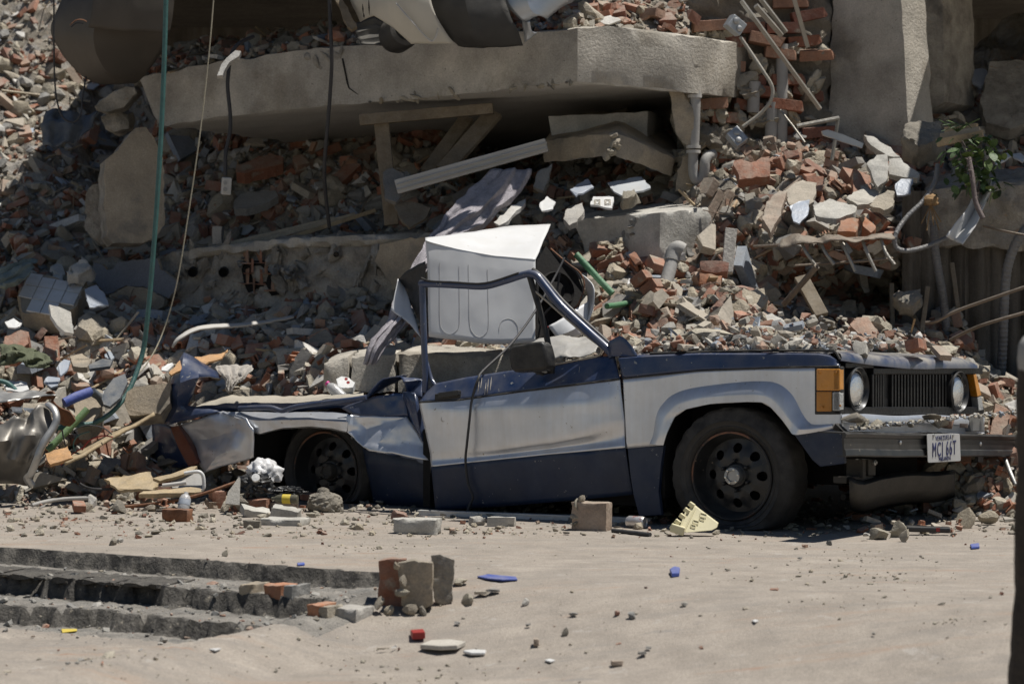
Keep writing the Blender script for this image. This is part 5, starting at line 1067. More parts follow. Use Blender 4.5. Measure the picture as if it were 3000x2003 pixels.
# ---- hoses, ropes, cables hanging
hq = cable('garden_hose', [(487, -30, 17.3), (482, 150, 17.3), (474, 350, 17.3), (462, 560, 17.3), (446, 780, 17.3), (432, 930, 17.3), (416, 1040, 17.3), (378, 1142, 17.2), (330, 1205, 17.1), (275, 1238, 17.05), (215, 1246, 17.0), (165, 1254, 17.0)], .0155, M['hose'], 'dark green braided garden hose hanging from above and curling onto the heap', 'hose', 10, 8)
cable('garden_hose', [(-30, 1112, 17.2), (10, 1118, 17.2), (30, 1128, 17.2), (48, 1145, 17.15)], .015, M['hose'], 'short end of dark hose at the left picture edge', 'hose')
cable('thin_rope', [(628, -30, 17.6), (614, 140, 17.6), (590, 360, 17.6), (556, 600, 17.6), (520, 820, 17.6), (482, 960, 17.6), (440, 1050, 17.5), (395, 1100, 17.4), (300, 1140, 17.2)], .0042, M['rope'], 'thin pale cord hanging straight down left of the beam', 'rope', 6)
s1 = cable('hanging_cable', [(742, 108, 18.75), (700, 128, 18.6), (678, 160, 18.55), (669, 215, 18.5), (667, 260, 18.5), (674, 330, 18.5), (674, 385, 18.5), (661, 450, 18.5), (660, 515, 18.5)], .013, M['cord'], 'black cable hanging from the beam with a socket at its end', 'cable')
m = MB(); m.box(P(663, 545, 18.5), (.062, .05, .115), (.1, .05, .3)); o = m.build('socket', M['pvc'], s1, origin=P(663, 545, 18.5), bevel=.008)
for d in (-.022, .022): m = MB(); m.lathe([(.014, 0), (.014, .006), (.010, .006), (.010, .002), (0, .002)], 14, Matrix.Translation(P(660, 545, 18.47)+Vector((0, 0, d))) @ Matrix.Rotation(math.radians(90), 4, 'X')); m.build('outlet', M['pipe_grey'], s1, origin=P(660, 545, 18.47))
cable('hanging_cable', [(964, -30, 18.1), (968, 80, 18.1), (972, 180, 18.1), (966, 290, 18.15), (957, 400, 18.2), (950, 500, 18.3), (955, 580, 18.4), (965, 665, 18.5)], .0125, M['cord'], 'long black cable hanging in front of the crack in the beam', 'cable')
cable('looped_wire', [(158, -20, 18.8), (158, 120, 18.8), (160, 230, 18.8), (168, 300, 18.8), (185, 345, 18.8), (215, 358, 18.8), (236, 335, 18.8), (242, 285, 18.85), (252, 225, 18.9)], .006, M['cord'], 'thin black wire looping down under the brown sheet metal', 'wire')
flat('plaster_sliver', [(636, 222), (648, 190), (662, 172), (690, 148), (706, 150), (700, 165), (672, 182), (652, 220)], 18.4, .001, .05, M['plaster_bit'], 'pale sliver of plaster perched on the edge of the beam', 'plaster')
# ---- brown sheet metal and the white wreck on the beam
bsm = thing('sheet_metal_wreck', 'huge dark brown bent sheet metal body hanging over the left heap', 'sheet metal', tuple(P(300, 245, 18.9)))
sheet('curved_panel', [[(230, -180, 19.0), (210, -60, 18.95), (170, 20, 18.95), (148, 90, 19.0), (168, 138, 19.0), (200, 182, 19.0), (247, 227, 19.0), (290, 246, 19.0)], [(330, -180, 18.6), (310, -60, 18.55), (290, 20, 18.55), (275, 90, 18.6), (280, 140, 18.65), (300, 185, 18.72), (325, 225, 18.8), (345, 244, 18.9)], [(520, -180, 18.7), (510, -60, 18.7), (505, 20, 18.75), (498, 90, 18.8), (480, 140, 18.85), (450, 185, 18.9), (420, 222, 18.95), (398, 239, 19.0)]], 40, [12, 12], M['sheet_brown'], bsm, solid=.01, amp=.012, fr=2.5, smooth=60)
sheet('folded_panel', [[(284, -120, 18.5), (270, 20, 18.48), (259, 82, 18.5)], [(400, -120, 18.5), (385, 20, 18.5), (375, 92, 18.52)], [(520, -120, 18.62), (508, 20, 18.62), (496, 98, 18.62)]], 20, [8, 8], M['sheet_brown'], bsm, solid=.012, amp=.006, fr=3, smooth=60)
for r_ in ([(205, 75), (222, 60), (240, 58), (254, 64)], [(208, 80), (225, 68), (245, 70)]): q = spline([P(a, b_, 18.5) for a, b_ in r_], 5); m = MB(); m.tube(q, .004, 5); m.build('wire', M['rust'] if r_[0][0] == 205 else M['cord'], bsm, origin=q[0])
wv = thing('crushed_white_vehicle', 'crushed white vehicle front lying on top of the long beam', 'car', tuple(P(1280, 130, 17.9)))
sheet('fender', [[(1000, -90, 18.2), (1026, 0, 18.1), (1042, 35, 18.1), (1056, 64, 18.1)], [(1080, -90, 17.8), (1078, 0, 17.8), (1085, 25, 17.8), (1096, 47, 17.8)], [(1160, -90, 17.6), (1150, 0, 17.6), (1150, 45, 17.65), (1152, 80, 17.7)], [(1210, -90, 17.55), (1215, 0, 17.55), (1212, 70, 17.6), (1205, 130, 17.7)], [(1250, -90, 17.6), (1262, 0, 17.6), (1285, 62, 17.65), (1330, 126, 17.72)]], 26, [5, 5, 5, 6], M['white_paint'], wv, solid=.008, amp=.006, fr=4, smooth=50)
m = MB(); q = spline([P(1160, 10, 17.55), P(1205, 62, 17.56), P(1258, 118, 17.65), P(1275, 112, 17.64), P(1283, 85, 17.62)], 5); m.tube(q, .006, 5); m.build('crease', M['enamel_line'], wv, origin=q[0], smooth=60)
for a, b_, l in ((1062, 12, 30), (1080, 0, 45), (1130, 12, 26), (1155, -4, 26), (1065, 40, 14)): m = MB(); m.tube([P(a, b_, 17.72), P(a+1, b_+l*.5, 17.72), P(a+2, b_+l, 17.74)], [.003, .009, .002], 5, flat=.6); m.build('scratch', M['void'], wv, origin=P(a, b_, 17.7))
sheet('underlay', [[(1245, -90, 17.75), (1258, 0, 17.72), (1287, 62, 17.72), (1317, 106, 17.74), (1345, 133, 17.78)], [(1360, -90, 17.6), (1360, 0, 17.55), (1375, 60, 17.58), (1395, 110, 17.64), (1415, 140, 17.76)], [(1470, -90, 17.7), (1476, 0, 17.66), (1496, 42, 17.66), (1520, 85, 17.7), (1528, 132, 17.8)]], 24, [8, 8], M['dark_sheet'], wv, solid=.012, amp=.016, fr=5, smooth=50)
sheet('grey_panel', [[(1462, -90, 17.8), (1474, 0, 17.72), (1500, 34, 17.70), (1533, 62, 17.72)], [(1530, -90, 17.7), (1545, 0, 17.68), (1555, 30, 17.68), (1575, 46, 17.7)], [(1690, -90, 17.8), (1685, -5, 17.8), (1650, 20, 17.78), (1602, 52, 17.75)]], 16, [5, 5], M['sheet_grey'], wv, solid=.008, amp=.01, fr=5, smooth=40)
sheet('grey_bracket', [[(1530, 60, 17.75), (1534, 95, 17.78), (1536, 124, 17.8)], [(1552, 60, 17.72), (1556, 90, 17.74), (1574, 98, 17.78)]], 10, [3], M['sheet_grey'], wv, solid=.006, amp=.006, smooth=40)
c = P(1168, 100, 17.95); m = MB(); m.lathe([(.07, -.10), (.10, -.09), (.115, -.05), (.115, .05), (.10, .08), (.07, .09), (.06, .03), (0, .03)], 28, Matrix.Translation(c) @ Matrix.Rotation(math.radians(75), 4, 'X') @ Matrix.Rotation(.5, 4, 'Y')); m.build('tyre', M['rubber'], wv, origin=c, smooth=35)
sheet('wheel_lining', [[(1040, 70, 18.2), (1046, 110, 18.1), (1060, 132, 18.0)], [(1096, 52, 18.2), (1110, 95, 18.1), (1125, 136, 18.0)], [(1150, 85, 18.2), (1160, 110, 18.15), (1170, 137, 18.1)]], 14, [6, 6], M['dark_sheet'], wv, solid=.008, amp=.008, wave=lambda i, j: .012*math.sin(j*1.6))
flat('splintered_board', [(976, -20), (996, -20), (1046, 78), (1030, 86), (1018, 78)], 18.0, .001, .04, M['wood'], 'dark splintered board beside the white vehicle on the beam', 'board')
# ---- in the dark gap: post, boards, channel
def board(name, a, b_, w, th, mat, label, cat='board', up=(0, 0, 1)):
    A, B = P(*a), P(*b_); d = (B-A).normalized(); u = Vector(up); s_ = d.cross(u).normalized(); u = s_.cross(d).normalized(); m = MB()
    m.add([A+u*w/2*i+s_*th/2*j for i in (-1, 1) for j in (-1, 1)]+[B+u*w/2*i*.94+s_*th/2*j for i in (-1, 1) for j in (-1, 1)], [(0, 1, 3, 2), (4, 6, 7, 5), (0, 4, 5, 1), (2, 3, 7, 6), (0, 2, 6, 4), (1, 5, 7, 3)])
    o = m.build(name, mat, origin=A, bevel=.004); tag(o, label, cat, None, 'thing'); return o
board('wooden_lintel', (1055, 352, 18.75), (1445, 318, 18.7), .075, .10, M['wood'], 'dusty horizontal board jammed right under the beam')
board('wooden_post', (1118, 362, 18.8), (1148, 660, 18.75), .10, .10, M['wood'], 'upright wooden post standing in the dark gap under the beam', 'post', (1, 0, 0))
board('diagonal_plank', (1450, 330, 18.9), (1300, 500, 18.7), .12, .04, M['wood'], 'wide plank slanting down under the beam beside the post', 'board', (1, 0, .3))
board('diagonal_plank', (1370, 345, 19.1), (1250, 505, 18.9), .10, .04, M['wood'], 'narrower plank slanting behind the wide one under the beam', 'board', (1, 0, .3))
board('plastic_channel', (1162, 548, 18.5), (1602, 425, 18.4), .095, .06, M['pvc'], 'long pale grooved plastic channel lying across the gap', 'channel')
for d in (-.018, .016): m = MB(); A, B = P(1162, 548, 18.46)+Vector((0, 0, d)), P(1602, 425, 18.36)+Vector((0, 0, d)); m.tube([A, B], .006, 5); m.build('groove', M['enamel_line'], bpy.data.objects['plastic_channel'], origin=A)
flat('plaster_board', [(1122, 505), (1150, 492), (1186, 512), (1192, 560), (1160, 592), (1128, 580)], 18.6, .002, .03, M['plaster_bit'], 'pale plaster board propped against the post foot', 'plaster board')
flat('brown_board', [(1148, 592), (1205, 590), (1262, 608), (1245, 640), (1200, 668), (1172, 640)], 18.5, .002, .02, M['wood'], 'curved brown board below the plaster board', 'board')
flat('stone_seat', [(684, 596), (700, 570), (730, 560), (806, 558), (815, 575), (790, 590), (720, 612), (690, 612)], 19.9, .004, .06, M['concrete_bit'], 'smooth pale stone lid lying in the dark gap', 'stone lid')
flat('breeze_block', [(622, 664), (650, 664), (650, 712), (622, 716)], 19.2, .0, .16, M['concrete_bit'], 'small upright breeze block on the broken floor edge', 'block'); 
flat('clay_brick', [(692, 485), (790, 448), (830, 460), (828, 478), (716, 508), (692, 505)], 20.2, .003, .1, M['brick'], 'long red brick lying deep in the dark gap', 'brick')
for i in range(3): board('floor_lath', (640+90*i, 722-8*i, 19.2), (980+60*i, 640-12*i, 19.4), .03, .02, M['wood_bit'], ['lowest thin lath', 'middle thin lath', 'topmost thin lath'][i]+' of three slanting over the broken floor edge', 'lath')
# ---- tiled wall piece
tw = thing('tiled_wall_piece', 'broken wall piece with white tiles lying in the heap', 'tiled wall', tuple(P(150, 870, 18.7)))
O_ = P(88, 800, 19.10); u_ = P(250, 826, 18.98)-O_; v_ = P(34, 905, 18.70)-O_; n_ = u_.cross(v_).normalized(); n_ = -n_ if n_.z < 0 else n_
nx, ny = 4, 3
for i in range(nx):
    for j in range(ny):
        if (i, j) in ((3, 2), (0, 2)): continue
        e = .03; a0, a1, b0, b1 = i/nx+e/nx, (i+1)/nx-e/nx, j/ny*1.0+e/ny, (j+1)/ny-e/ny; h_ = .06 if j == 0 and i in (1, 2) else 0
        pts = [O_+u_*a+v_*(b_+(h_ if b_ == b0 else 0)) for a, b_ in ((a0, b0), (a1, b0), (a1, b1), (a0, b1))]; m = MB(); m.poly([p+n_*.006 for p in pts], -n_*.010); m.build('tile', M['glaze'], tw, origin=pts[0], bevel=.001)
m = MB(); m.poly(ragged([O_+u_*a+v_*b_-n_*.003 for a, b_ in ((-.02, .04), (.3, -.03), (.7, .06), (1.02, -.02), (1.05, .62), (.8, .98), (.2, 1.02), (-.02, .6))], .03, .01, 2), -n_*.14); o = m.build('backing', M['plaster_tan'], tw, origin=O_)
# ---- left heap pieces
flat('plaster_slab', [(144, 892), (172, 898), (208, 914), (216, 976), (190, 972), (165, 948), (150, 925)], 18.2, .002, .03, [M['concrete_pale'], M['glaze']], 'grey plaster slab with a white glazed edge below the tiled piece', 'plaster slab', lean=.001)
wrk = flat('white_rock', [(187, 792), (215, 770), (240, 750), (268, 768), (272, 785), (240, 802), (200, 804)], 18.9, .003, .10, M['concrete_pale'], 'white plaster rock beside the dark grey wall patch', 'rock'); rough(wrk, .04, .03, .03, 9, 4)
flat('grey_tile', [(248, 848), (282, 834), (308, 862), (318, 892), (262, 900), (254, 880)], 18.6, .003, .012, M['blueprint'], 'blue grey tile leaning below the dark wall patch', 'tile')
flat('red_brick', [(8, 1015), (14, 985), (60, 966), (84, 972), (84, 1005), (42, 1036), (14, 1032)], 17.6, .002, .12, M['brick'], 'large red brick at the left edge of the heap', 'brick')
flat('plaster_shard', [(205, 1045), (240, 1035), (268, 1050), (255, 1075), (215, 1072)], 17.5, .004, .04, M['plaster_tan'], 'flat tan brick face lying in the left heap', 'plaster')
flat('blue_tile', [(165, 1078), (188, 1052), (206, 1056), (196, 1085), (178, 1100)], 17.4, .004, .012, M['blueprint'], 'blue grey tile standing in the left heap', 'tile')
flat('blue_tile', [(128, 1120), (140, 1102), (176, 1106), (170, 1128), (150, 1134)], 17.25, .004, .012, M['blueprint'], 'blue grey tile with worn face above the crumpled metal', 'tile')
flat('white_tile', [(10, 1122), (30, 1113), (78, 1120), (85, 1140), (60, 1148), (18, 1142)], 17.2, .006, .01, M['glaze'], 'bright white tile piece above the crumpled grey metal', 'tile')
flat('white_tile', [(14, 943), (40, 932), (64, 946), (44, 960), (24, 958)], 17.9, .005, .01, M['glaze'], 'white tile flake at the left edge below the tiled piece', 'tile')
flat('white_tile', [(474, 1075), (505, 1062), (509, 1068), (490, 1086), (473, 1084)], 17.35, .004, .01, M['glaze'], 'white gridded tile left of the car tail', 'tile')
flat('orange_board', [(495, 1092), (530, 1050), (542, 1062), (528, 1085), (502, 1098)], 17.2, .004, .012, M['orange_wood'], 'orange brown board tucked behind the car tail', 'board')
flat('tan_board', [(560, 1050), (660, 1030), (668, 1022), (650, 1050), (602, 1066)], 17.5, .006, .01, M['orange_wood'], 'tan board lying flat behind the car tail', 'board')
flat('concrete_slab', [(372, 1148), (395, 1132), (500, 1118), (498, 1180), (470, 1212), (378, 1215), (364, 1180)], 17.15, .0008, .2, [M['plaster_tan'], M['concrete_rough']], 'tan wall chunk left of the car tail', 'wall chunk', seed=31)
flat('concrete_slab', [(215, 1180), (275, 1160), (298, 1180), (290, 1215), (262, 1240), (225, 1240)], 17.1, .002, .15, [M['plaster_tan'], M['concrete_rough']], 'sandy plaster slab beneath the blue plastic tube', 'plaster slab')
flat('rubber_sole', [(298, 1168), (306, 1142), (332, 1108), (366, 1094), (374, 1118), (352, 1165), (322, 1190), (304, 1184)], 17.05, .003, .02, M['sole'], 'dark blue rubber mat curling beside the green hose', 'rubber mat', jit=.001)
flat('rubber_sole', [(260, 1068), (300, 1050), (330, 1054), (322, 1072), (290, 1076), (262, 1080)], 17.4, .006, .02, M['sole'], 'dark blue rubber strip in the left heap', 'rubber mat', jit=.001)
m = MB(); q = [P(188, 1180, 16.95), P(225, 1162, 17.0), P(268, 1146, 17.05)]; m.tube(q, [.03, .032, .03], 10, flat=.8); o = m.build('blue_tube', M['bluep'], origin=q[0], smooth=50); tag(o, 'bright blue plastic tube lying on the left heap', 'tube')
m = MB(); q = [P(268, 1146, 17.05), P(290, 1162, 17.1), P(306, 1188, 17.1)]; m.tube(q, [.03, .026, .02], 8); m.build('dark_end', M['sole'], o, origin=q[0], smooth=50)
cable('green_pipe', [(140, 1318, 16.9), (200, 1258, 16.95), (256, 1198, 17.0)], .022, M['palegreen'], 'pale green plastic pipe sticking out of the left heap', 'pipe', 12, 2)
cable('green_pipe', [(1688, 745, 17.0), (1740, 802, 16.95), (1794, 860, 16.9)], .021, M['greenpipe'], 'bright green plastic pipe slanting beside the washing machine', 'pipe', 12, 2)
cable('green_pipe', [(1778, 897, 16.95), (1815, 892, 17.1), (1850, 885, 17.3)], .018, M['greenpipe'], 'short green pipe end low in the heap behind the windscreen', 'pipe', 12, 2)
for c_, d in ((P(1688, 745, 17.0), P(1688, 745, 17.0)-P(1740, 802, 16.95)), (P(256, 1198, 17.0), P(256, 1198, 17.0)-P(200, 1258, 16.95))):
    m = MB(); m.disc(c_+d.normalized()*.002, .014, d, 14); m.build('bore', M['void'], bpy.data.objects['green_pipe.001' if c_.x > 0 else 'green_pipe'], origin=c_)
for i, (col, pts) in enumerate((('cord', [(182, 1258), (188, 1290), (200, 1318), (232, 1330)]), ('hose', [(262, 1264), (230, 1275), (215, 1300), (224, 1325), (250, 1330)]), ('red', [(240, 1318), (262, 1290), (300, 1276), (330, 1280)]), ('red', [(178, 1362), (205, 1335), (240, 1312)]), ('cord', [(210, 1265), (250, 1246), (300, 1252), (328, 1272)]))):
    cable('loose_wire', [(a, b_, 16.75) for a, b_ in pts], .0045, M[col], ['black wire curling left of the long curved board', 'green wire coil on the plywood left of the car', 'upper red wire on the long curved board', 'lower red wire hanging off the orange board', 'arched black wire above the coil of green wire'][i], 'wire', 6)
# crumpled grey metal at the left edge
cm = thing('crumpled_metal', 'crumpled grey metal sheets with a rolled bright rim at the left edge', 'metal sheet', tuple(P(60, 1420, 16.6)))
M['metal_dark'] = mk('dull_grey_metal', (.155, .145, .13), rough=.42, metal=.55, var=.25, scale=4, dust=.3, bump=.1, bscale=14)
sheet('lower_sheet', [[(-140, 1270, 16.5), (0, 1242, 16.55), (49, 1221, 16.5), (82, 1220, 16.6), (105, 1196, 16.55), (122, 1180, 16.6), (148, 1190, 16.65)], [(-140, 1300, 16.45), (0, 1290, 16.4), (40, 1280, 16.48), (80, 1280, 16.42), (115, 1270, 16.5), (140, 1262, 16.5), (158, 1250, 16.55)], [(-140, 1360, 16.5), (0, 1350, 16.48), (40, 1345, 16.42), (75, 1345, 16.48), (95, 1335, 16.45), (108, 1330, 16.48), (120, 1318, 16.5)], [(-140, 1420, 16.6), (0, 1412, 16.6), (40, 1415, 16.58), (60, 1418, 16.56), (75, 1420, 16.55), (85, 1421, 16.55), (95, 1421, 16.55)]], 50, [7, 7, 7], M['metal_dark'], cm, solid=.008, amp=.02, fr=4, smooth=45)
m = MB(); q = spline([P(a, b_, c_) for a, b_, c_ in ((140, 1184, 16.6), (158, 1198, 16.55), (166, 1222, 16.52), (158, 1250, 16.5), (132, 1290, 16.46), (118, 1318, 16.45), (108, 1345, 16.45), (92, 1385, 16.48), (80, 1400, 16.5), (94, 1422, 16.52))], 6); m.tube(q, .016, 8, flat=1.5); m.build('rolled_rim', M['steel'], cm, origin=q[0], smooth=50)
sheet('upper_sheet', [[(-140, 1140, 17.1), (0, 1142, 17.0), (70, 1146, 17.0), (132, 1150, 16.95), (160, 1148, 16.9)], [(-140, 1180, 16.75), (0, 1178, 16.7), (70, 1165, 16.75), (125, 1160, 16.75), (168, 1164, 16.75)]], 36, [6], M['steel'], cm, solid=.006, amp=.02, fr=5, wave=lambda i, j: .02*math.sin(j*.8+i))
sheet('curled_sheet', [[(128, 1152, 16.9), (155, 1146, 16.85), (166, 1160, 16.8), (156, 1176, 16.78), (176, 1194, 16.78), (204, 1204, 16.78), (221, 1230, 16.78)], [(110, 1178, 17.0), (150, 1170, 17.0), (150, 1180, 16.95), (150, 1200, 16.92), (165, 1225, 16.9), (185, 1245, 16.88), (207, 1247, 16.85)]], 36, [5], M['rust'], cm, solid=.008, amp=.012, smooth=45)
# boards on the ground left of the tail
sheet('curved_board', [[(190, 1360, 16.55), (232, 1343, 16.6), (282, 1310, 16.7), (321, 1286, 16.8), (382, 1254, 16.9), (450, 1214, 17.0)], [(215, 1330, 16.9), (250, 1315, 17.0), (300, 1285, 17.1), (340, 1262, 17.2), (400, 1235, 17.3), (455, 1205, 17.3)]], 36, [4], M['ply'], None, 'long curved plywood board leaning from the ground to the car tail', 'board', solid=.02, amp=.008)
flat('orange_board', [(132, 1328), (165, 1316), (198, 1306), (206, 1322), (214, 1340), (180, 1350), (148, 1360), (138, 1345)], 16.6, .003, .02, M['orange_wood'], 'orange wooden board with a torn end beside the crumpled metal', 'board', jit=.009, step=.02)
flat('plywood_piece', [(305, 1401), (362, 1391), (436, 1381), (452, 1402), (469, 1408), (463, 1424), (447, 1435), (346, 1434), (330, 1421)], 16.55, .006, .015, M['ply'], 'weathered plywood piece lying flat left of the car', 'plywood', jit=.009, step=.02)
flat('wood_splinter', [(448, 1400), (500, 1388), (560, 1366), (578, 1364), (570, 1374), (520, 1394), (470, 1408)], 16.4, .003, .02, M['ply'], 'long broken wood strip pointing at the car tail', 'wood', jit=.004)
flat('plank', [(406, 1446), (420, 1438), (560, 1426), (588, 1430), (590, 1440), (500, 1446)], 16.25, .006, .025, M['ply'], 'flat beige plank under the white tray', 'plank', jit=.003)
wt = flat('white_tray', [(500, 1398), (540, 1386), (578, 1382), (592, 1386), (597, 1400), (598, 1428), (590, 1434), (505, 1428)], 16.4, .002, .02, [M['pipe_grey'], M['glaze']], 'dirty grey tray with a white rim left of the rear wheel', 'tray', jit=.001)
m = MB(); q = spline([P(a, b_, 16.36) for a, b_ in ((540, 1386), (576, 1381), (590, 1386), (596, 1400), (597, 1428), (590, 1435))], 5); m.tube(q, .011, 8); m.build('rim', M['glaze'], wt, origin=q[0], smooth=50); wt.children[0].location = q[0]-wt.location
cable('white_pipe', [(476, 1422, 16.2), (512, 1418, 16.2), (546, 1413, 16.2)], .0125, M['pvc'], 'short white plastic pipe lying on the plank', 'pipe', 12, 2)
cable('grey_rod', [(94, 1480, 16.4), (120, 1472, 16.45), (160, 1464, 16.55), (210, 1460, 16.6), (282, 1458, 16.6)], .012, M['pipe_grey'], 'crooked grey rod lying on the street at the left', 'rod')
cable('rusty_rod', [(318, 1488, 16.2), (420, 1478, 16.2), (520, 1464, 16.2), (600, 1444, 16.2), (690, 1412, 16.25)], .009, M['rust'], 'long rusty rod lying across the bricks left of the rear wheel', 'rod')
cable('black_tube', [(222, 1400, 16.7), (240, 1420, 16.65), (275, 1432, 16.6), (330, 1432, 16.6)], .008, M['cord'], 'black wire bent over the ground beside the plywood', 'wire')
# bags, bottles, cloth
def blob(name, c, size, mat, label, cat, amp=.25, fr=9, sub=4, seed=0, parent=None, sharp=60):
    bm = bmesh.new(); bmesh.ops.create_icosphere(bm, subdivisions=sub, radius=1)
    for v in bm.verts:
        n_ = v.co.normalized(); o_ = Vector((seed, seed*2, 0)); d = 1+amp*noise.turbulence(n_*fr*.25+o_, 4, True)-amp*.5+amp*.5*abs(noise.noise(n_*fr*.6+o_)); v.co = Vector((n_.x*size[0], n_.y*size[1], max(n_.z, -.55)*size[2]))*d
    me = bpy.data.meshes.new(name); bm.to_mesh(me); bm.free(); me.materials.append(mat); me.polygons.foreach_set('use_smooth', [True]*len(me.polygons)); me.set_sharp_from_angle(angle=math.radians(sharp)); o = link(name, me, parent, c)
    if label: tag(o, label, cat, None, 'thing')
    return o
blob('plastic_bag', P(772, 1385, 16.25), (.10, .08, .085), M['bag_white'], 'crumpled white plastic bag on the heap before the rear wheel', 'bag', .38, 6, 4, 3, None, 50)
blob('plastic_bag', P(745, 1420, 16.15), (.105, .09, .075), M['bag_black'], 'crumpled black plastic bag under the white bag', 'bag', .42, 8, 4, 8, None, 35)
blob('plastic_bag', P(845, 1440, 16.1), (.085, .06, .03), M['bag_black'], 'flat black plastic shred right of the black bag', 'bag', .7, 14, 4, 12, None, 20)
def bottle(name, a, b_, r, mat, label, capmat=None, band=None):
    A, B = P(*a), P(*b_); d = B-A; L_ = d.length; Mx = Matrix.Translation(A) @ d.to_track_quat('Z', 'Y').to_matrix().to_4x4()
    m = MB(); m.lathe([(0, 0), (r*.9, 0), (r, .01), (r*.97, L_*.2), (r, L_*.4), (r*.98, L_*.65), (r*.75, L_*.8), (r*.38, L_*.9), (r*.36, L_), (0, L_)], 20, Mx); o = m.build(name, mat, origin=A, smooth=40); tag(o, label, 'bottle', None, 'thing')
    if capmat: m = MB(); m.lathe([(0, L_*.93), (r*.45, L_*.93), (r*.45, L_*1.02), (0, L_*1.02)], 16, Mx); m.build('cap', capmat, o, origin=A, smooth=40)
    if band: m = MB(); m.lathe([(r*1.01, L_*.25), (r*1.02, L_*.27), (r*1.02, L_*.55), (r*1.01, L_*.57)], 20, Mx); m.build('label_band', band, o, origin=A, smooth=40)
    return o
bottle('plastic_bottle', (872, 1462, 15.95), (796, 1460, 15.98), .027, M['bottle_dark'], 'dark plastic bottle with a yellow label before the rear wheel', None, M['yellow'])
bottle('plastic_bottle', (536, 1494, 15.8), (546, 1442, 15.85), .034, M['clearp'], 'crumpled clear bottle with blue shreds standing on the dark brick', None, M['blueprint'])
bottle('plastic_bottle', (1005, 1166, 16.7), (958, 1122, 16.75), .035, M['clearp'], 'clear bottle with a pink cap on the crushed car rear', M['pink'])
m = MB(); m.lathe([(0, 0), (.022, 0), (.024, .004), (.024, .022), (0, .024)], 16, Matrix.Translation(P(750, 1402, 16.0)) @ Matrix.Rotation(1.1, 4, 'X')); o = m.build('bottle_cap', M['glaze'], origin=P(750, 1402, 16.0), smooth=40); tag(o, 'round white cap resting on the black bag', 'cap', None, 'thing')
sheet('grey_rag', [[(628, 1074, 16.9), (660, 1068, 17.0), (700, 1072, 17.0), (738, 1070, 17.0)], [(640, 1090, 16.8), (665, 1100, 16.75), (700, 1095, 16.8), (735, 1092, 16.8)], [(660, 1112, 16.7), (675, 1118, 16.65), (698, 1112, 16.7), (716, 1106, 16.75)], [(662, 1135, 16.62), (672, 1150, 16.6), (684, 1140, 16.62), (696, 1120, 16.68)]], 36, [6, 6, 6], M['rag'], None, 'wrinkled grey beige rag hanging over the crushed car tail', 'rag', solid=.004, amp=.014, fr=12, wave=lambda i, j: .018*math.sin(j*.9+i*.4))
sheet('olive_cloth', [[(0, 1020, 17.5), (40, 1008, 17.5), (90, 1020, 17.5), (150, 1045, 17.5)], [(0, 1040, 17.35), (40, 1035, 17.3), (95, 1050, 17.3), (155, 1058, 17.35)], [(-10, 1072, 17.3), (45, 1070, 17.25), (100, 1078, 17.25), (140, 1076, 17.3)]], 30, [6, 6], M['olive'], None, 'dark olive cloth half buried at the left edge', 'cloth', solid=.004, amp=.03, fr=9, wave=lambda i, j: .02*math.sin(j*.7+i))
sheet('green_cloth', [[(-40, 810, 18.9), (20, 780, 18.95), (60, 765, 19.0), (110, 760, 19.1)], [(-40, 825, 18.8), (20, 812, 18.75), (60, 795, 18.8), (100, 785, 18.9)], [(-40, 850, 18.7), (10, 848, 18.65), (45, 838, 18.7), (70, 820, 18.75)]], 30, [6, 6], M['teal'], None, 'grey green cloth bundle above the tiled wall piece', 'cloth', solid=.004, amp=.025, fr=9, wave=lambda i, j: .025*math.sin(i*1.2+j*.15))
sheet('blue_cloth', [[(128, 330, 19.4), (160, 325, 19.4), (230, 330, 19.4), (285, 320, 19.4)], [(125, 380, 19.2), (165, 370, 19.15), (230, 365, 19.2), (270, 372, 19.3)], [(128, 430, 19.1), (160, 425, 19.05), (200, 415, 19.1), (240, 400, 19.2)]], 30, [7, 7], M['sole'], None, 'dusky blue cloth hanging below the brown sheet metal', 'cloth', solid=.004, amp=.03, fr=6, wave=lambda i, j: .03*math.sin(j*.5))
sheet('white_strip', [[(506, 1012, 17.6), (525, 985, 17.6), (580, 958, 17.7), (700, 948, 17.9), (860, 925, 18.2)], [(504, 1018, 17.58), (530, 992, 17.58), (585, 966, 17.66), (705, 956, 17.86), (862, 930, 18.16)]], 40, [3], M['pvc'], None, 'torn white strip lying across the shaded rubble', 'strip', solid=.012, amp=.008)
flat('white_packet', [(985, 1110), (1000, 1102), (1022, 1106), (1040, 1120), (1034, 1134), (1005, 1138), (990, 1130)], 16.85, .003, .05, M['glaze'], 'white and red crumpled packet behind the pink capped bottle', 'packet', jit=.003)
for a, b_ in ((1014, 1110), (1020, 1120)): m = MB(); m.disc(P(a, b_, 16.8), .011, (0, -1, .6), 7); m.build('red_spot', M['red'], bpy.data.objects['white_packet'], origin=P(a, b_, 16.8))
sheet('plastic_sheet', [[(1560, 1002, 16.4), (1610, 985, 16.45), (1680, 990, 16.4), (1735, 985, 16.3)], [(1580, 1025, 16.15), (1640, 1012, 16.1), (1700, 1015, 16.0), (1752, 1008, 15.95)], [(1600, 1052, 15.95), (1660, 1050, 15.85), (1710, 1045, 15.8), (1750, 1030, 15.8)]], 24, [6, 6], M['pipe_grey'], None, 'dusty translucent plastic sheet seen through the small car window', 'plastic sheet', solid=.003, amp=.025, fr=8)
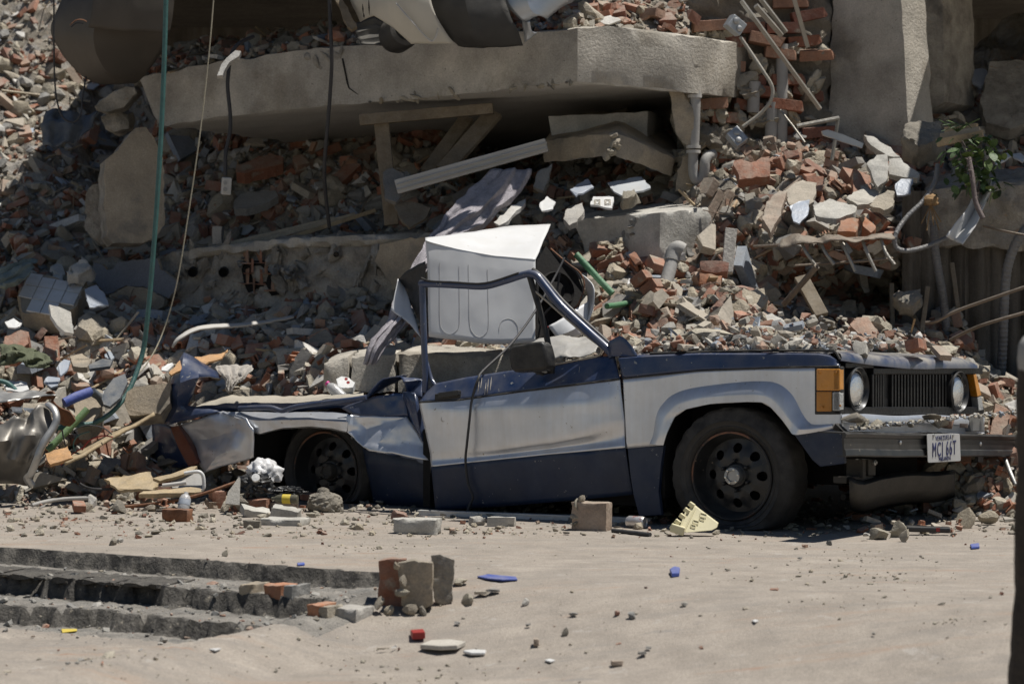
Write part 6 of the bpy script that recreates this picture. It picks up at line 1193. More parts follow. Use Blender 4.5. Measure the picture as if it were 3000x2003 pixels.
# ------------------------------------------------------------------ right slope, pipes, plant
cp = thing('cast_iron_pipe', 'dusty cast iron pipe leaning in the heap behind the windscreen', 'pipe', tuple(P(1905, 1010, 17.2)))
dtube('pipe', [(1972, 745, 17.5), (1962, 790, 17.45), (1935, 880, 17.35), (1908, 985, 17.2), (1902, 1015, 17.15)], .042, M['pipe_grey'], cp)
dtube('elbow', [(2000, 735, 17.5), (1985, 728, 17.5), (1974, 740, 17.5), (1968, 765, 17.48)], .05, M['pipe_grey'], cp); dtube('collar', [(1926, 910, 17.3), (1921, 928, 17.28)], .055, M['pipe_grey'], cp, 12, 1); dtube('branch', [(1918, 945, 17.25), (1935, 960, 17.2), (1940, 990, 17.15)], .035, M['pipe_grey'], cp)
dtube('collar', [(1915, 940, 17.26), (1911, 955, 17.25)], .052, M['pipe_grey'], cp, 12, 1)
cable('steel_pipe', [(2393, 780, 17.0), (2350, 830, 17.1), (2296, 892, 17.2)], .019, M['rebar'], 'rusty hollow pipe pointing up under the rebar ladder', 'pipe', 10, 1)
m = MB(); m.disc(P(2393, 780, 17.0)+Vector((.004, -.004, .004)), .012, (.6, -.3, .7), 12); m.build('bore', M['void'], bpy.data.objects['steel_pipe'], origin=P(2393, 780, 17.0))
board('plank', (2346, 812, 17.4), (2408, 925, 17.2), .09, .035, M['wood'], 'dark plank leaning behind the rusty hollow pipe', 'plank', (1, 0, 0))
board('narrow_slab', (2142, 672, 17.6), (2130, 800, 17.5), .075, .05, M['concrete_bit'], 'narrow upright concrete strip beside the red bricks', 'concrete strip', (1, 0, 0))
# rebar ladder
rl = thing('rebar_ladder', 'twisted rebar ladder jutting from the rubble below the column', 'rebar', tuple(P(2450, 760, 17.12)))
def rod(name, pts, r, mat, par): q = spline([P(*a) for a in pts], 4); m = MB(); m.tube(q, r, 6); return m.build(name, mat, par, origin=q[0], smooth=50)
rod('bar', [(2208, 722, 17.22), (2300, 716, 17.12), (2450, 702, 17.07), (2610, 694, 17.12)], .011, M['rebar'], rl); rod('bar', [(2330, 778, 17.12), (2440, 770, 17.07), (2540, 764, 17.07), (2615, 756, 17.12)], .009, M['rebar'], rl)
for i, x in enumerate((2352, 2408, 2470, 2530, 2585)): rod('tie', [(x-4, 708-i*2, 17.08), (x+10, 740, 17.04), (x+36, 775+(20 if i in (2, 3) else 0), 17.02)], .011, M['tube'], rl)
sheet('torn_sheet', [[(2290, 700, 17.12), (2340, 692, 17.12), (2420, 695, 17.07), (2520, 690, 17.07), (2610, 680, 17.12)], [(2270, 722, 17.07), (2345, 716, 17.02), (2420, 708, 17.02), (2525, 702, 17.02), (2618, 698, 17.07)]], 30, [3], M['rebar'], None, 'torn strip of dull sheet metal along the rebar ladder', 'metal strip', amp=.025, fr=9)
# slabs and bricks on the slope
T = [('plaster_slab', [(2297, 560), (2330, 532), (2352, 528), (2392, 537), (2388, 590), (2345, 612), (2312, 600)], 17.9, .003, .03, 'plaster_bit', 'pale triangular plaster slab on the slope below the brick wall', 'plaster slab'),
 ('blue_tile', [(2313, 604), (2340, 590), (2372, 584), (2366, 630), (2342, 655), (2325, 648)], 17.6, .003, .012, 'blueprint', 'blue grey tile on the slope left of the big pale slab', 'tile'),
 ('plaster_slab', [(2382, 602), (2430, 582), (2512, 604), (2505, 624), (2450, 640), (2392, 632)], 17.6, .006, .04, 'concrete_pale', 'largest pale slab lying flat above the orange bricks', 'plaster slab'),
 ('plaster_slab', [(2540, 478), (2568, 452), (2602, 450), (2604, 520), (2572, 548), (2552, 510)], 17.9, .002, .04, 'concrete_pale', 'upright pale slab on the slope right of centre', 'plaster slab'),
 ('plaster_slab', [(2604, 464), (2640, 462), (2698, 512), (2690, 524), (2604, 510)], 18.0, .002, .05, 'concrete_pale', 'grey slab wedge leaning on the upright pale slab', 'plaster slab'),
 ('plaster_slab', [(2528, 392), (2560, 398), (2620, 440), (2640, 458), (2600, 456), (2550, 424)], 18.2, .003, .05, 'concrete_pale', 'long pale slab sliding from the foot of the column', 'plaster slab'),
 ('plaster_slab', [(2480, 580), (2525, 545), (2576, 560), (2570, 592), (2512, 600)], 17.8, .005, .04, 'plaster_bit', 'tan slab above the largest pale slab', 'plaster slab'),
 ('plaster_slab', [(2570, 572), (2600, 556), (2622, 560), (2620, 600), (2590, 615), (2545, 600)], 17.6, .004, .04, 'mortar', 'yellowish slab right of the largest pale slab', 'plaster slab'),
 ('grey_tile', [(2622, 540), (2640, 524), (2676, 524), (2668, 566), (2628, 572)], 17.7, .002, .015, 'blueprint', 'smooth blue grey tile under the plant', 'tile'),
 ('brick_half', [(2452, 678), (2462, 645), (2482, 636), (2520, 640), (2508, 680)], 17.4, .0025, .07, 'orange_brick', 'bright orange brick half below the largest pale slab', 'brick'),
 ('brick_half', [(2526, 660), (2534, 632), (2566, 656), (2566, 672), (2552, 682), (2528, 668)], 17.4, .0025, .07, 'orange_brick', 'bright orange brick end right of its orange neighbour', 'brick'),
 ('red_brick', [(2148, 470), (2170, 468), (2200, 474), (2230, 460), (2254, 458), (2258, 515), (2164, 526)], 18.0, .002, .08, 'brick', 'large notched red brick at the foot of the brick wall', 'brick'),
 ('red_brick', [(2232, 640), (2246, 590), (2282, 556), (2308, 560), (2290, 620), (2258, 682)], 17.6, .003, .06, 'brick', 'long reddish brick slab on the slope', 'brick'),
 ('mortar_rock', [(2642, 400), (2655, 365), (2690, 352), (2760, 356), (2770, 385), (2740, 415), (2690, 428)], 18.2, .003, .2, 'mortar', 'big yellowish mortar rock at the foot of the column', 'rock'),
 ('patterned_tile', [(1730, 600), (1738, 576), (1798, 577), (1794, 610)], 17.95, .007, .012, 'glaze', 'small cream tile with square pattern on the footing edge', 'tile'),
 ('patterned_tile', [(1780, 535), (1880, 518), (1906, 550), (1830, 575), (1798, 560)], 18.2, .006, .012, 'tile_bit', 'large pale tile below the tan slab', 'tile'),
 ('white_tile', [(1580, 600), (1602, 574), (1628, 592), (1620, 612), (1588, 618)], 17.9, .005, .01, 'glaze', 'white tile left of the patterned tile', 'tile'),
 ('blue_tile', [(1670, 555), (1722, 524), (1740, 548), (1688, 574)], 18.1, .006, .012, 'blueprint', 'blue grey tile lying left of the large pale tile', 'tile'),
 ('plaster_slab', [(1650, 640), (1660, 610), (1706, 594), (1712, 620), (1690, 650), (1668, 660)], 17.8, .004, .04, 'concrete_bit', 'grey slab on the left corner of the footing', 'plaster slab'),
 ('plaster_slab', [(1560, 545), (1572, 500), (1618, 478), (1610, 520), (1592, 560)], 18.3, .001, .05, 'concrete_bit', 'upright grey slab left under the tan slab', 'plaster slab'),
 ('plaster_slab', [(1445, 650), (1500, 600), (1540, 580), (1540, 592), (1490, 645), (1462, 660)], 17.9, .004, .03, 'plaster_bit', 'long pale strip above the washing machine', 'plaster slab'),
 ('mortar_rock', [(1812, 570), (1830, 552), (1860, 548), (1872, 560), (1860, 575), (1825, 582)], 18.0, .003, .08, 'mortar', 'rounded mortar rock on the large pale tile', 'rock'),
 ('red_brick', [(2052, 790), (2052, 765), (2100, 760), (2138, 768), (2132, 795), (2100, 802)], 17.3, .001, .1, 'brick', 'upper red brick of two stacked by the narrow strip', 'brick'),
 ('red_brick', [(2046, 832), (2050, 800), (2118, 805), (2112, 834)], 17.25, .001, .1, 'orange_brick', 'lower hollow red brick of two stacked by the narrow strip', 'brick'),
 ('plaster_slab', [(2210, 950), (2230, 922), (2262, 915), (2300, 935), (2302, 960), (2240, 978)], 16.8, .004, .05, 'concrete_pale', 'pale slab with pits behind the bonnet', 'plaster slab'),
 ('plaster_slab', [(2094, 960), (2110, 940), (2200, 932), (2206, 955), (2150, 975)], 16.9, .004, .03, 'plaster_bit', 'pinkish slab left of the pitted slab behind the bonnet', 'plaster slab'),
 ('red_brick', [(1957, 1015), (1975, 985), (2000, 965), (2014, 975), (1990, 1015), (1972, 1030)], 16.4, .002, .06, 'plaster_bit', 'pale brick leaning at the rear of the bonnet', 'brick'),
 ('red_brick', [(2162, 860), (2180, 845), (2240, 842), (2252, 870), (2240, 898), (2180, 898)], 17.1, .002, .09, 'mortar', 'square tan brick in the middle of the heap behind the bonnet', 'brick'),
 ('red_brick', [(2490, 950), (2510, 930), (2545, 925), (2572, 965), (2572, 990), (2530, 1000)], 16.9, .002, .12, 'brick', 'dusty brick with bright edge in the shade behind the bonnet', 'brick'),
 ('concrete_chunk', [(2612, 865), (2640, 845), (2700, 842), (2708, 865), (2680, 898), (2640, 890)], 17.4, .002, .1, 'mortar', 'mortar crusted chunk in front of the dark boards', 'concrete chunk')]
for nm, pts, Y0, tl_, th, mt, lab, cat in T:
    o = flat(nm, pts, Y0, tl_, th, M[mt], lab, cat)
    if cat in ('rock', 'concrete chunk'): rough(o, .04, .03, .03, 9, 4)
    elif cat in ('brick', 'plaster slab'): rough(o, .05, .006, .012, 12, 4)
o = bpy.data.objects['patterned_tile']
for a in (1750, 1780):
    for r0 in (8, 4.5):
        q = [P(a+dx, 593+dy, 17.95+.007*(590-593-dy)-.004) for dx, dy in ((-r0, -r0), (r0, -r0), (r0, r0), (-r0, r0), (-r0, -r0))]; m = MB(); m.tube(q, .0025, 4); m.build('pattern', M['mortar'], o, origin=q[0])
# flexible conduits, thick cables, bars on the right
def ribbed(name, pts, r, mat, label, pitch=.03, cat='cable'):
    q = spline([P(*a) for a in pts], 10); q = resample(q, 160); rs = [r*(1+.10*(i % 4 == 0)) for i in range(160)]; m = MB(); m.tube(q, rs, 10); o = m.build(name, mat, origin=q[-1], smooth=40); tag(o, label, cat, None, 'thing'); return o
ribbed('flexible_conduit', [(2747, 482, 17.6), (2738, 535, 17.55), (2705, 588, 17.5), (2655, 638, 17.45), (2625, 685, 17.4), (2624, 722, 17.4), (2655, 735, 17.4), (2715, 722, 17.45), (2775, 696, 17.5)], .015, M['flex'], 'grey flexible conduit looping below the plant')
ribbed('thick_cable', [(2735, 645, 17.6), (2740, 730, 17.6), (2752, 810, 17.6), (2764, 880, 17.65), (2775, 990, 17.7)], .026, M['flex'], 'thick wrapped cable running down the dark boards')
ribbed('thick_cable', [(3040, 640, 17.5), (2990, 690, 17.5), (2958, 760, 17.55), (2945, 840, 17.6), (2938, 1000, 17.7), (2930, 1150, 17.8)], .03, M['flex'], 'thick wrapped cable at the right edge before the boards')
for i, (pts, lab) in enumerate(([[(2712, 946, 17.3), (2745, 940, 17.25), (2800, 912, 17.2), (2900, 876, 17.1), (3040, 828, 17.0)], 'upper bent rebar slanting before the dark boards'], [[(2784, 996, 17.4), (2840, 968, 17.3), (2900, 945, 17.2), (3040, 905, 17.1)], 'lower bent rebar slanting before the dark boards'], [[(2880, 662, 17.5), (2940, 676, 17.45), (3040, 696, 17.4)], 'short pale rod crossing the retaining wall'])):
    cable('rebar', pts, .0105 if i < 2 else .007, M['rebar'], lab, 'rebar')
for i, (a, b_) in enumerate((((2718, 840, 17.5), (2700, 975, 17.4)), ((2662, 900, 17.6), (2700, 970, 17.4)), ((2788, 770, 17.7), (2806, 900, 17.6)), ((2612, 830, 17.9), (2615, 990, 17.8)))):
    board('dark_stake', a, b_, .03, .025, M['wood'], ['short pale stake leaning', 'thin crossing stake leaning', 'right stake standing', 'left black stake standing'][i]+' before the dark boards', 'stake', (1, 0, 0))
gt = sheet('white_gutter', [[(2868, 508, 17.55), (2850, 575, 17.5), (2815, 635, 17.4), (2772, 690, 17.3)], [(2888, 515, 17.62), (2872, 580, 17.58), (2838, 645, 17.48), (2796, 705, 17.38)], [(2906, 526, 17.5), (2898, 570, 17.44), (2862, 650, 17.36), (2820, 716, 17.28)]], 24, [4, 4], M['glaze'], None, 'torn white plastic gutter hanging below the plant', 'gutter', amp=.008)
# plant
pt = thing('plant', 'small leafy weed growing out of the rubble at the right', 'plant', tuple(P(2860, 560, 17.5)))
lm = []
for i in range(4):
    m = MB(); L_ = .09; w_ = .034; k_ = 5; vs = []
    for j in range(k_+1):
        t = j/k_; ww = w_*math.sin(math.pi*min(1, t*.93+.04))**.8; zz = -.25*L_*t*t+(i-1.5)*.01*t; vs += [(-ww, L_*t, zz+.012*(1-t)), (0, L_*t, zz), (ww, L_*t, zz+.012*(1-t))]
    m.add(vs, [(j*3+a, j*3+a+1, j*3+a+4, j*3+a+3) for j in range(k_) for a in (0, 1)]); me = bpy.data.meshes.new('leaf'); me.from_pydata([tuple(v) for v in m.v], [], m.f); me.materials.append(M['leaf']); me.polygons.foreach_set('use_smooth', [True]*len(me.polygons)); lm.append(me)
for i in range(180):
    a = random.gauss(0, 1); px = 2850+a*38+(18 if i % 3 else -10); py = random.uniform(395, 565)+abs(a)*4; 
    o = link('leaf', lm[i % 4], pt, P(px, py, 17.5+random.uniform(-.14, .14))-Vector(pt.location), (random.uniform(-1, .6), random.uniform(-.6, .6), random.uniform(0, 6.28))); s_ = random.uniform(.35, .95); o.scale = (s_, s_, s_)
for i in range(8):
    x0 = 2850+random.uniform(-25, 25); rod('stem', [(x0, 570, 17.5), (x0+random.uniform(-12, 12), 500, 17.5), (x0+random.uniform(-50, 50), 410+random.uniform(0, 60), 17.5)], .004, M['stem'], pt)
for i in range(9):
    q = [P(2805, 385, 17.6), P(2805+random.uniform(-30, 40), 365, 17.55), P(2805+random.uniform(-60, 75), 362+random.uniform(-15, 25), 17.5)]; m = MB(); m.tube(spline(q, 4), [.007-.0006*k for k in range(9)], 4, flat=.35); m.build('grass_blade', M['leaf'], pt, origin=q[0])
cable('spiky_twig', [(2838, 462, 17.35), (2850, 530, 17.3), (2858, 590, 17.28), (2880, 640, 17.25)], [.016]*22 and .016, M['stem'], 'dead spiky twig hanging over the white gutter', 'twig')
tw_ = bpy.data.objects['spiky_twig']
for i in range(60): t = random.random(); c = P(lerp(2838, 2872, t), lerp(465, 632, t), 17.3); m = MB(); d = Vector((random.uniform(-1, 1), random.uniform(-1, 1), random.uniform(-.4, .4))).normalized()*.03; m.tube([c, c+d], [.003, .0006], 4); m.build('spike', M['stem'], tw_, origin=c)
for i in range(3): board('driftwood', (2745+i*12, 420-18*i, 17.7+.1*i), (2880-8*i, 392-10*i, 17.6+.1*i), .05, .04, M['wood_bit'], ['lowest', 'middle', 'topmost'][i]+' splintered grey timber behind the plant', 'timber')
M['root'] = mk('root_brown', (.27, .17, .08), var=.3, bump=.4)
blob('root_ball', P(2727, 590, 17.5), (.045, .04, .045), M['root'], 'small brown root ball with hanging roots beside the conduit', 'root', .5, 10, 3, 4)
for dx, dy in ((-28, 55), (-12, 75), (8, 60), (24, 75), (30, 50)): c = P(2727, 600, 17.5); q = spline([c, P(2727+dx*.5, 605+dy*.4, 17.48), P(2727+dx, 600+dy, 17.46)], 4); m = MB(); m.tube(q, .004, 5); r_ = m.build('root', M['root'], bpy.data.objects['root_ball'], origin=c); r_.location = c-bpy.data.objects['root_ball'].location
flat('white_sheet', [(2912, 470), (2940, 452), (2958, 446), (2964, 456), (2940, 472), (2918, 482)], 18.0, .004, .012, M['glaze'], 'left white plate on the retaining wall', 'plate'); flat('white_sheet', [(2964, 452), (2990, 448), (3010, 460), (2996, 474), (2972, 462)], 18.0, .005, .012, M['glaze'], 'right white plate on the retaining wall', 'plate')
flat('dark_slab', [(2872, 300), (2900, 180), (3060, 170), (3060, 340), (2960, 378), (2890, 360)], 20.0, .002, .12, M['concrete_rough'], 'large dark slab leaning in the shaded hollow at the right', 'slab', jit=.012, step=.05)
flat('blue_tile', [(2836, 208), (2880, 200), (2906, 222), (2874, 256), (2850, 245)], 20.2, .003, .012, M['blueprint'], 'pale blue tile deep in the shaded hollow at the right', 'tile')
# ------------------------------------------------------------------ on the car
def rock(px, py, Y, s, kind, label, group=None, mat=None, i=None, name=None, cat=None, sc=None):
    o = lay(kind, P(px, py, Y), Euler((random.uniform(-.4, .4), random.uniform(-.4, .4), random.uniform(0, 6))).to_matrix(), s if sc is None else sc, label, group, i, name, None, cat)
    return o
def Fw(px, py, x): return CARM @ F(px, py, x)
for (a, b_, s_, kd, lab) in ((2508, 1226, (.75, .6, .3), 'lump', 'flat mortar flake on the near end of the bumper'), (2528, 1240, (.85, .6, .35), 'lump', 'second flat mortar flake on the bumper'), (2574, 1243, (.5, .4, .28), 'lump', 'small mortar flake on the bumper'), (2670, 1240, (.75, .55, .55), 'chunk', 'pointed tan stone on the bumper left of the plate'), (2732, 1225, (.7, .5, .4), 'lump', 'rough mortar lump above the number plate'), (2755, 1240, (.8, .7, .9), 'chunk', 'tan brick chunk standing above the number plate'), (2795, 1240, (.6, .7, .9), 'brick', 'red brick piece right of the chunk on the bumper'), (2826, 1248, (.4, .4, .35), 'brick', 'small red brick bit at the far side of the bumper')):
    p = Fw(a, b_, XF+.09); o = lay(kd, p, Euler((random.uniform(-.3, .3), random.uniform(-.3, .3), random.uniform(0, 6))).to_matrix(), s_, lab, None)
    if 'tan' in lab: o.data = o.data.copy(); o.data.materials[0] = M['mortar']
for (a, b_, y, s_, kd, mt, lab) in ((2682, 1012, .95, (.75, .75, .9), 'brick', 'brick', 'pinkish brick standing on the front of the bonnet'), (2757, 1034, 1.25, (.8, .6, .5), 'brick', 'brick', 'low red brick at the far front corner of the bonnet'), (2527, 1028, .35, (.9, .6, .55), 'lump', 'concrete_bit', 'grey concrete lump near the front of the bonnet'), (2450, 1016, .3, (1.1, .8, .4), 'tile', 'blueprint', 'blue grey tile resting on the bonnet'), (2375, 1012, .3, (.7, .5, .4), 'chunk', 'concrete_bit', 'pale stone left of the tile on the bonnet'), (2330, 1010, .35, (.6, .5, .4), 'brick', 'brick', 'small red brick on the bonnet'), (2080, 990, .5, (1.3, 1., 1.0), 'lump', 'mortar', 'big mortar boulder at the rear of the bonnet'), (2020, 1005, .45, (.8, .7, .6), 'brick', 'brick', 'brick chip before the mortar boulder on the bonnet'), (2150, 1000, .5, (.9, .7, .6), 'lump', 'concrete_bit', 'grey lump in the middle of the bonnet'), (2240, 1005, .5, (.9, .7, .5), 'brick', 'brick', 'orange brick flake in the middle of the bonnet')):
    o = lay(kd, Sw(a, b_, y), Euler((random.uniform(-.3, .3), random.uniform(-.3, .3), random.uniform(0, 6))).to_matrix(), s_, lab, None); o.data = o.data.copy(); o.data.materials[0] = M[mt]
st = Stuff(); st_b = Stuff()
for i in range(560):
    t = random.random(); y = .09+1.3*random.random()**2.2; x = lerp(xr+.02, XF-.12, t); z = hz(x)+.012; hgt = random.random()**2*(.05+.12*max(0, min(1, (y-.15)/.4))*(1 if x < .25 else .3))
    (st if random.random() > .3 else st_b).put(random.choice(['crumb', 'chunk', 'shard', 'crumb']) if random.random() > .3 else 'brick', CARM @ Vector((x, y, z+hgt)), rand_rot(Vector((0, 0, 1)), .8), .06+.5*random.random()**2.2)
for i in range(160): p = Fw(random.uniform(2490, 2980), 1258, XF+random.uniform(.03, .15)); p.z = BZ0+.008; st.put('crumb', p, rand_rot(Vector((0, 0, 1)), .8), random.uniform(.05, .2))
for i in range(420):   # rubble lying in the cab and on the crushed rear
    px = random.uniform(1262, 1780); p = CARM @ Vector((lerp(-1.95, -.75, random.random()), random.uniform(.14, 1.2), 0)); s_ = random.uniform(.12, .5); p.z = .60+.20*((p.x-(-.4))/1.6)+random.uniform(-.05, .07); (st if i % 3 else st_b).put(random.choice(['crumb', 'chunk', 'shard']) if i % 3 else 'brick', p, rand_rot(Vector((0, 0, 1)), .8), s_)
for i in range(520):
    p = CARM @ Vector((random.uniform(-3.45, -2.15), random.uniform(.3, 1.3), 0)); d = CARM.inverted() @ p; p.z = .52+.10*min(1, (d.y-.2)/.5)+random.uniform(-.02, .06); s_ = random.uniform(.1, .5); (st if i % 2 else st_b).put(random.choice(['crumb', 'chunk', 'shard', 'tile']) if i % 2 else random.choice(['brick', 'hollow']), p, rand_rot(Vector((0, 0, 1)), .6), s_)
st.build('car_top_debris', 'crumbs of mortar and plaster lying on the crushed car', M['plaster_bit']); st_b.build('car_top_brick_bits', 'bits of red brick lying on the crushed car', M['brick'])
# ------------------------------------------------------------------ on the street by the car
def gz(px, py): return GP(px, py, 0)
def block(name, px, py, size, rz, mat, label, cat='brick', sd=1, rgh=.012, tilt=(0, 0)):
    c = gz(px, py); z = ground_z(c.x, c.y); m = MB(); m.box((0, 0, 0), size, (tilt[0], tilt[1], rz)); o = m.build(name, mat); rough(o, .035, .004, rgh, 14, sd); o.location = (c.x, c.y, z+size[2]/2-.004); tag(o, label, cat, None, 'thing'); return o
b1_ = block('brick_block', 1735, 1552, (.20, .12, .155), -.35, M['brick'], 'upright tan brick crusted with mortar on the street by the car sill', sd=3)
for i, (dx, dz, s_) in enumerate(((-.085, .06, .45), (-.085, .0, .42), (-.09, -.04, .35), (-.06, .085, .33))): o = link('mortar_crust', LMESH['lump', i], b1_, (dx, -.02, dz), (i, i, i)); o.scale = (s_*.5, s_*1.1, s_)
block('dark_brick', 520, 1526, (.155, .10, .075), -.25, M['rust'], 'dark red brick standing alone on the street at the left', sd=4)
block('red_brick', 636, 1488, (.085, .10, .105), .4, M['brick'], 'short red brick stump left of the black bag', sd=5)
block('red_brick', 742, 1500, (.21, .12, .085), -.3, M['brick'], 'broad red brick lying before the black bag', sd=6)
block('red_brick', 828, 1500, (.165, .09, .065), -.2, M['brick'], 'dusty red brick lying under the yellow labelled bottle', sd=7)
block('red_brick', 885, 1462, (.20, .10, .09), -.6, M['brick'], 'mortared red brick slanting by the rear wheel', sd=8, tilt=(0, .5))
o = flat('grey_shard', [(660, 1474), (668, 1440), (700, 1396), (704, 1400), (702, 1478)], 16.0, .0015, .012, M['concrete_bit'], 'upright triangular grey shard beside the bags', 'shard', jit=.001)
block('grey_slab', 835, 1535, (.24, .16, .04), -.3, M['concrete_pale'], 'flat grey concrete slab piece on the street before the rear wheel', 'concrete slab', sd=9)
block('grey_slab', 838, 1522, (.16, .12, .075), -.1, M['concrete_pale'], 'upper grey slab piece lying on the flat one', 'concrete slab', sd=10, tilt=(.1, .15))
block('grey_slab', 750, 1512, (.17, .12, .05), .3, M['concrete_pale'], 'tilted grey slab piece left of the flat one', 'concrete slab', sd=11, tilt=(.2, .2))
block('tan_brick', 741, 1545, (.095, .06, .045), -.1, M['mortar'], 'small tan brick bit before the grey slabs', 'brick', sd=12)
o = blob('mortar_rock', P(952, 1478, 16.15), (.105, .09, .075), M['mortar'], 'big beige mortar rock beside the flattened rear wheel', 'rock', .3, 7, 4, 5, None, 35); o2 = link('knob', o.data, o, (-.01, 0, .07)); o2.scale = (.35, .4, .4)
block('grey_block', 1222, 1562, (.245, .11, .085), -.25, M['concrete_pale'], 'grey concrete brick lying on the street below the door', 'concrete block', sd=13, rgh=.02)
block('grey_block', 1258, 1540, (.10, .10, .05), .4, M['concrete_bit'], 'pale crushed lump behind the grey concrete brick', 'concrete block', sd=14, rgh=.03)
block('red_brick', 1172, 1528, (.085, .07, .06), .4, M['brick'], 'small red brick piece left of the grey concrete brick', sd=15, tilt=(.2, .3))
block('grey_block', 1398, 1538, (.08, .07, .05), .3, M['concrete_bit'], 'left one of two grey lumps below the cord plug', 'concrete block', sd=16, rgh=.02); block('grey_block', 1470, 1540, (.155, .07, .055), -.1, M['concrete_pale'], 'right one of two grey lumps below the cord plug', 'concrete block', sd=17, rgh=.015)
block('small_brick', 1325, 1562, (.035, .03, .035), .3, M['brick'], 'tiny brick cube right of the grey concrete brick', sd=18)
A, B = gz(1228, 1508), gz(1905, 1532); A.z = .03; B.z = .022; m = MB(); d = (B-A); m.box((A+B)/2, (d.length, .05, .007), (0, 0, math.atan2(d.y, d.x))); m.box((A+B)/2+Vector((0, -.02, -.015)), (d.length, .006, .03), (0, 0, math.atan2(d.y, d.x))); o = m.build('metal_strip', M['alu'], origin=A); tag(o, 'long pale metal strip lying along the car sill', 'metal strip', None, 'thing')
A, B = gz(1795, 1560), gz(1905, 1572); m = MB(); m.tube([A+Vector((0, 0, .012)), B+Vector((0, 0, .012))], .012, 8); o = m.build('black_rod', M['cord'], origin=A, smooth=50); tag(o, 'short black rod behind the mortared brick', 'rod', None, 'thing')
c = gz(1860, 1546); Mx = Matrix.Translation(c+Vector((-.035, 0, .034))) @ Matrix.Rotation(math.radians(90), 4, 'Y') @ Matrix.Rotation(.0, 4, 'X'); Mx = Matrix.Translation(c+Vector((-.04, .01, .034))) @ Matrix.Rotation(-.55, 4, 'Z') @ Matrix.Rotation(math.radians(90), 4, 'Y')
m = MB(); m.lathe([(0, 0), (.026, 0), (.033, .012), (.033, .095), (.028, .108), (.026, .104), (0, .100)], 24, Mx); o = m.build('drink_can', M['can'], origin=c, smooth=35); tag(o, 'crushed white and red drink can lying by the car sill', 'can', None, 'thing')
cr = thing('plastic_bracket', 'cream plastic ribbed wedge lying against the front tyre', 'plastic part', tuple(P(2030, 1560, 14.7)))
wpts = [(2028, 1474), (2050, 1492), (2104, 1532), (2100, 1545), (2085, 1553), (2010, 1560), (1990, 1545), (2002, 1515)]; 
def wq(a, b_, off=0): return P(a, b_, 14.72-(b_-1474)*.0012-off)
m = MB(); m.poly([wq(*q) for q in wpts], (.005, .03, -.0)); m.build('plate', M['cream'], cr, origin=wq(2030, 1560), bevel=.003)
for a0, b0_, a1, b1_2 in ((2012, 1492, 1992, 1548), (2036, 1488, 2004, 1556)): m = MB(); m.tube([wq(a0, b0_, .006), wq(a1, b1_2, .006)], .005, 6); m.build('rib', M['cream'], cr, origin=wq(a0, b0_))
for i in range(5): a, b_ = lerp(2026, 1972, i/4), lerp(1478, 1545, i/4); m = MB(); m.box(wq(a, b_), (.03, .03, .022), (0, .6, -.3)); m.build('tooth', M['cream'], cr, origin=wq(a, b_), bevel=.002)
m = MB(); m.box(wq(1985, 1550), (.075, .035, .045), (0, .3, -.2)); m.build('clip', M['cream'], cr, origin=wq(1985, 1550), bevel=.005)
for (a, b_, s_) in ((2040, 1528, 8), (2058, 1518, 7), (2032, 1540, 7), (2062, 1508, 9)):
    q = [wq(a+dx*s_, b_+dy*s_, .004) for dx, dy in ((-1, -.8), (1, -.2), (.6, 1), (-1.3, .4), (-1, -.8))]; m = MB(); m.tube(q, .0025, 4); m.build('embossing', M['cream'], cr, origin=q[0])
for (a, b_, s_, kd, lab) in ((2575, 1566, .65, 'lump', 'round yellowish stone under the bumper'), (2630, 1560, .7, 'lump', 'broken mortar pair right of the round stone'), (2650, 1575, .45, 'lump', 'small whitish stone before the mortar pair'), (2535, 1570, .3, 'chunk', 'pale pebble left of the round stone')):
    c = gz(a, b_+12); lay(kd, c+Vector((0, 0, .03)), Euler((0, 0, a)).to_matrix(), s_, lab, None)
A, B = gz(2662, 1562), gz(2775, 1570); m = MB(); m.box((A+B)/2+Vector((0, 0, .03)), ((B-A).length, .05, .03), (.1, .03, -.05)); o = m.build('power_tool', M['blackpaint'], origin=A, bevel=.01); tag(o, 'black tool shaped bar lying in the shade under the bumper', 'tool', None, 'thing')
m = MB(); m.box((A+B)/2+Vector((.05, -.026, .03)), (.02, .004, .02)); m.build('red_mark', M['red'], o, origin=A)
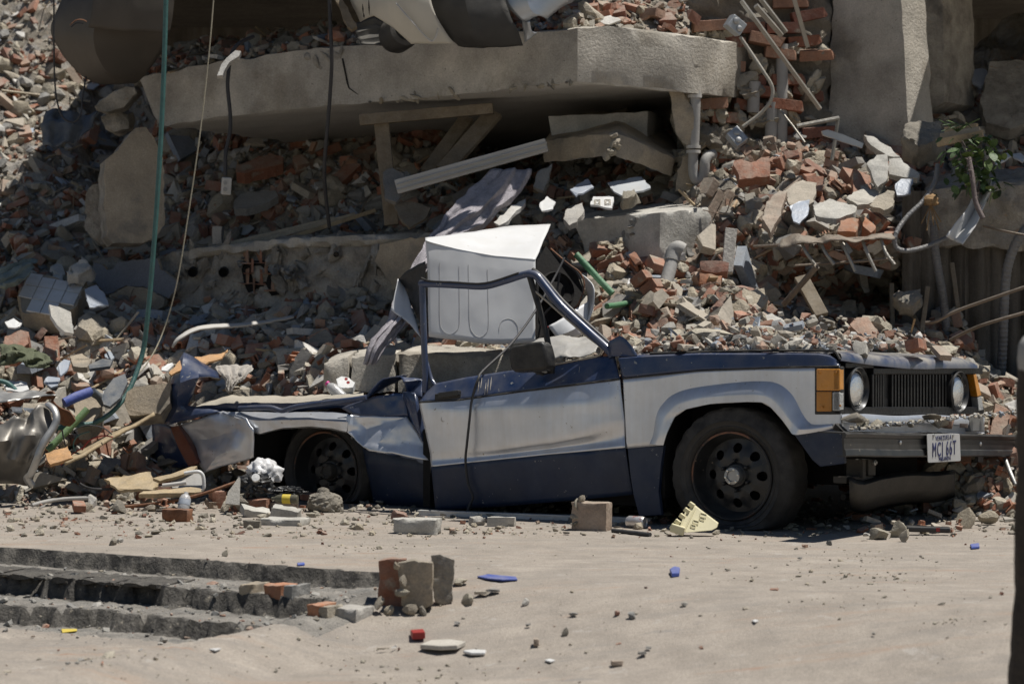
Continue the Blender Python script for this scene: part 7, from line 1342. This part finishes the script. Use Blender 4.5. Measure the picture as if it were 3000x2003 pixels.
# bricks right of the car
for i, (a, b_, Y_, s_, kd, mt, lab) in enumerate(((2920, 1500, 15.9, (1.0, 1.0, 1.1), 'brick', 'brick', 'large dusty brick in the pile right of the car'), (2872, 1405, 16.0, (.7, .8, .9), 'brick', 'brick', 'upper left brick of the pile right of the car'), (2975, 1490, 15.8, (.8, .9, 1.0), 'brick', 'orange_brick', 'red brick at the right end of the pile'), (2905, 1440, 16.1, (1.5, 1.2, 1.2), 'lump', 'concrete_bit', 'round grey boulder in the pile right of the car'), (2838, 1460, 15.9, (.7, .6, .6), 'chunk', 'concrete_bit', 'grey stone at the left of the pile'), (2985, 1555, 15.5, (.6, .6, .6), 'brick', 'orange_brick', 'orange brick corner low at the right edge'), (2800, 1490, 15.9, (.7, .7, .8), 'brick', 'brick', 'shaded brick under the bumper end'), (2810, 1520, 15.8, (.6, .5, .6), 'lump', 'mortar', 'mortar lump under the bumper end'), (2968, 1365, 16.3, (.8, .8, 1.0), 'brick', 'brick', 'pink brick above the boulder'), (2860, 1540, 15.6, (.5, .5, .4), 'lump', 'mortar', 'yellow mortar bit before the large dusty brick'), (2935, 1550, 15.55, (.9, .4, .4), 'lump', 'mortar', 'flat mortar strip before the large dusty brick'), (2945, 1210, 16.6, (1.0, .6, .6), 'lump', 'concrete_bit', 'white crumbly lump behind the bumper end'), (2930, 1250, 16.5, (.9, .9, .6), 'lump', 'concrete_bit', 'grey crumbly lump on the heap behind the bumper'))):
    o = lay(kd, P(a, b_, Y_), Euler((random.uniform(-.3, .3), random.uniform(-.3, .3), random.uniform(0, 6))).to_matrix(), s_, lab, None); o.data = o.data.copy(); o.data.materials[0] = M[mt]
for i, (a, b_) in enumerate((((2885, 1178, 16.8), (2920, 1235, 16.6)), ((2915, 1180, 16.8), (2960, 1225, 16.6)), ((2880, 1205, 16.75), (2910, 1240, 16.6)))): board('pale_lath', a, b_, .05, .02, M['plaster_bit'], ['first', 'second', 'third'][i]+' pale slat from the left on the heap behind the bumper', 'slat')
cable('metal_strap', [(2945, 1345, 16.0), (2960, 1385, 15.9), (2975, 1420, 15.85)], .014, M['steel'], 'bright metal strap hanging in the pile right of the car', 'strap')
# ------------------------------------------------------------------ broken steps and foreground
def onz(px, py):
    Y = 8.5; st_ = .02
    while Y < 18:
        p = P(px, py, Y)
        if p.z <= ground_z(p.x, p.y): break
        Y += st_
    p.z = ground_z(p.x, p.y); return p
sb = thing('brick_stump', 'stump of two orange bricks and a grey slab at the end of the broken steps', 'brick stump', tuple(P(1210, 1805, 12.25)))
for nm, pts, Y_, th, mt in (('brick', [(1108, 1642), (1150, 1634), (1188, 1640), (1190, 1790), (1140, 1802), (1106, 1800), (1110, 1720)], 12.3, .10, 'brick'), ('brick', [(1162, 1648), (1215, 1640), (1266, 1650), (1268, 1770), (1230, 1785), (1200, 1790), (1178, 1770)], 12.22, .09, 'plaster_tan'), ('grey_slab', [(1262, 1626), (1290, 1622), (1332, 1640), (1326, 1760), (1300, 1772), (1272, 1766)], 12.3, .05, 'concrete_rough')):
    o = plate_px(nm, pts, Y_, th, M[mt], sb, jit=.004, step=.03); rough(o, .03, .006, .010, 16, 3)
for i, (a, b_, s_) in enumerate(((1180, 1700, .4), (1176, 1740, .45), (1140, 1790, .5), (1200, 1790, .45), (1110, 1770, .5), (1160, 1660, .3), (1240, 1790, .4))): o = link('mortar', LMESH['lump', i], sb, P(a, b_, 12.2)-Vector(sb.location), (i, i, i)); o.scale = (s_*.6, s_*.5, s_*.8)
for i, (a, b_, w_, mt, lab) in enumerate(((722, 1752, .07, 'plaster_tan', 'pale brick end'), (800, 1772, .10, 'orange_brick', 'orange brick end'), (846, 1770, .05, 'concrete_bit', 'grey brick end'), (918, 1785, .07, 'orange_brick', 'second orange brick end'), (1010, 1796, .13, 'concrete_bit', 'broad grey block'), (950, 1790, .045, 'mortar', 'mortar plug'))):
    p = onz(a, b_+18); m = MB(); m.box((0, 0, 0), (w_, .14, .075), (0, 0, -AZ)); o = m.build('step_brick', M[mt]); rough(o, .03, .005, .012, 15, i+3); o.location = p+Vector((.03, .07, .008)); tag(o, lab+' set in the middle broken step', 'brick', None, 'thing')
# thin cap over the hollow middle step
for i in range(9):
    s0 = -.9+i*.25; q = [G0+DS*s+DN*u for s, u in ((s0, .16), (s0+.246, .16), (s0+.246, .455), (s0, .455))]; m = MB(); m.poly([Vector((p.x, p.y, -.066)) for p in q], (0, 0, -.024)); o = m.build('step_slab', M['shaded_step_edge'], origin=Vector((q[0].x, q[0].y, -.07))); rough(o, .04, .008, .02, 10, i+1); tag(o, 'thin broken slab roofing the hollow middle step, number %s from the left end' % ['one', 'two', 'three', 'four', 'five', 'six', 'seven', 'eight', 'nine'][i], 'step slab', None, 'thing')
def litter(name, pts, th, mat, label, cat, tilt=0):
    q = [onz(a, b_) for a, b_ in pts]; c = sum(q, Vector())/len(q); zz = sum(p.z for p in q)/len(q)+.002
    m = MB(); m.poly([Vector((p.x, p.y, zz+th+tilt*(p.x-c.x))) for p in q], (0, 0, -th)); o = m.build(name, mat, origin=c, bevel=min(.004, th*.3)); tag(o, label, cat, None, 'thing'); return o
litter('beige_tile', [(1230, 1908), (1262, 1878), (1320, 1872), (1365, 1892), (1340, 1918), (1290, 1922)], .02, M['plaster_bit'], 'pale beige tile lying in the foreground right of the steps', 'tile', .05)
litter('pale_tile', [(1356, 1920), (1385, 1905), (1425, 1906), (1420, 1924), (1380, 1930)], .012, M['glaze'], 'small pale tile right of the beige tile', 'tile')
litter('blue_plastic', [(1398, 1694), (1430, 1684), (1512, 1690), (1516, 1702), (1470, 1708), (1425, 1702)], .008, M['bluep'], 'flat blue plastic piece right of the brick stump', 'plastic'); litter('blue_plastic', [(1962, 1680), (1975, 1672), (1992, 1676), (1990, 1690), (1968, 1692)], .02, M['bluep'], 'small blue plastic lump in the middle of the street', 'plastic')
litter('blue_plastic', [(2842, 1600), (2868, 1598), (2870, 1608), (2846, 1610)], .012, M['bluep'], 'tiny blue plastic bit before the brick pile', 'plastic'); litter('blue_pen', [(870, 1654), (892, 1652), (893, 1657), (872, 1659)], .008, M['bluep'], 'short blue pen piece above the steps', 'pen')
litter('red_box', [(1202, 1862), (1240, 1858), (1246, 1880), (1208, 1884)], .03, M['red'], 'small red carton in the foreground', 'carton', .1); litter('white_flake', [(612, 1905), (632, 1900), (648, 1908), (630, 1914)], .006, M['glaze'], 'white flake below the steps', 'flake'); litter('white_flake', [(1595, 1940), (1612, 1930), (1626, 1938), (1612, 1948)], .006, M['glaze'], 'white flake on the street at bottom centre', 'flake'); litter('white_flake', [(2202, 1826), (2212, 1815), (2222, 1822), (2212, 1832)], .006, M['glaze'], 'tiny white flake on the bare street at right', 'flake'); litter('yellow_wrapper', [(180, 1848), (225, 1845), (226, 1850), (182, 1853)], .004, M['yellow'], 'thin yellow wrapper below the steps', 'wrapper')
for i, (a, b_, s_, kd) in enumerate(((1600, 1890, .55, 'brick'), (1540, 1775, .4, 'chunk'), (1340, 1832, .35, 'chunk'), (1120, 1910, .4, 'shard'), (1165, 1908, .45, 'shard'), (2005, 1778, .3, 'chunk'), (1825, 1805, .35, 'brick'), (1850, 1812, .4, 'chunk'), (1680, 1810, .35, 'chunk'), (1548, 1842, .25, 'chunk'), (2350, 1606, .3, 'brick'), (2430, 1598, .3, 'chunk'), (2345, 1642, .22, 'chunk'), (1660, 1860, .25, 'lump'), (1405, 1750, .5, 'shard'), (1440, 1742, .5, 'shard'), (1370, 1770, .5, 'lump'), (1350, 1715, .4, 'lump'), (2560, 1865, .2, 'chunk'), (1815, 1950, .35, 'brick'), (1880, 1925, .35, 'shard'), (1900, 1905, .3, 'chunk'), (330, 1596, .4, 'lump'), (350, 1590, .4, 'chunk'), (660, 1630, .35, 'lump'))):
    p = onz(a, b_); lay(kd, p+Vector((0, 0, .012)), Euler((0, 0, i)).to_matrix(), s_*.8, {'brick': 'small brick stone', 'chunk': 'small dark stone', 'shard': 'small flat stone', 'lump': 'small mortar stone'}[kd]+' lying loose on the dusty street', 'loose stones on the street, '+kd)
m = MB(); q = [P(3016, 2140, 9.68), P(3010, 1800, 9.68), P(3012, 1600, 9.68), P(3018, 1300, 9.68), P(3022, 1080, 9.68)]; m.tube(spline(q, 6), [.075, .072, .068, .062, .058, .055, .052, .05, .048]+[.047]*16, 12); tr = m.build('trunk', M['bark'], origin=q[0], smooth=60); tr.name = 'dark_post'; rough(tr, .06, .012, 0, 9, 2); tag(tr, 'dark rough post at the right picture edge in the foreground', 'post', None, 'thing')
m = MB(); c = P(3022, 1085, 9.68); m.lathe([(.046, 0), (.050, .04), (.046, .09), (.028, .118), (0, .125)], 16, Matrix.Translation(c)); m.build('pale_cap', M['pipe_grey'], tr, origin=c, smooth=50)
